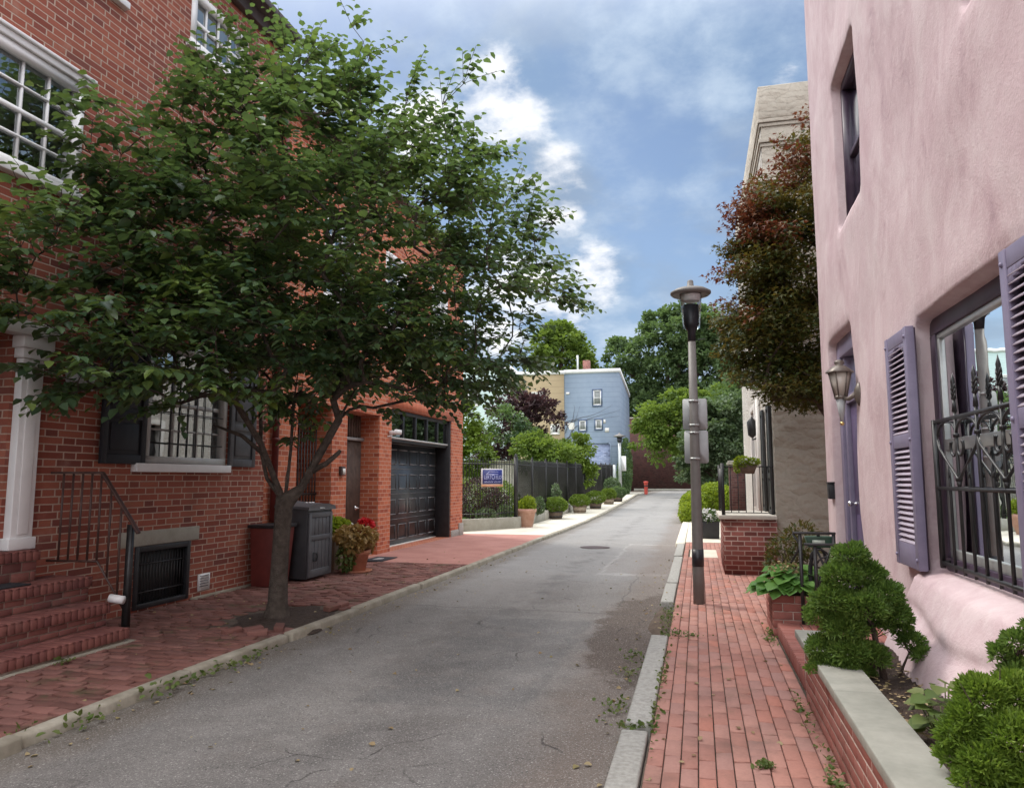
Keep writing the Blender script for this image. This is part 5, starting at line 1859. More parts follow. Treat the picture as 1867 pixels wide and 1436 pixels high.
w = sash_window(wh, FW, 13.95, 14.75, 0.95, 2.9, 1, 2, M['cream_paint'], d=0.08, trim=0.12, pane_d=0.12)
for a in (14.5, 17.5):
    sash_window(wh, FW, a, a + 1.1, 4.4, 6.2, 2, 2, M['cream_paint'], d=0.08, trim=0.08, pane_d=0.12)
mb = MB()
for a, b, c, d_ in ((16.6, 16.76, 0.98, 3.2), (17.74, 17.9, 0.98, 3.2), (16.76, 17.74, 3.08, 3.2)):
    fbox(mb, FW, a, b, c, d_, -0.06, 0.1)
mb.build('door_surround', M['cream_paint'], wh, bevel=0.01)
mb = MB()
fbox(mb, FW, 16.77, 17.73, 1.0, 3.08, 0.12, 0.17)
mb.build('door', M['black'], wh)
panel_shutter(wh, FW, 13.47, 13.93, 0.95, 2.9, M['iron'], d=-0.06)
panel_shutter(wh, FW, 14.78, 15.24, 0.95, 2.9, M['iron'], d=-0.06)
mb = MB()
mb.tube([(XW - 0.05, 15.75, 0.95), (XW - 0.05, 15.75, 3.2)], 0.045, 8)
mb.build('downspout', M['cream_paint'], wh)
wl2 = thing('porch_lantern', (XW - 0.1, 16.2, 2.4), 'slim black carriage lantern on the white stucco wall', 'lantern')
mb = MB()
mb.lathe((XW - 0.14, 16.2, 2.45), [(0.03, 0), (0.085, 0.05), (0.10, 0.32), (0.02, 0.42), (0.0, 0.45)], 6)
mb.build('housing', M['black'], wl2)
mb = MB()
mb.tube([(XW - 0.002, 16.2, 2.45), (XW - 0.14, 16.2, 2.40), (XW - 0.14, 16.2, 2.46)], 0.015, 6)
mb.build('bracket', M['black'], wl2)

# raised brick porch of the white house
por = thing('brick_porch', (0.8, 14, 0), 'dark brick porch block with pale slab top beside the lamp post', 'porch')
mb = MB()
mb.box(0.40, XW - 0.004, 13.2, 15.0, -0.05, 0.915)
mb.build('base', M['brick_purple'], por)
mb = MB()
mb.box(0.33, XW - 0.003, 13.14, 15.06, 0.917, 0.985)
mb.build('slab', M['concrete'], por, bevel=0.008)
mb = MB()
for i in range(4):
    mb.box(0.42, 1.2, 15.06 + i * 0.28, 15.34 + i * 0.28, -0.04, 0.80 - i * 0.21)
mb.build('steps', M['brick_purple'], por, bevel=0.006)
pr_ = thing('porch_railing', (0.4, 13.2, 0.98), 'thin black iron railing on the pale porch slab', 'railing')
mb = MB()
mb.box(0.40, 1.24, 13.185, 13.215, 1.79, 1.81)
mb.box(0.40, 1.24, 13.193, 13.207, 1.02, 1.035)
mb.box(0.402, 0.418, 13.215, 15.0, 1.79, 1.81)
mb.box(0.402, 0.418, 13.215, 15.0, 1.02, 1.035)
mb.build('rails', M['iron'], pr_)
for x, y0 in ((0.41, 13.2), (0.41, 14.98)):
    mb = MB()
    mb.box(x - 0.028, x + 0.028, y0 - 0.028, y0 + 0.028, 0.986, 1.86)
    mb.build('post', M['iron'], pr_)
for i in range(6):
    mb = MB()
    mb.tube([(0.54 + i * 0.12, 13.2, 1.03), (0.54 + i * 0.12, 13.2, 1.79)], 0.008, 6)
    mb.build('baluster', M['iron'], pr_)
for i in range(10):
    mb = MB()
    mb.tube([(0.41, 13.36 + i * 0.16, 1.03), (0.41, 13.36 + i * 0.16, 1.79)], 0.008, 6)
    mb.build('baluster', M['iron'], pr_)
fb = thing('flower_trough', (0.82, 13.12, 1.7), 'small dark trough of yellow-green flowers hung on the porch railing', 'flower box')
mb = MB()
mb.frustum(0.72, 0.92, 13.06, 13.18, 1.68, 0.66, 0.98, 13.03, 13.18, 1.84)
mb.build('trough', M['barrel'], fb)
P, D, U, S = ellipsoid_leaves([((0.74, 13.10, 1.88), (0.12, 0.10, 0.09)), ((0.90, 13.10, 1.87), (0.11, 0.10, 0.07)), ((0.66, 13.09, 1.82), (0.06, 0.07, 0.12))], 900, 0.035)
leaves_obj('foliage', P, D, U, S, M['lf_yellowgreen'], fb)
P, D, U, S = ellipsoid_leaves([((0.86, 13.10, 1.91), (0.12, 0.10, 0.07))], 60, 0.03)
leaves_obj('flowers', P, D, U, S, M['fl_white'], fb, shape=LEAF_R)

# ================================================================== HOUSES AT THE FAR END
def gable_box(name, x0, x1, y0, y1, z0, z1, mat, label, windows=(), roofdrop=0.0, trim=M['white_paint']):
    t = thing(name, ((x0 + x1) / 2, (y0 + y1) / 2, z0), label, 'house')
    mb = MB()
    mb.add([(x0, y0, z0), (x1, y0, z0), (x1, y1, z0), (x0, y1, z0), (x0, y0, z1), (x1, y0, z1), (x1, y1, z1 - roofdrop), (x0, y1, z1 - roofdrop)],
           [(0, 1, 5, 4), (1, 2, 6, 5), (2, 3, 7, 6), (3, 0, 4, 7)])
    mb.build('wall', mat, t)
    mb = MB()
    mb.add([(x0 - 0.0, y0 - 0.12, z1 - 0.25), (x1 + 0.1, y0 - 0.12, z1 - 0.25), (x1 + 0.1, y1, z1 - roofdrop - 0.25), (x0, y1, z1 - roofdrop - 0.25),
            (x0 - 0.0, y0 - 0.12, z1 + 0.05), (x1 + 0.1, y0 - 0.12, z1 + 0.05), (x1 + 0.1, y1, z1 - roofdrop + 0.05), (x0, y1, z1 - roofdrop + 0.05)],
           [(0, 3, 2, 1), (4, 5, 6, 7), (0, 1, 5, 4), (1, 2, 6, 5), (2, 3, 7, 6), (3, 0, 4, 7)])
    mb.build('roof', trim, t)
    for (a, b, c, d_, cols, rows) in windows:
        fn = lambda u, v, dd: (u, y0 + dd - 0.02, v)
        mbw = MB()
        o = 0.10
        fbox(mbw, fn, a - o, b + o, d_, d_ + o, -0.06, 0.018)
        fbox(mbw, fn, a - o, b + o, c - o, c, -0.06, 0.018)
        fbox(mbw, fn, a - o, a, c, d_, -0.06, 0.018)
        fbox(mbw, fn, b, b + o, c, d_, -0.06, 0.018)
        surround = mbw.build('window', M['blue_stain'] if mat is M['sid_blue'] else M['cream_paint'], t)
        mbw = MB()
        f_ = 0.09
        for q in ((a, b, d_ - f_, d_), (a, b, c, c + f_), (a, a + f_, c + f_, d_ - f_), (b - f_, b, c + f_, d_ - f_)):
            fbox(mbw, fn, *q, -0.04, 0.01)
        if rows > 1:
            fbox(mbw, fn, a + f_, b - f_, (c + d_) / 2 - 0.03, (c + d_) / 2 + 0.03, -0.035, 0.005)
        mbw.build('sash', M['white_paint'], surround)
        mbw = MB()
        fbox(mbw, fn, a + f_, b - f_, c + f_, d_ - f_, -0.012, 0.012)
        mbw.build('pane', M['curtain_grey'], surround)
    return t


YB = 62.0
blue = gable_box('blue_house', -10.85, -6.15, YB, 71, 0.3, 10.75, M['sid_blue'], 'pale blue flat-roofed house with small square windows at the street end',
                 [(-8.36, -7.70, 7.72, 9.0, 1, 2), (-9.83 + 0.25, -9.02, 5.62, 6.45, 1, 1), (-8.2, -7.68, 5.72, 6.5, 1, 1)], roofdrop=1.2)
mb = MB()
mb.box(-9.4, -7.0, YB - 0.04, YB - 0.003, 0.4, 4.45)
mb.build('painted_brick', M['brick_blue'], blue)
mb = MB()
mb.box(-9.5, -7.1, YB - 0.12, YB - 0.041, 4.5, 4.62)
mb.tube([(-7.05, YB - 0.1, 4.55), (-6.95, YB - 0.1, 4.4), (-6.95, YB - 0.1, 0.6)], 0.05, 6)
mb.build('drain_pipe', M['sid_blue'], blue)
mb = MB()
mb.box(-8.95, -7.86, YB - 0.09, YB - 0.042, 0.7, 2.75)
rdoor = tag(mb.build('red_doors', M['brick_dark_shade'], blue), 'dark red double doors')
mb = MB()
mb.box(-7.86, -7.76, YB - 0.1, YB - 0.043, 0.7, 2.8)
mb.build('door_post', M['white_paint'], blue)
mb = MB()
mb.add([(-10.62, YB - 0.03, 6.3), (-10.0, YB - 0.03, 6.3), (-10.0, YB - 0.03, 5.72), (-10.42, YB - 0.03, 5.70)], [(0, 1, 2, 3)])
mb.box(-7.55, -7.36, YB - 0.03, YB - 0.004, 6.2, 6.5)
mb.box(-7.42, -7.08, YB - 0.03, YB - 0.004, 5.45, 5.8)
mb.box(-10.7, -10.4, YB - 0.03, YB - 0.004, 8.7, 8.9)
mb.build('bare_patches', M['cream_paint'], blue)
mb = MB()
mb.tube([(-9.9, YB + 1.5, 10.6), (-9.9, YB + 1.5, 12.3)], 0.09, 8)
mb.build('vent_pipe', M['galv'], blue)
mb = MB()
mb.box(-9.6, -9.0, YB + 2.5, YB + 3.1, 10.3, 12.0)
mb.build('chimney', M['brick_purple'], blue)
# bare creeper on the blue wall
mb = MB()
rc = random.Random(4)
for s in range(9):
    p = Vector((-10.7 + rc.uniform(-0.1, 0.6), YB - 0.03, 4.2 + rc.uniform(0, 2.5)))
    d = Vector((rc.uniform(0.3, 1.0), 0, rc.uniform(0.2, 0.9)))
    pts = [p.copy()]
    for k in range(9):
        d += Vector((rc.uniform(-0.35, 0.35), 0, rc.uniform(-0.3, 0.3)))
        p = p + d * 0.32
        p.z = min(p.z, 9.6)
        pts.append(p.copy())
    mb.tube(pts, [0.022 - 0.002 * k for k in range(10)], 4)
tag(mb.build('creeper', M['bark'], base=(-10, YB, 4)), 'bare creeper stems spreading over the left of the blue wall', 'creeper')
gable_box('mustard_house', -15.6, -10.87, YB - 0.05, 71, 0.3, 10.72, M['sid_mustard'], 'mustard coloured house joined to the left of the blue house',
          [(-11.95, -11.35, 5.4, 6.1, 1, 1), (-13.6, -12.6, 8.0, 8.9, 1, 1)], roofdrop=1.0)
gable_box('mint_house', -23, -15.62, YB + 0.2, 71, 0.3, 11.3, M['sid_mint'], 'pale mint clapboard house furthest left at the street end', [(-19.5, -18.6, 8.0, 9.2, 1, 2)], roofdrop=0.6)
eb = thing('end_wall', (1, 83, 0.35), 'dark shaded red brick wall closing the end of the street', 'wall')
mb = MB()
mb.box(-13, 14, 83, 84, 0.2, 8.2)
mb.build('wall', M['brick_dark_shade'], eb)
mb = MB()
mb.box(-13.05, 14.05, 82.93, 84.05, 8.202, 8.36)
mb.build('coping', M['concrete_grey'], eb)
mb = MB()
mb.box(-6.8, 14, 82.6, 82.97, 0.2, 0.5)
mb.build('plinth', M['concrete_grey'], eb)
# brick gate pier beyond the white house
gp = thing('gate_pier', (1.1, 24.2, 0), 'reddish brick pier with stone cap beyond the white stucco house', 'pier')
mb = MB()
mb.box(0.95, 1.42, 24.0, 24.47, -0.05, 2.02)
mb.build('shaft', M['brick_dark_shade'], gp)
mb = MB()
mb.box(0.90, 1.47, 23.95, 24.52, 2.022, 2.10)
mb.box(0.93, 1.44, 23.98, 24.49, 2.102, 2.15)
mb.build('cap', M['concrete_grey'], gp, bevel=0.01)

# ================================================================== STREET LAMPS AND SIGNS
lamp = thing('street_lamp', (-0.025, 10.07, 0), 'tall brown street lamp with flat hat and black band on the brick path', 'street lamp')
lx, ly = -0.025, 10.07
mb = MB()
mb.lathe((lx, ly, 0), [(0.073, -0.03), (0.071, 0.46), (0.07, 0.70), (0.062, 2.0), (0.050, 3.45)], 24)
mb.build('pole', M['lamp_pole'], lamp, smooth=True)
mb = MB()
mb.lathe((lx, ly, 0), [(0.0765, 0.475), (0.0755, 0.69)], 24)
mb.build('band', M['lamp_black'], lamp, smooth=True)
mb = MB()
mb.lathe((lx, ly, 0), [(0.052, 3.42), (0.054, 3.56), (0.092, 3.62), (0.100, 3.66), (0.102, 3.915), (0.092, 3.92), (0.0, 3.92)], 28)
mb.build('socket', M['lamp_black'], lamp, smooth=False)
mb = MB()
mb.lathe((lx, ly, 0), [(0.108, 3.60), (0.116, 3.66), (0.132, 3.90), (0.148, 4.05), (0.150, 4.075)], 28)
mb.build('glass_globe', M['lens_clear'], lamp, smooth=True)
mb = MB()
mb.lathe((lx, ly, 0), [(0.0, 3.965), (0.10, 3.965), (0.118, 3.972), (0.134, 4.05), (0.134, 4.06), (0.0, 4.061)], 28)
mb.build('reflector', M['white_paint'], lamp, smooth=False)
mb = MB()
mb.lathe((lx, ly, 0), [(0.15, 4.062), (0.245, 4.050), (0.268, 4.072), (0.268, 4.095), (0.20, 4.135), (0.08, 4.165), (0.045, 4.175), (0.04, 4.245), (0.03, 4.26), (0.0, 4.262)], 36)
mb.build('hat', M['lamp_pole'], lamp, smooth=True)
mb = MB()
mb.tube([(lx + 0.06, ly, 3.44), (lx + 0.18, ly, 3.45)], 0.006, 6)
mb.build('wire', M['iron'], lamp)


def rplate(name, x0, x1, z0, z1, y, r, mat, parent=None, base=None):
    mb = MB()
    pts = []
    for cx_, cz_, a0 in ((x1 - r, z1 - r, 0), (x0 + r, z1 - r, 90), (x0 + r, z0 + r, 180), (x1 - r, z0 + r, 270)):
        for k in range(5):
            t = R(a0 + k * 22.5)
            pts.append((cx_ + r * math.cos(t), cz_ + r * math.sin(t)))
    n = len(pts)
    mb.add([(a, y, b) for a, b in pts] + [(a, y + 0.004, b) for a, b in pts], [tuple(range(n)), tuple(range(2 * n - 1, n - 1, -1))] + [(i, n + i, n + (i + 1) % n, (i + 1) % n) for i in range(n)])
    return mb.build(name, mat, parent, base)


for (x0, x1, z0, z1, lab, clamps) in ((-0.172, 0.148, 2.245, 2.66, 'upper of two grey sign plates seen from behind on the brown lamp post', (2.62, 2.30)),
                                      (-0.160, 0.150, 1.80, 2.235, 'lower of two grey sign plates seen from behind on the brown lamp post', (2.20, 1.86))):
    t = thing('traffic_sign', (lx, ly + 0.075, z0), lab, 'sign', 'sign plates on the lamp post')
    rplate('plate', x0, x1, z0, z1, ly + 0.076, 0.03, M['sign_back'], t)
    mb = MB()
    for z in clamps:
        mb.lathe((lx, ly, z), [(0.0655, -0.012), (0.068, -0.012), (0.068, 0.012), (0.0655, 0.012)], 20)
        mb.box(lx - 0.014, lx + 0.02, ly - 0.085, ly - 0.064, z - 0.012, z + 0.012)
    mb.build('clamps', M['galv'], t)

fl = thing('street_lamp', (-5.02, 50, gz(50)), 'small distant grey street lamp at the far end of the black fence', 'street lamp')
b0 = gz(50)
mb = MB()
mb.lathe((-5.02, 50, b0), [(0.12, 0), (0.11, 2.0), (0.10, 3.75)], 12)
mb.build('pole', M['galv'], fl)
mb = MB()
mb.lathe((-5.02, 50, b0), [(0.1, 3.7), (0.16, 3.8), (0.17, 4.05)], 12)
mb.build('socket', M['lamp_black'], fl)
mb = MB()
mb.lathe((-5.02, 50, b0), [(0.17, 4.05), (0.42, 4.12), (0.40, 4.16), (0.08, 4.28), (0.0, 4.4)], 16)
mb.build('hat', M['lamp_pole'], fl)
rplate('sign_plate', -4.98, -4.62, 2.1, 3.1, 50.16, 0.04, M['white_paint'], fl)
fp = thing('sign_post', (-5.55, 51.5, gz(51.5)), 'plain grey post beside the distant street lamp', 'post')
mb = MB()
mb.lathe((-5.55, 51.5, gz(51.5)), [(0.11, 0), (0.11, 2.2), (0.0, 2.25)], 10)
mb.build('shaft', M['galv'], fp)

bo = thing('bollard', (-4.0, 60, 0.35), 'red bollard standing at the far end of the street', 'bollard')
mb = MB()
mb.lathe((-4.0, 60, gz(60)), [(0.13, 0), (0.13, 0.04), (0.16, 0.9), (0.19, 0.92), (0.19, 1.02), (0.0, 1.05)], 16)
mb.build('body', M['red_paint'], bo)
mb = MB()
mb.lathe((-4.0, 60, gz(60)), [(0.156, 0.62), (0.16, 0.72)], 16)
mb.build('stripe', M['cornice'], bo)

# ================================================================== FENCE WITH ITS SIGN
FA, FB = Vector((-7.04, 21.9, 0)), Vector((-5.8, 23.8, 0))
dw = thing('dwarf_wall', (-5.8, 24, 0), 'low concrete wall carrying the black picket fence', 'wall')
mb = MB()
dF = (FB - FA).normalized()
nF = Vector((dF.y, -dF.x, 0))
mb.obox((FA + FB) / 2 + Vector((0, 0, 0.15)) - dF * 0.05, dF * ((FB - FA).length / 2 + 0.12), nF * 0.11, (0, 0, 0.205))
mb.build('front_run', M['concrete_grey'], dw, bevel=0.012)
mb = MB()
yy = [23.86, 28, 32, 36, 40, 44, 48, 53.6]
for a, b in zip(yy, yy[1:]):
    za, zb = gz(a), gz(b)
    mb.add([(-5.92, a, za - .1), (-5.69, a, za - .1), (-5.69, b - .01, zb - .1), (-5.92, b - .01, zb - .1), (-5.92, a, za + .36), (-5.69, a, za + .36), (-5.69, b - .01, zb + .36), (-5.92, b - .01, zb + .36)],
           [(0, 3, 2, 1), (4, 5, 6, 7), (0, 1, 5, 4), (1, 2, 6, 5), (2, 3, 7, 6), (3, 0, 4, 7)])
mb.build('street_run', M['concrete_grey'], dw)
fence = thing('picket_fence', (-5.8, 24, 0.36), 'tall black iron picket fence round the garden along the pale pavement', 'fence')


def fence_bay(p, q, n):
    mb = MB()
    for z in (0.50, 2.06):
        mb.tube([p + Vector((0, 0, z + gz(p.y))), q + Vector((0, 0, z + gz(q.y)))], 0.017, 4)
    for i in range(n):
        c = p.lerp(q, (i + 0.5) / n)
        z0 = gz(c.y)
        mb.tube([c + Vector((0, 0, 0.42 + z0)), c + Vector((0, 0, 2.17 + z0)), c + Vector((0, 0, 2.26 + z0))], [0.0115, 0.0115, 0.002], 4)
    mb.build('picket_panel', M['iron'], fence)


def fence_post(p, w=0.035, h=2.26):
    mb = MB()
    z0 = gz(p.y)
    mb.box(p.x - w, p.x + w, p.y - w, p.y + w, 0.36 + z0, h + z0)
    mb.lathe((p.x, p.y, h + z0), [(w * 1.3, 0), (w * 1.3, 0.02), (w * 0.7, 0.03), (w * 0.95, 0.07), (0.0, 0.11)], 10)
    mb.build('post', M['iron'], fence)


fence_bay(FA, FB, 20)
fence_post(FB, 0.06, 2.30)
ny_ = 12
for i in range(ny_):
    a = Vector((-5.8, 23.8 + i * 2.475, 0))
    b = Vector((-5.8, 23.8 + (i + 1) * 2.475, 0))
    fence_bay(a, b, 22)
    fence_post(b, 0.04)

sg = thing('fence_sign', ((FA + FB) / 2).to_tuple(), 'blue and white contractor sign with orange foot tied to the black fence', 'sign')
sc_ = FA.lerp(FB, 0.53) + nF * 0.035


def SP(u, v, d=0.0):
    p = sc_ + dF * u + nF * d
    return (p.x, p.y, 1.34 + v)


def sbox(mb, u0, u1, v0, v1, d0, d1):
    p = [SP(u, v, d) for d in (d0, d1) for u, v in ((u0, v0), (u1, v0), (u1, v1), (u0, v1))]
    mb.add(p, [(0, 3, 2, 1), (4, 5, 6, 7), (0, 1, 5, 4), (1, 2, 6, 5), (2, 3, 7, 6), (3, 0, 4, 7)])


mb = MB()
sbox(mb, -0.46, 0.46, 0.0, 0.57, 0.0, 0.006)
mb.build('board', M['sign_white'], sg)
mb = MB()
sbox(mb, -0.455, 0.455, 0.002, 0.075, 0.0065, 0.009)
mb.build('orange_foot', M['sign_orange'], sg)
mb = MB()
sbox(mb, -0.41, 0.42, 0.085, 0.54, 0.0065, 0.0095)
bp_ = mb.build('blue_panel', M['sign_blue'], sg)
mb = MB()
sbox(mb, -0.12, 0.25, 0.465, 0.48, 0.010, 0.013)
sbox(mb, -0.28, 0.25, 0.385, 0.402, 0.010, 0.013)
p = [SP(u, v, d) for d in (0.010, 0.013) for u, v in ((-0.29, 0.39), (-0.26, 0.39), (-0.10, 0.48), (-0.13, 0.48))]
mb.add(p, [(0, 3, 2, 1), (4, 5, 6, 7), (0, 1, 5, 4), (1, 2, 6, 5), (2, 3, 7, 6), (3, 0, 4, 7)])
mb.build('roof_emblem', M['sign_lilac'], bp_)
mb = MB()
sbox(mb, -0.38, 0.38, 0.02, 0.028, 0.0092, 0.011)
sbox(mb, -0.35, 0.40, 0.045, 0.053, 0.0092, 0.011)
mb.build('red_lines', M['sign_red'], sg)


def text_mesh(body, size, u, v, d, name, mat, parent, sx=1.0):
    cu = bpy.data.curves.new('t', 'FONT')
    cu.body = body
    cu.size = size
    cu.align_x = 'CENTER'
    cu.extrude = 0.0
    o = bpy.data.objects.new('t', cu)
    C.objects.link(o)
    dg = bpy.context.evaluated_depsgraph_get()
    dg.update()
    me = bpy.data.meshes.new_from_object(o.evaluated_get(dg))
    vs_ = [SP(u + p.co.x * sx, v + p.co.y, d) for p in me.vertices]
    fs = [tuple(p.vertices) for p in me.polygons]
    bpy.data.objects.remove(o)
    bpy.data.curves.remove(cu)
    mesh_obj(name, np.array(vs_), fs, mat, parent)


text_mesh('LERT', 0.175, -0.20, 0.245, 0.012, 'lettering', M['sign_lilac'], bp_, 0.82)
text_mesh('O', 0.21, 0.035, 0.24, 0.012, 'lettering', M['sign_lilac'], bp_, 0.85)
text_mesh('ELO', 0.165, 0.265, 0.245, 0.012, 'lettering', M['sign_lilac'], bp_, 0.85)
mb = MB()
for i in range(15):
    if i == 8:
        continue
    u0 = -0.35 + i * 0.048
    h_ = 0.05 if i % 3 else 0.036
    sbox(mb, u0, u0 + 0.010, 0.125, 0.125 + h_, 0.0105, 0.0125)
    sbox(mb, u0 + 0.010, u0 + 0.03, 0.125 + (0.02 if i % 2 else 0.035), 0.137 + (0.02 if i % 2 else 0.035), 0.0105, 0.0125)
mb.build('small_lettering', M['sign_lilac'], bp_)['kind'] = 'stuff'

# ================================================================== GARDEN BEHIND THE FENCE
mb = MB()
for a, b in ((21.0, 24), (24, 30), (30, 36), (36, 44), (44, 52), (52, 61.9)):
    mb.quad((-26, a, 0.2 + gz(a)), (-5.93 if a > 23.9 else -7.3, a, 0.2 + gz(a)), (-5.93, b, 0.2 + gz(b)), (-26, b, 0.2 + gz(b)))
tag(mb.build('garden_lawn', M['grass']), kind='structure')
gw = thing('garden_wall', (-12, 33.5, 0.2), 'pale pinkish garden wall with a dark opening behind the black fence', 'wall')
mb = MB()
fg = lambda u, v, d: (u, 33.5 + d, v)
wall_holes(mb, fg, -20, -7.2, 0.1, 2.35, [(-10.2, -9.5, 0.1, 1.9, 0.3)])
mb.box(-20, -7.2, 33.8, 33.9, 0.1, 2.3)
mb.build('wall', M['stucco_front'], gw)
mb = MB()
mb.box(-20.05, -7.15, 33.44, 33.95, 2.352, 2.43)
mb.build('coping', M['concrete_grey'], gw)
mb = MB()
mb.box(-10.35, -10.2, 33.4, 33.498, 0.1, 1.95)
mb.box(-9.5, -9.35, 33.4, 33.498, 0.1, 1.95)
mb.box(-10.35, -9.35, 33.4, 33.498, 1.952, 2.1)
mb.build('door_frame', M['white_paint'], gw)


def shrub(name, base, blobs, n, size, mat, label, cat='shrub', group=None, shape=LEAF, stems=6, surf=0.7, clump=None, r=None):
    t = thing(name, base, label, cat, group)
    rr = r or rng
    if clump:
        nc, per, cr = clump
        P, D, U, S = clumpy(blobs, nc, per, cr, size, rr)
    else:
        P, D, U, S = ellipsoid_leaves(blobs, n, size, rr, surf=surf)
    k = P[:, 2] > base[2] - 0.02
    leaves_obj('foliage', P[k], D[k], U[k], S[k], mat, t, shape=shape)
    if stems:
        mb = MB()
        for i in range(stems):
            b = blobs[i % len(blobs)]
            c = Vector(b[0]) + Vector((rnd.uniform(-.4, .4) * b[1][0], rnd.uniform(-.4, .4) * b[1][1], rnd.uniform(-.2, .4) * b[1][2]))
            s = Vector(base) + Vector((rnd.uniform(-.1, .1), rnd.uniform(-.1, .1), -0.03))
            mid = s.lerp(c, 0.5) + Vector((0, 0, 0.1))
            mb.tube([s, mid, c], [0.03, 0.02, 0.006], 5)
        mb.build('stems', M['bark_dark'], t)
    return t


shrub('garden_shrub', (-7.3, 24.6, 0.2), [((-7.3, 24.6, 0.9), (0.75, 0.6, 0.75)), ((-6.75, 24.9, 0.7), (0.45, 0.4, 0.5))], 2600, 0.07, M['lf_purple'], 'dark olive shrub just behind the sign on the fence')
shrub('garden_shrub', (-6.6, 25.6, 0.2), [((-6.6, 25.6, 0.75), (0.5, 0.5, 0.65)), ((-7.0, 26.3, 0.85), (0.6, 0.5, 0.7))], 2600, 0.07, M['lf_light'], 'feathery pale green shrub behind the front corner of the fence')
shrub('garden_shrub', (-8.3, 26.0, 0.2), [((-8.3, 26, 0.8), (0.8, 0.7, 0.8))], 2400, 0.08, M['lf_box'], 'bushy green shrub behind the brick corner of the garage')
shrub('flowering_shrub', (-6.55, 22.9, 0.2), [((-6.6, 23.0, 0.45), (0.35, 0.2, 0.22)), ((-6.15, 23.7, 0.5), (0.25, 0.2, 0.25))], 900, 0.05, M['lf_dogwood'], 'low white flowering plants inside the foot of the fence', stems=3)
shrub('rose_bush', (-5.62, 29.9, 0.36), [((-5.6, 29.9, 0.9), (0.2, 0.25, 0.45)), ((-5.6, 29.7, 1.2), (0.12, 0.15, 0.2))], 420, 0.08, M['lf_dogwood'], 'straggly pale rose growing through the fence behind the first barrel', stems=4)
shrub('rose_bush', (-5.62, 26.6, 0.36), [((-5.62, 26.6, 0.62), (0.2, 0.3, 0.3))], 420, 0.07, M['lf_dogwood'], 'low dusty green rose between the terracotta pot and the first barrel', stems=3)
shrub('grey_shrub', (-5.2, 47.5, gz(47)), [((-5.3, 47.5, gz(47) + 0.7), (0.55, 0.7, 0.7))], 1500, 0.12, M['lf_dogwood'], 'greyish bush at the far end of the fence beside the distant lamp', stems=3)
shrub('shade_shrub', (-5.75, 60.5, gz(60)), [((-5.75, 60.5, 1.8), (0.55, 1.0, 1.6)), ((-5.75, 62.5, 2.6), (0.45, 1.0, 2.4))], 5200, 0.14, M['lf_big'], 'dark green bush added for the shade between the fence end and the blue house', stems=3)  # added bush stands in for shade low on the blue wall

# ================================================================== BACKGROUND TREES
def bg_tree(name, base, top, r0, blobs, clump, size, leafmat, label, group=None, bark=M['bark_dark'], seed=1, shape=LEAF, flat=0.6, surf=0.5):
    t = thing(name, base, label, 'tree', group)
    r = np.random.default_rng(seed)
    nc, per, cr = clump
    P, D, U, S = clumpy(blobs, nc, per, cr, size, r, flat, surf)
    k = P[:, 2] > base[2] + 0.1
    leaves_obj('crown', P[k], D[k], U[k], S[k], leafmat, t, shape=shape)
    simple_trunk(base, top, r0, [b[0] for b in blobs], bark, t)
    return t


bg_tree('purple_plum', (-9.3, 38, 0.2), (-9.3, 38, 2.6), 0.16,
        [((-10.0, 38, 4.1), (1.5, 1.4, 1.5)), ((-8.9, 38.2, 4.9), (1.3, 1.3, 1.3)), ((-7.9, 38, 5.0), (1.1, 1.1, 1.25)), ((-10.6, 37.6, 3.2), (1.0, 1.1, 1.1)), ((-9.4, 37.8, 5.8), (0.9, 0.9, 0.7))],
        (110, 85, 0.42), 0.15, M['lf_purple'], 'dark purple-leaved tree in the garden before the mustard house', seed=3)
bg_tree('olive_tree', (-9.0, 36, 0.2), (-9.0, 36, 2.4), 0.12,
        [((-9.2, 35.7, 4.2), (0.9, 0.8, 0.9)), ((-8.3, 35.8, 3.6), (0.7, 0.7, 0.7))], (34, 80, 0.36), 0.13, M['lf_street'], 'small olive green tree tangled in the purple one', seed=4)
bg_tree('garden_tree', (-7.3, 34, 0.2), (-7.2, 34, 1.6), 0.1,
        [((-7.4, 34, 2.7), (1.15, 1.0, 0.95)), ((-6.3, 34.2, 2.5), (0.95, 0.9, 0.75)), ((-6.9, 34.3, 3.2), (0.8, 0.8, 0.55))], (80, 85, 0.36), 0.14, M['lf_light'], 'bright green small tree above the middle of the fence', seed=5)
bg_tree('garden_tree', (-6.2, 39, 0.2), (-6.2, 39, 1.8), 0.1,
        [((-6.3, 39, 3.0), (0.8, 0.9, 1.1)), ((-6.0, 39.2, 2.0), (0.7, 0.9, 0.8))], (55, 85, 0.36), 0.14, M['lf_box'], 'narrow green tree against the foot of the blue wall', seed=6)
bg_tree('garden_tree', (-11.2, 33, 0.2), (-11.0, 33, 2.0), 0.14,
        [((-10.9, 32.6, 4.0), (1.2, 1.2, 1.4)), ((-10.2, 33, 2.8), (1.1, 1.1, 1.0)), ((-11.3, 32.6, 5.0), (0.9, 0.9, 0.9))], (90, 85, 0.4), 0.15, M['lf_box'], 'leafy green tree peeping out beside the garage house corner', seed=7)
bg_tree('tall_tree', (-17.5, 97, 0.3), (-17.5, 97, 11), 0.5,
        [((-17.5, 97, 18.0), (3.9, 3.5, 4.2)), ((-19.2, 97, 16.0), (2.4, 2.6, 3.0)), ((-15.2, 97, 16.2), (2.4, 2.4, 3.4)), ((-17, 97, 20.6), (2.3, 2.3, 1.9))],
        (150, 80, 0.85), 0.42, M['lf_light'], 'round green tree rising behind the roof of the blue house', seed=8)
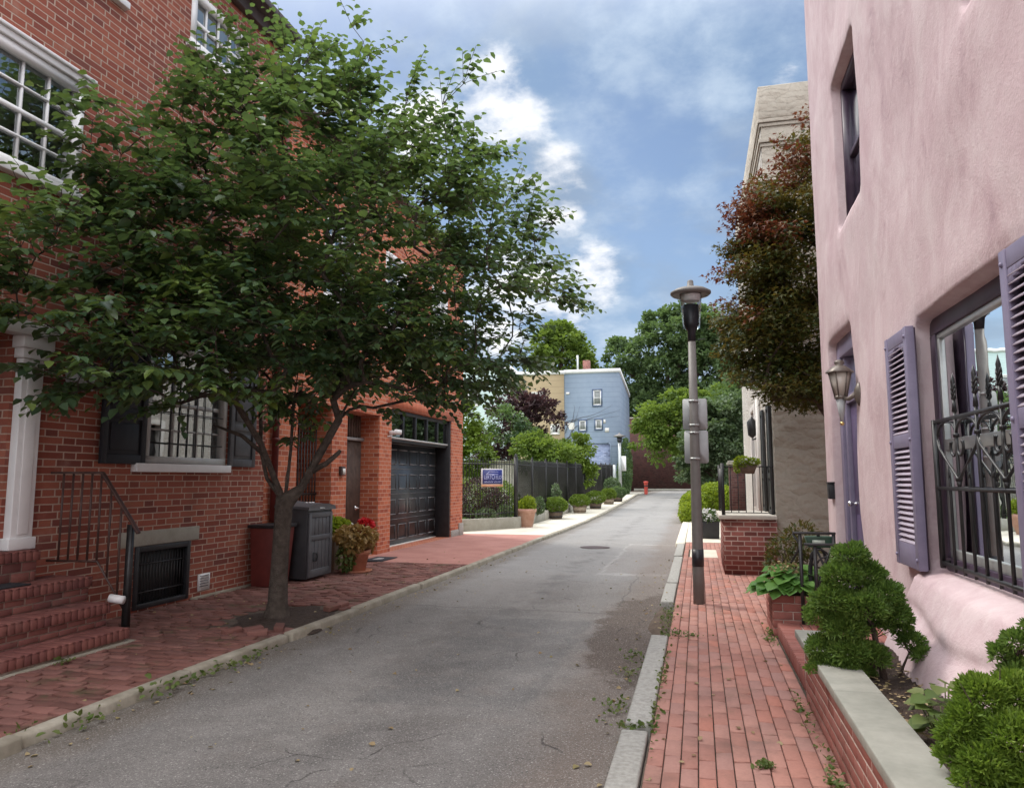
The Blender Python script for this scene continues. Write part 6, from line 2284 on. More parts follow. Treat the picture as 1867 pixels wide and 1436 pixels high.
bg_tree('tall_tree', (-3.5, 100, 0.3), (-3.5, 100, 9), 0.8,
        [((-3.5, 100, 18.5), (5.5, 4.5, 5.6)), ((-9.0, 100, 16.0), (3.6, 3.6, 4.6)), ((1.5, 100, 16.5), (5.0, 4, 5.5)), ((-6.5, 100, 11), (4.4, 4, 3.5)), ((-9.5, 100, 9.5), (2.5, 3, 4)), ((0, 100, 21.8), (4.0, 3.2, 2.8)), ((5, 100, 19), (3.6, 3.5, 4.2)), ((-1, 100, 10), (5, 4, 4))],
        (560, 80, 0.95), 0.45, M['lf_big'], 'huge spreading green tree beyond the end of the street', seed=9)
bg_tree('street_end_tree', (1.8, 56, 0.3), (1.4, 56, 3.6), 0.22,
        [((-2.4, 55, 5.6), (1.9, 1.9, 1.6)), ((-0.4, 55.5, 6.5), (2.2, 2, 1.7)), ((1.9, 56, 6.4), (2.2, 2, 2.0)), ((-3.4, 54.5, 4.6), (1.3, 1.4, 1.2)), ((-2.0, 54.8, 3.6), (1.2, 1.3, 1.1)), ((0.5, 55, 4.6), (2.2, 2, 1.6)), ((3.8, 56, 5.5), (1.8, 1.8, 2.2))],
        (300, 85, 0.55), 0.22, M['lf_light'], 'bright lime green tree leaning over the far end of the road', seed=10)
bg_tree('dogwood', (1.2, 38, 0.2), (1.1, 38, 1.6), 0.12,
        [((0.7, 38, 4.2), (1.2, 1.2, 1.3)), ((0.0, 37.8, 3.0), (1.0, 1.1, 0.9)), ((1.4, 38, 3.2), (1.1, 1.2, 1.3)), ((0.4, 37.8, 2.1), (1.1, 1, 0.7)), ((1.8, 38.2, 4.9), (0.9, 1, 0.9)), ((-0.4, 37.6, 1.9), (0.6, 0.7, 0.5))],
        (200, 85, 0.36), 0.16, M['lf_dogwood'], 'pale silvery leaved tree on the right beyond the lamp post', seed=11)
bg_tree('side_tree', (3.6, 46, 0.3), (3.5, 46, 3.5), 0.2,
        [((3.0, 46, 4.0), (2.0, 2, 2.2)), ((4.2, 46, 6.0), (1.9, 2, 2.2)), ((2.6, 46, 6.2), (1.4, 1.5, 1.4)), ((1.5, 46, 2.4), (1.6, 1.6, 1.6))], (150, 80, 0.5), 0.2, M['lf_big'], 'dense mid green tree behind the silvery one on the right', seed=12)
bg_tree('side_tree', (6.5, 70, 0.35), (6.5, 70, 5), 0.3,
        [((6.0, 70, 8.5), (3.4, 3, 4.4)), ((2.5, 71, 7.0), (3.0, 3, 3.0)), ((2.0, 71, 3.5), (2.8, 2.4, 2.6))], (190, 80, 0.7), 0.32, M['lf_big'], 'darker green tree in front of the right half of the end wall', seed=13)
shrub('lime_shrub', (0.3, 30, gz(30)), [((-0.15, 29.5, 0.5), (0.55, 0.9, 0.62)), ((0.6, 30, 0.75), (0.75, 0.9, 0.68)), ((1.2, 29.5, 0.7), (0.5, 0.8, 0.6)), ((-0.35, 28.8, 0.3), (0.36, 0.6, 0.42)), ((0.2, 30.8, 0.6), (0.7, 0.8, 0.6))], 15000, 0.085, M['lf_yellowgreen'],
      'chartreuse mounded shrub spilling over the right kerb', stems=8, surf=0.8)

# ================================================================== POTS ALONG THE FENCE
pt = thing('potted_plant', (-5.6, 24.35, 0), 'large pale terracotta pot of grassy plants by the fence corner', 'potted plant')
mb = MB()
mb.lathe((-5.6, 24.35, 0), [(0.235, 0.0), (0.325, 0.48), (0.355, 0.485), (0.375, 0.60), (0.345, 0.605), (0.335, 0.56), (0.0, 0.55)], 32)
mb.build('pot', M['terracotta_pale'], pt)
P, D, U, S = ellipsoid_leaves([((-5.6, 24.35, 0.66), (0.31, 0.31, 0.22)), ((-5.5, 24.3, 0.78), (0.18, 0.18, 0.2))], 1500, 0.10, droop=-0.8)
leaves_obj('foliage', P, D, U, S, M['lf_yellowgreen'], pt, shape=LEAF_N)


def barrel(loc, label, mat, drx=0.48, dz=0.30, hoop=M['black'], leaf=M['lf_box'], seed=1):
    x, y, z = loc
    t = thing('barrel_planter', loc, label, 'planter', 'clipped shrubs in barrels along the fence')
    mb = MB()
    mb.lathe((x, y, z), [(0.265, 0), (0.30, 0.16), (0.335, 0.42), (0.305, 0.42), (0.30, 0.38), (0, 0.37)], 28)
    b = mb.build('barrel', mat, t)
    mb = MB()
    for h_, rr in ((0.07, 0.287), (0.27, 0.322)):
        mb.lathe((x, y, z), [(rr - 0.006, h_), (rr + 0.004, h_), (rr + 0.012, h_ + 0.05), (rr, h_ + 0.05)], 28)
    mb.build('hoops', hoop, b)
    r = np.random.default_rng(seed)
    P, D, U, S = ellipsoid_leaves([((x, y, z + 0.55), (drx, drx, dz))], 4200, 0.045, r, surf=0.93, droop=-0.2)
    P[:, 2] += 0.02 * np.sin(P[:, 0] * 14 + seed) + 0.018 * np.sin(P[:, 1] * 17)
    leaves_obj('foliage', P, D, U, S, leaf, t, shape=LEAF_R)
    return t


barrel((-5.5, 29.1, gz(29.1)), 'dark barrel with a wide clipped dome, first beyond the terracotta pot', M['barrel'], 0.50, 0.29, seed=1)
barrel((-5.2, 33.5, gz(33.5)), 'pale weathered barrel with a lime green dome, second beyond the terracotta pot', M['barrel_pale'], 0.47, 0.27, M['barrel'], seed=2)
barrel((-4.98, 37.2, gz(37.2)), 'dark barrel with a tall clipped dome, third beyond the terracotta pot', M['barrel'], 0.52, 0.32, seed=3)
barrel((-4.88, 42.0, gz(42)), 'whitish barrel with a small round dome, fourth beyond the terracotta pot', M['barrel_pale'], 0.44, 0.32, M['barrel'], seed=4)
barrel((-4.72, 45.2, gz(45.2)), 'dark barrel with a dull green dome, furthest from the terracotta pot', M['barrel'], 0.56, 0.34, leaf=M['lf_big'], seed=5)

# white flowers in a black box beyond the porch
bx = thing('flower_box', (0.27, 21.0, 0), 'black square planter of white flowers behind the lamp post', 'planter')
mb = MB()
mb.frustum(0.09, 0.52, 20.8, 21.2, 0.0, 0.07, 0.54, 20.78, 21.22, 0.46)
mb.build('box', M['black'], bx, bevel=0.008)
P, D, U, S = ellipsoid_leaves([((0.3, 21, 0.55), (0.27, 0.25, 0.18))], 900, 0.06)
leaves_obj('foliage', P, D, U, S, M['lf_big'], bx)
P, D, U, S = ellipsoid_leaves([((0.27, 20.95, 0.60), (0.27, 0.25, 0.17))], 260, 0.06, upbias=2)
leaves_obj('flowers', P, D, U, S, M['fl_white'], bx, shape=LEAF_R)

# ================================================================== IN FRONT OF THE LEFT HOUSES
cab = thing('storage_cabinet', (-6.25, 11.06, 0), 'tall dark grey resin storage cabinet with panelled door beside the gate', 'cabinet')
FC = lambda u, v, d: (-5.96 - d, u, v)
mb = MB()
mb.frustum(-6.56, -5.985, 10.68, 11.46, 0.03, -6.57, -5.975, 10.66, 11.48, 1.12)
mb.build('body', M['resin_dark'], cab, bevel=0.01)
mb = MB()
fbox(mb, FC, 10.69, 10.77, 0.05, 1.06, -0.012, 0.02)
fbox(mb, FC, 11.38, 11.455, 0.05, 1.06, -0.012, 0.02)
for a, b in ((0.05, 0.17), (0.62, 0.70), (0.98, 1.06)):
    fbox(mb, FC, 10.77, 11.38, a, b, -0.010, 0.02)
for a, b in ((0.17, 0.62), (0.70, 0.98)):
    for k in range(5):
        u0 = 10.775 + k * 0.121
        fbox(mb, FC, u0, u0 + 0.112, a, b, 0.002, 0.022)
dcab = mb.build('door', M['resin'], cab, bevel=0.005)
mb = MB()
mb.tube([FC(10.86, 0.42, -0.004), FC(10.93, 0.42, -0.02), FC(10.95, 0.36, -0.022), FC(10.93, 0.30, -0.02), FC(10.86, 0.30, -0.004), FC(10.86, 0.42, -0.004)], 0.013, 6)
mb.build('handle', M['black'], dcab)
mb = MB()
prof = [(10.62, 1.10), (10.64, 1.15), (10.85, 1.185), (11.07, 1.195), (11.29, 1.185), (11.50, 1.15), (11.52, 1.10)]
n = len(prof)
mb.add([(-5.93, a, b) for a, b in prof] + [(-6.60, a, b + 0.05) for a, b in prof], [tuple(range(n)), tuple(range(2 * n - 1, n - 1, -1))] + [(i, (i + 1) % n, n + (i + 1) % n, n + i) for i in range(n)])
mb.build('lid', M['resin'], cab, bevel=0.006)
mb = MB()
fbox(mb, FC, 10.98, 11.14, 1.115, 1.135, -0.034, -0.031)
mb.build('name_plate', M['galv'], cab)
mb = MB()
for k in range(5):
    mb.lathe((-6.15 + 0.04 * (k % 2), 10.93 + k * 0.05, 1.20), [(0.0, 0.0), (0.025, 0.006), (0.02, 0.02), (0, 0.024)], 8)
tag(mb.build('white_pebbles', M['white_paint'], base=(-6.15, 11, 1.2)), 'few small white pebbles lying on the cabinet lid', 'pebbles')

rb = thing('downspout_box', (-6.33, 10.25, 0), 'dark red wooden box with black rim under the downspout', 'planter box')
mb = MB()
mb.frustum(-6.52, -6.16, 10.03, 10.47, 0.0, -6.54, -6.10, 9.99, 10.51, 0.86)
mb.build('box', M['red_wood'], rb, bevel=0.008)
mb = MB()
mb.box(-6.57, -6.07, 9.96, 10.54, 0.862, 0.91)
mb.build('rim', M['black'], rb, bevel=0.006)

pp = thing('potted_plant', (-5.78, 12.05, 0), 'terracotta pot spilling gold leaves and red flowers beside the grey cabinet', 'potted plant')
px_, py_ = -5.80, 12.05
mb = MB()
mb.lathe((px_, py_, 0), [(0.27, 0.0), (0.29, 0.035), (0.275, 0.035), (0.255, 0.012), (0, 0.012)], 26)
mb.build('saucer', M['terracotta'], pp)
mb = MB()
mb.lathe((px_, py_, 0.013), [(0.17, 0), (0.225, 0.28), (0.25, 0.285), (0.26, 0.36), (0.235, 0.36), (0.23, 0.33), (0, 0.33)], 26)
mb.build('pot', M['terracotta'], pp)
P, D, U, S = ellipsoid_leaves([((px_, py_, 0.60), (0.33, 0.40, 0.18)), ((px_ + 0.05, py_ - 0.26, 0.50), (0.18, 0.18, 0.16)), ((px_, py_ + 0.3, 0.47), (0.16, 0.16, 0.18))], 1150, 0.085, droop=0.8)
leaves_obj('foliage', P, D, U, S, M['lf_gold'], pp)
P, D, U, S = ellipsoid_leaves([((px_ + 0.05, py_ + 0.27, 0.76), (0.13, 0.17, 0.11))], 420, 0.055, droop=-0.3)
leaves_obj('flowers', P, D, U, S, M['fl_red'], pp, shape=LEAF_R)
P, D, U, S = ellipsoid_leaves([((px_ - 0.02, py_ - 0.34, 0.28), (0.13, 0.12, 0.22))], 200, 0.07, droop=0.8)
leaves_obj('trailing_leaves', P, D, U, S, M['lf_weed'], pp)
tp = thing('wooden_planter', (-6.40, 12.42, 0), 'tan wooden trough with yellow-green plants against the orange brick', 'planter')
mb = MB()
mb.frustum(-6.60, -6.22, 12.06, 12.80, 0.0, -6.62, -6.20, 12.04, 12.82, 0.60)
mb.build('trough', M['barrel_pale'], tp, bevel=0.01)
P, D, U, S = ellipsoid_leaves([((-6.4, 12.45, 0.70), (0.22, 0.38, 0.18))], 1300, 0.065, droop=-0.2)
leaves_obj('foliage', P, D, U, S, M['lf_yellowgreen'], tp)
P, D, U, S = ellipsoid_leaves([((-6.32, 12.75, 0.70), (0.12, 0.14, 0.12))], 60, 0.05)
leaves_obj('flowers', P, D, U, S, M['fl_white'], tp, shape=LEAF_R)
dm = thing('doormat', (-6.15, 13.95, 0), 'black doormat with a pale half-round emblem before the slatted door', 'doormat')
mb = MB()
mb.box(-6.42, -5.98, 13.55, 14.35, -0.002, 0.014)
mb.build('mat', M['rubber'], dm, bevel=0.004)
mb = MB()
pts = [(-6.28 + 0.17 * math.sin(R(k * 15)), 13.95 - 0.17 * math.cos(R(k * 15)), 0.0165) for k in range(13)]
mb.quad(*pts)
mb.build('emblem', M['sign_back'], dm)
dl = thing('downspout_outlet', (-5.55, 6.3, 0.4), 'short white pipe end resting on the second brick step', 'pipe')
mb = MB()
mb.tube([(-5.78, 6.44, 0.405), (-5.64, 6.47, 0.385)], 0.042, 14)
mb.build('pipe', M['white_paint'], dl)

# ================================================================== PINK HOUSE FRONT GARDEN
plw = thing('garden_planter', (0.8, 4, 0), 'low brick planter wall with bluestone coping along the pink house', 'planter')
mb = MB()
mb.box(0.7245, 0.90, 1.0, 5.9555, -0.05, 0.43)
mb.build('mortar', M['mortar'], plw)
mb = MB()
brick_run(mb, (0.733, 1.0, 0.0), (0, 1, 0), (0, 0, 1), (-1, 0, 0), 4.94, 0.435, 0.215, 0.0725, 0.009, 0.011)
brick_run(mb, (0.905, 5.947, 0.0), (-1, 0, 0), (0, 0, 1), (0, 1, 0), 0.175, 0.435, 0.215, 0.0725, 0.009, 0.011)
mb.build('bricks', M['wall_brick'], plw)
mb = MB()
yb = [1.0, 2.55, 4.35, 5.985]
for a, b in zip(yb, yb[1:]):
    mb.box(0.665, 0.905, a + 0.002, b - 0.002, 0.437, 0.492)
mb.build('coping', M['bluestone'], plw, bevel=0.007)
rs = np.random.default_rng(9)
gx_, gy_ = np.meshgrid(np.linspace(0.88, 1.62, 30), np.linspace(1.0, 6.0, 170), indexing='ij')
gz_ = 0.40 + 0.02 * np.sin(gx_ * 9 + gy_ * 5) + rs.normal(0, 0.006, gx_.shape) + 0.03 * sst(gx_, 1.0, 1.3)
V = np.stack((gx_, gy_, gz_), -1).reshape(-1, 3)
ii = np.arange(30 * 170).reshape(30, 170)
q = np.stack((ii[:-1, :-1], ii[1:, :-1], ii[1:, 1:], ii[:-1, 1:]), -1).reshape(-1, 4)
mesh_obj('soil', V, [tuple(x) for x in q], M['soil'], plw, smooth=True)
# chips and petals on the soil
n = 420
P = np.stack((rs.uniform(0.92, 1.35, n), rs.uniform(2.6, 5.9, n), np.full(n, 0.425) + rs.uniform(0, 0.012, n)), -1)
D = norm(np.stack((rs.normal(size=n), rs.normal(size=n), rs.normal(size=n) * 0.15), -1))
o_ = leaves_obj('soil_litter', P, D, np.tile((0, 0, 1.0), (n, 1)), rs.uniform(0.012, 0.035, n), M['lf_dry'], shape=LEAF_R)
tag(o_, 'tiny pale chips scattered on the dark planter soil', 'litter', kind='stuff')

# brick step, square brick planter with big leaves
pst = thing('brick_step', (1.1, 7, 0), 'low brick doorstep edged in upright bricks before the purple door', 'steps')
mb = MB()
mb.box(0.755, 1.53, 6.0, 8.18, -0.05, 0.13)
mb.box(1.115, 1.53, 6.0, 8.18, 0.131, 0.275)
mb.build('mortar', M['mortar'], pst)
mb = MB()
brick_run(mb, (0.757, 6.02, 0.0), (0, 1, 0), (0, 0, 1), (-1, 0, 0), 2.16, 0.14, 0.07, 0.14, 0.008, 0.012, offset=0)
brick_run(mb, (0.745, 6.02, 0.13), (0, 1, 0), (1, 0, 0), (0, 0, 1), 2.16, 0.215, 0.07, 0.215, 0.008, 0.012, offset=0)
brick_run(mb, (0.965, 6.02, 0.13), (0, 1, 0), (1, 0, 0), (0, 0, 1), 2.16, 0.15, 0.215, 0.075, 0.008, 0.012)
brick_run(mb, (1.117, 6.02, 0.14), (0, 1, 0), (0, 0, 1), (-1, 0, 0), 2.16, 0.14, 0.07, 0.14, 0.008, 0.012, offset=0)
brick_run(mb, (1.105, 6.02, 0.275), (0, 1, 0), (1, 0, 0), (0, 0, 1), 2.16, 0.42, 0.215, 0.105, 0.008, 0.012)
mb.build('bricks', M['wall_brick'], pst)
sp_ = thing('brick_planter', (0.95, 8.55, 0), 'square brick planter overflowing with large bright green leaves', 'planter')
mb = MB()
mb.box(0.722, 1.50, 8.222, 8.98, -0.05, 0.405)
mb.build('mortar', M['mortar'], sp_)
mb = MB()
brick_run(mb, (0.724, 8.21, 0.0), (0, 1, 0), (0, 0, 1), (-1, 0, 0), 0.78, 0.415, 0.215, 0.083, 0.009, 0.012)
brick_run(mb, (0.712, 8.224, 0.0), (1, 0, 0), (0, 0, 1), (0, -1, 0), 0.79, 0.415, 0.215, 0.083, 0.009, 0.012)
mb.build('bricks', M['wall_brick'], sp_)
mb = MB()
mb.box(0.74, 1.49, 8.24, 8.97, 0.406, 0.41)
mb.build('soil', M['soil'], sp_)
P, D, U, S = [], [], [], []
rh = random.Random(12)
stems = MB()
for i in range(150):
    a = rh.uniform(0, 2 * math.pi)
    rr = 0.36 * math.sqrt(rh.random())
    h = 0.44 + 0.24 * (1 - (rr / 0.36) ** 2) * rh.uniform(0.6, 1.15)
    c = Vector((0.96 + rr * math.cos(a) * 1.0, 8.5 + rr * math.sin(a), h))
    P.append(c)
    D.append((math.cos(a), math.sin(a), -0.35 + rh.uniform(-0.2, 0.3)))
    U.append((math.cos(a) * 0.3, math.sin(a) * 0.3 - 0.2, 1))
    S.append(rh.uniform(0.10, 0.19))
    if i % 3 == 0:
        stems.tube([(0.96 + 0.3 * rr * math.cos(a), 8.5 + 0.3 * rr * math.sin(a), 0.40), c], 0.004, 4)
for dx, dz in ((0.10, 0.33), (0.26, 0.36), (0.33, 0.42)):
    P.append((0.95 + dx, 8.19, dz + 0.03)); D.append((0.6, -0.6, -0.3)); U.append((0, -0.6, 1)); S.append(0.14)
leaves_obj('foliage', P, D, U, S, M['lf_hosta'], sp_, shape=LEAF_R)
stems.build('stems', M['lf_hosta'], sp_)
P, D, U, S = ellipsoid_leaves([((0.80, 8.45, 0.66), (0.10, 0.12, 0.06)), ((0.93, 8.42, 0.67), (0.09, 0.12, 0.05))], 120, 0.03)
leaves_obj('flowers', P, D, U, S, M['lf_dry'], sp_, shape=LEAF_R)
shrub('dark_plant', (1.0, 9.2, 0.0), [((0.98, 9.2, 0.75), (0.22, 0.2, 0.25)), ((0.90, 9.2, 0.55), (0.18, 0.2, 0.25)), ((1.15, 9.2, 0.9), (0.2, 0.2, 0.2))], 1300, 0.06, M['lf_maple'], 'dark reddish green plant behind the square brick planter', 'plant', stems=5, shape=LEAF_N)

# black railing beside the doorstep, with its scrolls
rl = thing('doorstep_railing', (1.05, 8.19, 0), 'black wrought iron railing with scrolls beside the purple door', 'railing')
mb = MB()
mb.box(0.93, 1.34, 8.165, 8.205, 1.035, 1.06)
mb.obox((1.28, 8.05, 0.945), (0.26, 0, 0), (0, 0.024, 0), (0, 0, 0.012))
mb.build('handrail', M['iron'], rl, bevel=0.004)
for x, y0, z1 in ((1.0, 8.185, 1.035), (1.32, 8.185, 1.035), (1.12, 8.05, 0.93), (1.50, 8.05, 0.93)):
    mb = MB()
    mb.box(x - 0.016, x + 0.016, y0 - 0.016, y0 + 0.016, 0.08 if x < 1.1 else 0.28, z1)
    mb.build('post', M['iron'], rl)
for i in range(3):
    mb = MB()
    mb.tube([(1.36 + i * 0.04, 8.05, 0.3), (1.36 + i * 0.04, 8.05, 0.93)], 0.007, 6)
    mb.build('baluster', M['iron'], rl)
mb = MB()
mb.tube([(0.93, 8.185, 1.04), (0.995, 8.185, 0.93), (0.995, 8.185, 0.90), (0.90, 8.185, 0.74)], 0.012, 6)


def xarc(cx_, cz_, r_, t0, t1, n=14, y=8.12):
    return [(cx_ + r_ * math.cos(t0 + (t1 - t0) * k / n), y, cz_ + r_ * math.sin(t0 + (t1 - t0) * k / n)) for k in range(n + 1)]


mb.tube(xarc(1.17, 0.80, 0.09, 0, math.pi * 1.8), 0.010, 6)
mb.tube(xarc(1.25, 0.70, 0.12, 0.4, math.pi * 1.6), 0.010, 6)
mb.tube([(1.30, 8.12, 0.93), (1.20, 8.12, 0.72), (1.13, 8.12, 0.45), (1.10, 8.12, 0.28)], 0.014, 6)
mb.tube([(1.13, 8.12, 0.93), (1.22, 8.12, 0.70), (1.27, 8.12, 0.45), (1.29, 8.12, 0.28)], 0.012, 6)
mb.tube([(1.37, 8.05, 0.86), (1.365, 8.05, 0.80), (1.40, 8.05, 0.765), (1.45, 8.05, 0.77), (1.49, 8.05, 0.80), (1.49, 8.05, 0.86), (1.37, 8.05, 0.86)], 0.009, 6)
mb.build('scrolls', M['iron'], rl)
gb = thing('hose_box', (1.2, 8.24, 0.9), 'small dark green box with a pale label hung on the black railing', 'box')
mb = MB()
mb.frustum(1.08, 1.31, 8.215, 8.34, 0.90, 1.06, 1.33, 8.207, 8.35, 1.01)
mb.build('body', M['green_box'], gb, bevel=0.01)
mb = MB()
mb.box(1.12, 1.24, 8.206, 8.2075, 0.93, 0.975)
mb.build('label_plate', M['pale_label'], gb)
mb = MB()
mb.box(1.17, 1.20, 8.24, 8.27, 1.01, 1.034)
mb.build('hook', M['iron'], gb)
hz = thing('garden_hose', (1.2, 8.32, 0.2), 'coiled black hose hanging below the green box on the railing', 'hose')
mb = MB()
pts = []
for k in range(120):
    t = k / 119 * 2 * math.pi * 6
    pts.append((1.19 + (0.09 + 0.01 * math.sin(k)) * math.cos(t), 8.17 + 0.05 * k / 119 + 0.11, 0.60 + 0.29 * math.sin(t)))
mb.tube(pts, 0.012, 6)
mb.build('coil', M['black'], hz)


# dwarf conifers made of dense rounded pads
def pads(name, base, clumps, per, size, mat, label, trunkpts, seed, r0=0.022, cat='shrub'):
    t = thing(name, base, label, cat)
    r = np.random.default_rng(seed)
    Ps, Ds, Us, Ss = [], [], [], []
    mb = MB()
    mb.tube(trunkpts, [r0 * (1 - 0.6 * i / (len(trunkpts) - 1)) for i in range(len(trunkpts))], 8)
    for (x, y, z, rad) in clumps:
        rad *= 0.70
        k = int(per * 4.2 * (rad / 0.15) ** 2)
        d = norm(r.normal(size=(k, 3)))
        d[:, 2] = np.where(d[:, 2] < -0.35, -d[:, 2], d[:, 2])
        # lumpy surface: sub-lobes
        lob = norm(r.normal(size=(26, 3)))
        lump = np.max(d @ lob.T, axis=1)
        rr = rad * (0.55 + 0.55 * lump ** 5) * (0.45 + 0.55 * r.random(k) ** 0.4)
        P = np.array([x, y, z]) + d * rr[:, None] * np.array([1.08, 1.08, 0.86])
        D = norm(d + r.normal(size=(k, 3)) * 0.62 + np.array([0, 0, 0.3]))
        Us.append(norm(r.normal(size=(k, 3))))
        Ps.append(P)
        Ds.append(D)
        Ss.append(size * (0.6 + 0.7 * r.random(k)))
        tp_ = min(trunkpts, key=lambda p: (Vector(p) - Vector((x, y, z - rad * 0.8))).length)
        e = Vector((x, y, z))
        m = Vector(tp_).lerp(e, 0.5) - Vector((0, 0, 0.02))
        mb.tube([tp_, m, e], [r0 * 0.45, r0 * 0.35, 0.003], 5)
        for q in range(4):
            e2 = e + Vector((r.normal(), r.normal(), r.normal())) * rad * 0.5
            mb.tube([m, m.lerp(e2, 0.6), e2], [0.004, 0.003, 0.001], 4)
    leaves_obj('foliage', np.concatenate(Ps), np.concatenate(Ds), np.concatenate(Us), np.concatenate(Ss), mat, t, shape=NEEDLE)
    mb.build('trunk', M['bark_dark'], t, smooth=True)
    return t


b1 = []
for px, py, rp, dy in ((1566, 1012, 40, 0), (1548, 1050, 46, -0.04), (1592, 1050, 46, 0.06), (1618, 1078, 40, 0), (1530, 1092, 52, -0.05), (1578, 1096, 56, -0.10), (1624, 1112, 46, 0.04), (1506, 1122, 36, 0.0), (1545, 1135, 46, -0.06), (1600, 1132, 42, 0.08), (1645, 1122, 30, 0.06),
                       (1516, 1176, 42, 0.0), (1552, 1176, 44, -0.08), (1588, 1186, 40, -0.02), (1508, 1206, 34, -0.02), (1545, 1214, 42, -0.08), (1577, 1214, 30, 0.04), (1560, 1150, 34, 0.1)):
    b1.append((1.03 + (px - 1605) / 293 * 0.97, 5.0 + dy, 1.6 - (py - 872) / 293, rp / 293))
pads('dwarf_cypress', (1.04, 5.0, 0.40), b1, 1350, 0.030, M['lf_cypress'], 'cloud-shaped dark green dwarf cypress with bare stem in the planter',
     [(1.055, 5.0, 0.38), (1.04, 5.0, 0.48), (1.02, 5.0, 0.60), (1.0, 5.0, 0.72), (0.96, 5.0, 0.85), (0.93, 5.0, 1.0), (0.90, 5.0, 1.1)], 31)
b1b = [(1.24, 5.12, 0.60, 0.10), (1.28, 5.05, 0.54, 0.08), (1.19, 5.15, 0.66, 0.08)]
pads('dwarf_cypress', (1.18, 5.12, 0.40), b1b, 1100, 0.030, M['lf_cypress'], 'small dusky cypress tuft against the pink wall behind the larger one',
     [(1.15, 5.1, 0.38), (1.18, 5.1, 0.46), (1.22, 5.1, 0.55)], 32, 0.012)
b2 = []
for px, py, rp, dy in ((1800, 1268, 62, 0.05), (1850, 1262, 62, 0.08), (1768, 1300, 50, 0), (1828, 1318, 70, -0.06), (1748, 1330, 46, 0.0), (1882, 1320, 70, 0.0), (1775, 1362, 58, -0.08), (1840, 1385, 70, -0.1), (1760, 1395, 52, -0.06), (1800, 1440, 70, -0.12), (1880, 1420, 76, -0.1), (1740, 1370, 40, 0.02), (1930, 1360, 80, 0), (1755, 1450, 55, -0.1), (1860, 1500, 80, -.15), (1780, 1520, 75, -.15)):
    b2.append((1.17 + (px - 1867) / 477 * 0.97, 3.22 + dy, 1.6 - (py - 872) / 477, rp / 477))
pads('dwarf_cypress', (1.12, 3.2, 0.40), b2, 1700, 0.027, M['lf_cypress_lime'], 'bright lime green dwarf cypress at the bottom right corner',
     [(1.13, 3.25, 0.36), (1.11, 3.22, 0.48), (1.10, 3.2, 0.62), (1.10, 3.2, 0.72)], 33)
b3 = [(1.27, 3.58, 0.92, 0.075), (1.22, 3.62, 0.86, 0.07), (1.28, 3.60, 0.80, 0.09), (1.235, 3.55, 0.79, 0.07), (1.32, 3.55, 0.99, 0.05), (1.30, 3.62, 0.70, 0.09)]
pads('dwarf_cypress', (1.27, 3.6, 0.40), b3, 1300, 0.028, M['lf_cypress'], 'upright darker cypress at the right edge behind the lime one',
     [(1.26, 3.6, 0.38), (1.27, 3.6, 0.6), (1.27, 3.6, 0.85)], 34, 0.016)
hp = thing('leafy_plant', (1.06, 4.0, 0.42), 'small plant with yellowish rimmed leaves between the two cypresses', 'plant')
P, D, U, S = [], [], [], []
stems = MB()
for i in range(46):
    a = rh.uniform(0, 2 * math.pi)
    rr = 0.10 * math.sqrt(rh.random())
    h = 0.43 + rh.random() ** 0.8 * 0.23
    c = Vector((1.075 + rr * math.cos(a), 3.95 + rr * math.sin(a) * 1.2, h))
    P.append(c); D.append((math.cos(a), math.sin(a), -0.2 + rh.uniform(-0.3, 0.3))); U.append((0.2 * math.cos(a), 0.2 * math.sin(a) - 0.3, 1)); S.append(rh.uniform(0.05, 0.10))
    if i % 2 == 0:
        stems.tube([(1.075 + 0.02 * math.cos(a), 3.95 + 0.02 * math.sin(a), 0.40), c], 0.003, 4)
leaves_obj('foliage', P, D, U, S, M['lf_weed'], hp, shape=LEAF_R)
stems.build('stems', M['lf_weed'], hp)

# ================================================================== JAPANESE MAPLE BETWEEN THE HOUSES
mp_ = thing('japanese_maple', (2.35, 11.75, 0), 'japanese maple with rusty red and olive leaves between pink and white houses', 'tree')
mblobs = [((1.55, 11.6, 5.0), (0.95, 0.95, 1.2)), ((1.35, 11.5, 3.9), (0.95, 0.9, 0.8)), ((1.75, 11.8, 6.1), (0.75, 0.75, 0.9)), ((1.35, 11.45, 3.0), (0.65, 0.75, 0.45)), ((1.0, 11.5, 4.4), (0.58, 0.8, 1.0)), ((0.95, 11.5, 3.5), (0.45, 0.7, 0.55)), ((1.7, 11.7, 3.0), (0.6, 0.8, 0.4)), ((1.0, 11.6, 5.4), (0.45, 0.6, 0.6)), ((1.95, 11.7, 6.75), (0.45, 0.5, 0.55))]
rm = np.random.default_rng(21)
tg, c_, r_ = in_blobs(mblobs, 300, rm, 0.35)
ok_ = [tuple(p) for p in tg if not (p[0] > 1.45 and p[1] < 10.6) and p[1] < 13.1]
pos, par, ch, rad, ends, fork = grow_tree([(2.35, 11.75, -0.05), (2.33, 11.75, 0.5), (2.25, 11.75, 1.2), (2.1, 11.7, 1.9)], 0.085,
                                          [[(1.9, 11.6, 2.5), (1.7, 11.5, 3.2)], [(2.1, 11.8, 2.7), (2.0, 11.8, 3.6), (1.9, 11.8, 4.6)]], ok_, 0.2, 0.005)
tree_mesh(pos, par, ch, rad, fork, nside=6).build('trunk', M['bark_dark'], mp_, smooth=True)
E_ = np.array([pos[e] for e in ends])
k = np.repeat(np.arange(len(E_)), 150)
n = len(k)
d = norm(rm.normal(size=(n, 3)))
P = E_[k] + d * (rm.random((n, 1)) ** 0.5) * np.array([0.34, 0.34, 0.15])
D = norm(d * np.array([1, 1, 0.4]) + rm.normal(size=(n, 3)) * 0.5 + np.array([0, 0, -0.35]))
U = norm(np.array([0, 0, 1.0]) + rm.normal(size=(n, 3)) * 0.35)
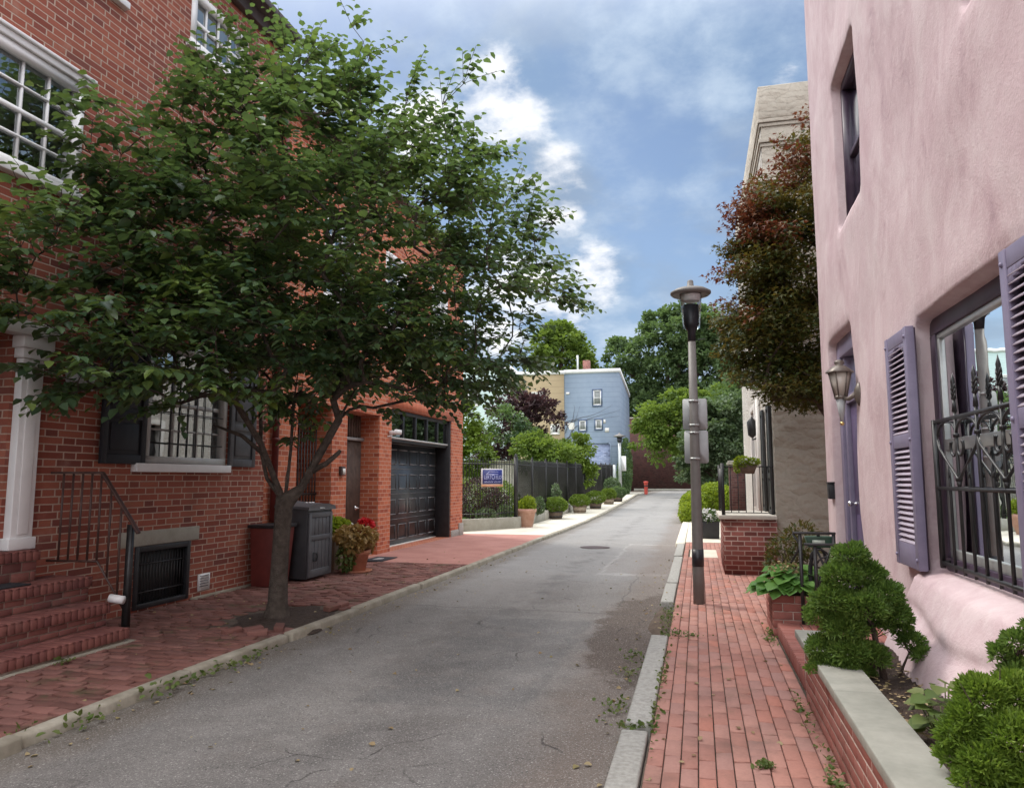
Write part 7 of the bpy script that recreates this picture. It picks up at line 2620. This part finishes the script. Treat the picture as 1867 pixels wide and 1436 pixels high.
S = 0.075 * (0.6 + 0.7 * rm.random(n))
red = ((P[:, 2] - 4.6) * 0.28 + (1.35 - P[:, 0]) * 0.55 + rm.normal(size=n) * 0.12 + np.sin(E_[k, 0] * 5 + E_[k, 2] * 4) * 0.40 > 0.52)
leaves_obj('crown', P, D, U, S, M['lf_maple'], mp_, shape=PALM, mats2=M['lf_maple_red'], mi=red.astype(int))

# ================================================================== THE STREET TREE
st = thing('street_tree', (-4.78, 7.91, 0), 'large leafy green street tree forking low beside the left kerb', 'tree')
tb = [((-4.7, 7.9, 4.5), (1.9, 1.9, 2.0)), ((-3.3, 8.3, 4.3), (1.35, 1.5, 1.6)), ((-2.6, 8.5, 3.7), (1.1, 1.3, 1.0)), ((-4.6, 7.9, 5.9), (1.0, 1.1, 0.9)), ((-3.3, 8.2, 5.4), (0.85, 0.9, 0.75)),
      ((-5.45, 6.6, 4.2), (0.7, 0.9, 1.1)), ((-5.65, 6.2, 4.9), (0.45, 0.6, 0.55)), ((-5.4, 7.2, 5.8), (0.5, 0.6, 0.7)), ((-5.5, 5.9, 2.85), (0.75, 0.75, 0.42)), ((-5.0, 6.9, 3.0), (1.0, 0.9, 0.6)), ((-4.4, 8.0, 2.9), (1.3, 1.2, 0.55)), ((-3.6, 8.6, 3.0), (1.0, 1.2, 0.55)), ((-3.0, 8.6, 2.95), (0.8, 0.9, 0.45)), ((-2.5, 8.3, 4.6), (0.7, 0.9, 1.0)), ((-5.3, 8.8, 4.6), (1.0, 1.3, 1.6)),  ((-3.9, 7.1, 3.9), (1.1, 0.9, 1.1)), ((-5.6, 5.3, 3.5), (.6, .55, .6)), ((-5.2, 6.4, 2.7), (.9, .8, .4))]
rt = np.random.default_rng(41)
tg, c_, r_ = in_blobs(tb, 640, rt, 0.42)
tips = [(-2.6, 8.0, 6.3), (-2.0, 8.3, 5.0), (-1.7, 8.2, 4.5), (-1.75, 8.1, 3.75), (-4.0, 7.9, 7.2), (-4.9, 8.0, 7.1), (-3.3, 8.0, 6.3), (-2.35, 8.1, 5.4), (-5.2, 7.3, 6.9), (-1.95, 8.5, 4.1), (-4.6, 7.9, 6.9), (-1.9, 8.0, 3.3), (-3.8, 7.9, 6.7), (-2.9, 8.1, 6.1), (-5.7, 7.2, 6.4), (-5.9, 5.3, 3.0), (-5.9, 5.6, 2.6), (-5.8, 5.9, 2.45)]
tg = [tuple(p) for p in tg if p[0] > -6.35 and p[2] > 2.25] + tips
limbs = [[(-4.95, 7.86, 1.60), (-5.02, 7.82, 1.95), (-5.03, 7.80, 2.5), (-5.08, 7.75, 3.1)],
         [(-4.72, 7.93, 1.55), (-4.70, 7.95, 1.95), (-4.70, 7.98, 2.5), (-4.62, 8.0, 3.3), (-4.6, 8.0, 4.0)],
         [(-4.55, 7.97, 1.50), (-4.38, 8.02, 1.85), (-4.15, 8.08, 2.3), (-3.9, 8.15, 2.8), (-3.6, 8.2, 3.4)],
         [(-4.80, 8.02, 1.6), (-4.78, 8.15, 2.1), (-4.8, 8.35, 2.8)],
         [(-4.82, 7.80, 1.62), (-4.88, 7.6, 2.0), (-5.0, 7.2, 2.5)]]
trunk = [(-4.78, 7.91, -0.06), (-4.78, 7.91, 0.04), (-4.78, 7.91, 0.16), (-4.775, 7.91, 0.5), (-4.76, 7.91, 0.9), (-4.745, 7.91, 1.18), (-4.74, 7.91, 1.32)]
pos, par, ch, rad, ends, fork = grow_tree(trunk, 0.062, limbs, tg, 0.2, 0.0042, 2.3)
flare = {0: 0.165, 1: 0.15, 2: 0.118, 3: 0.102, 4: 0.098, 5: 0.105, 6: 0.115}
mbt = tree_mesh(pos, par, ch, rad, fork, flare, 10)
mbt.tube([(-4.45, 8.0, 1.68), (-4.25, 8.0, 1.78), (-4.10, 8.0, 1.90), (-4.08, 8.0, 1.93)], [0.035, 0.032, 0.028, 0.02], 8)
mbt.tube([(-5.0, 7.82, 1.9), (-5.2, 7.7, 2.1), (-5.45, 7.5, 2.22)], [0.03, 0.024, 0.012], 7)
# leafy twigs
Ps, Ds, Us, Ss = [], [], [], []
cen = Vector((-4.6, 7.9, 3.6))
sites = [(pos[e], pos[par[e]]) for e in ends]
for i in range(len(pos)):
    if rad[i] < 0.014 and ch[i] and rnd.random() < 0.6:
        sites.append((pos[i], pos[par[i]]))
wallx = -6.5
for (p, pp_) in sites:
    ax = (p - pp_).normalized()
    out = (p - cen)
    out.z *= 0.5
    out.normalize()
    airy = min(1.0, max(0.0, (p.x + 4.3) / 1.6, (p.z - 5.4) / 1.4))
    for t in range(rnd.choice((5, 6, 7)) - (1 if rnd.random() < airy * 0.8 else 0)):
        d = ax * 0.55 + out * 0.6 + Vector((rnd.gauss(0, 0.55), rnd.gauss(0, 0.55), rnd.gauss(0.10, 0.28)))
        if p.z > 6.0:
            d.z += 0.5
        d.normalize()
        ln = rnd.uniform(0.28, 0.62)
        m = int(ln / 0.060)
        q = p.copy()
        pts = [q.copy()]
        side = 1
        for j in range(m):
            d = (d + Vector((0, 0, -0.035))).normalized()
            q = q + d * 0.060
            if q.x < wallx:
                break
            pts.append(q.copy())
            if j < 1:
                continue
            lat = d.cross(Vector((0, 0, 1)))
            if lat.length < 0.05:
                lat = Vector((1, 0, 0))
            lat.normalize()
            side = -side
            ld = (d * 0.55 + lat * side * 0.85 + Vector((0, 0, -0.42 + rnd.gauss(0, 0.25)))).normalized()
            Ps.append(q)
            Ds.append(ld)
            Us.append(Vector((rnd.gauss(0, 0.28), rnd.gauss(0, 0.28), 1)))
            Ss.append(rnd.uniform(0.085, 0.150) * (1 - 0.16 * airy) * (1.0 if j < m - 2 else 0.75))
        if len(pts) > 2 and rnd.random() < 0.7:
            mbt.tube(pts, [0.0035] * (len(pts) - 1) + [0.0015], 3, cap=False)
mbt.build('trunk', M['bark'], st, smooth=True)
leaves_obj('crown', np.array(Ps), np.array(Ds), np.array(Us), np.array(Ss), M['lf_street'], st)
print('street tree leaves', len(Ps), 'nodes', len(pos))

# ================================================================== GROUND COVER: weeds and fallen leaves
rw = np.random.default_rng(77)


def weeds(name, spots, n, size, mat, label):
    P, D, U, S = [], [], [], []
    for (x, y, rx, ry, z, h) in spots:
        m = int(n * max(0.25, rx * ry * 40))
        P.append(np.stack((x + rw.normal(0, rx, m), y + rw.normal(0, ry, m), z + np.abs(rw.normal(0, h, m))), -1))
        D.append(norm(np.stack((rw.normal(0, 1, m), rw.normal(0, 1, m), np.abs(rw.normal(0.6, 0.4, m))), -1)))
        U.append(norm(np.stack((rw.normal(0, 0.5, m), rw.normal(0, 0.5, m), np.ones(m)), -1)))
        S.append(size * rw.uniform(0.5, 1.4, m))
    o = leaves_obj(name, np.concatenate(P), np.concatenate(D), np.concatenate(U), np.concatenate(S), mat, shape=LEAF)
    tag(o, label, 'weeds', kind='stuff')


weeds('kerb_weeds', [(-4.07, 4.35, 0.05, 0.22, -0.06, 0.035), (-4.05, 5.05, 0.06, 0.13, -0.06, 0.07), (-4.06, 5.3, 0.04, 0.2, -0.06, 0.03), (-4.06, 5.95, 0.05, 0.22, -0.06, 0.03), (-4.06, 6.35, 0.05, 0.18, -0.06, 0.03), (-4.26, 3.9, 0.03, 0.2, -0.01, 0.02), (-5.42, 5.55, 0.05, 0.06, 0.0, 0.02)], 85, 0.045, M['lf_weed'], 'green weeds growing along the foot of the left kerb')
weeds('path_weeds', [(-0.33, 8.05, 0.07, 0.12, -0.01, 0.02), (-0.18, 8.0, 0.10, 0.07, 0.0, 0.018), (-0.44, 5.04, 0.08, 0.02, 0.0, 0.015), (-0.32, 6.4, 0.02, 0.5, 0.0, 0.012), (-0.32, 5.3, 0.02, 0.3, 0.0, 0.012), (-0.36, 9.2, 0.05, 0.4, -0.02, 0.02), (-0.60, 6.6, 0.05, 0.1, -0.05, 0.02), (-0.62, 7.2, 0.06, 0.1, -0.05, 0.02), (-0.62, 5.6, 0.06, 0.1, -0.06, 0.02), (0.70, 8.3, 0.03, 0.1, 0.0, 0.025), (0.66, 5.6, 0.02, 0.2, 0.0, 0.025), (0.67, 4.7, 0.015, 0.3, 0.0, 0.02), (0.64, 4.3, 0.02, 0.1, 0.0, 0.02), (0.33, 4.55, 0.03, 0.03, 0.0, 0.012), (0.66, 8.0, 0.03, 0.15, 0.0, 0.02)], 190, 0.03, M['lf_weed'], 'small weeds in the joints of the right brick path')
m = 420
xs = np.concatenate((rw.uniform(-4.05, -0.6, 90), rw.normal(-3.95, 0.08, 120), rw.uniform(-6.4, -4.3, 90), rw.normal(-0.62, 0.1, 80), rw.uniform(-0.3, 0.65, 40)))
ys2 = rw.uniform(3.6, 16, m)
zs2 = np.where((xs < -4.1) | (xs > -0.5), 0.006, -0.062)
P = np.stack((xs, ys2, zs2), -1)
D = norm(np.stack((rw.normal(size=m), rw.normal(size=m), rw.normal(size=m) * 0.1), -1))
o_ = leaves_obj('fallen_leaves', P, D, np.tile((0, 0, 1.0), (m, 1)) + rw.normal(0, 0.25, (m, 3)), rw.uniform(0.02, 0.055, m), M['lf_dry'])
tag(o_, 'small dry leaves scattered over the road and pavements', 'leaves', kind='stuff')
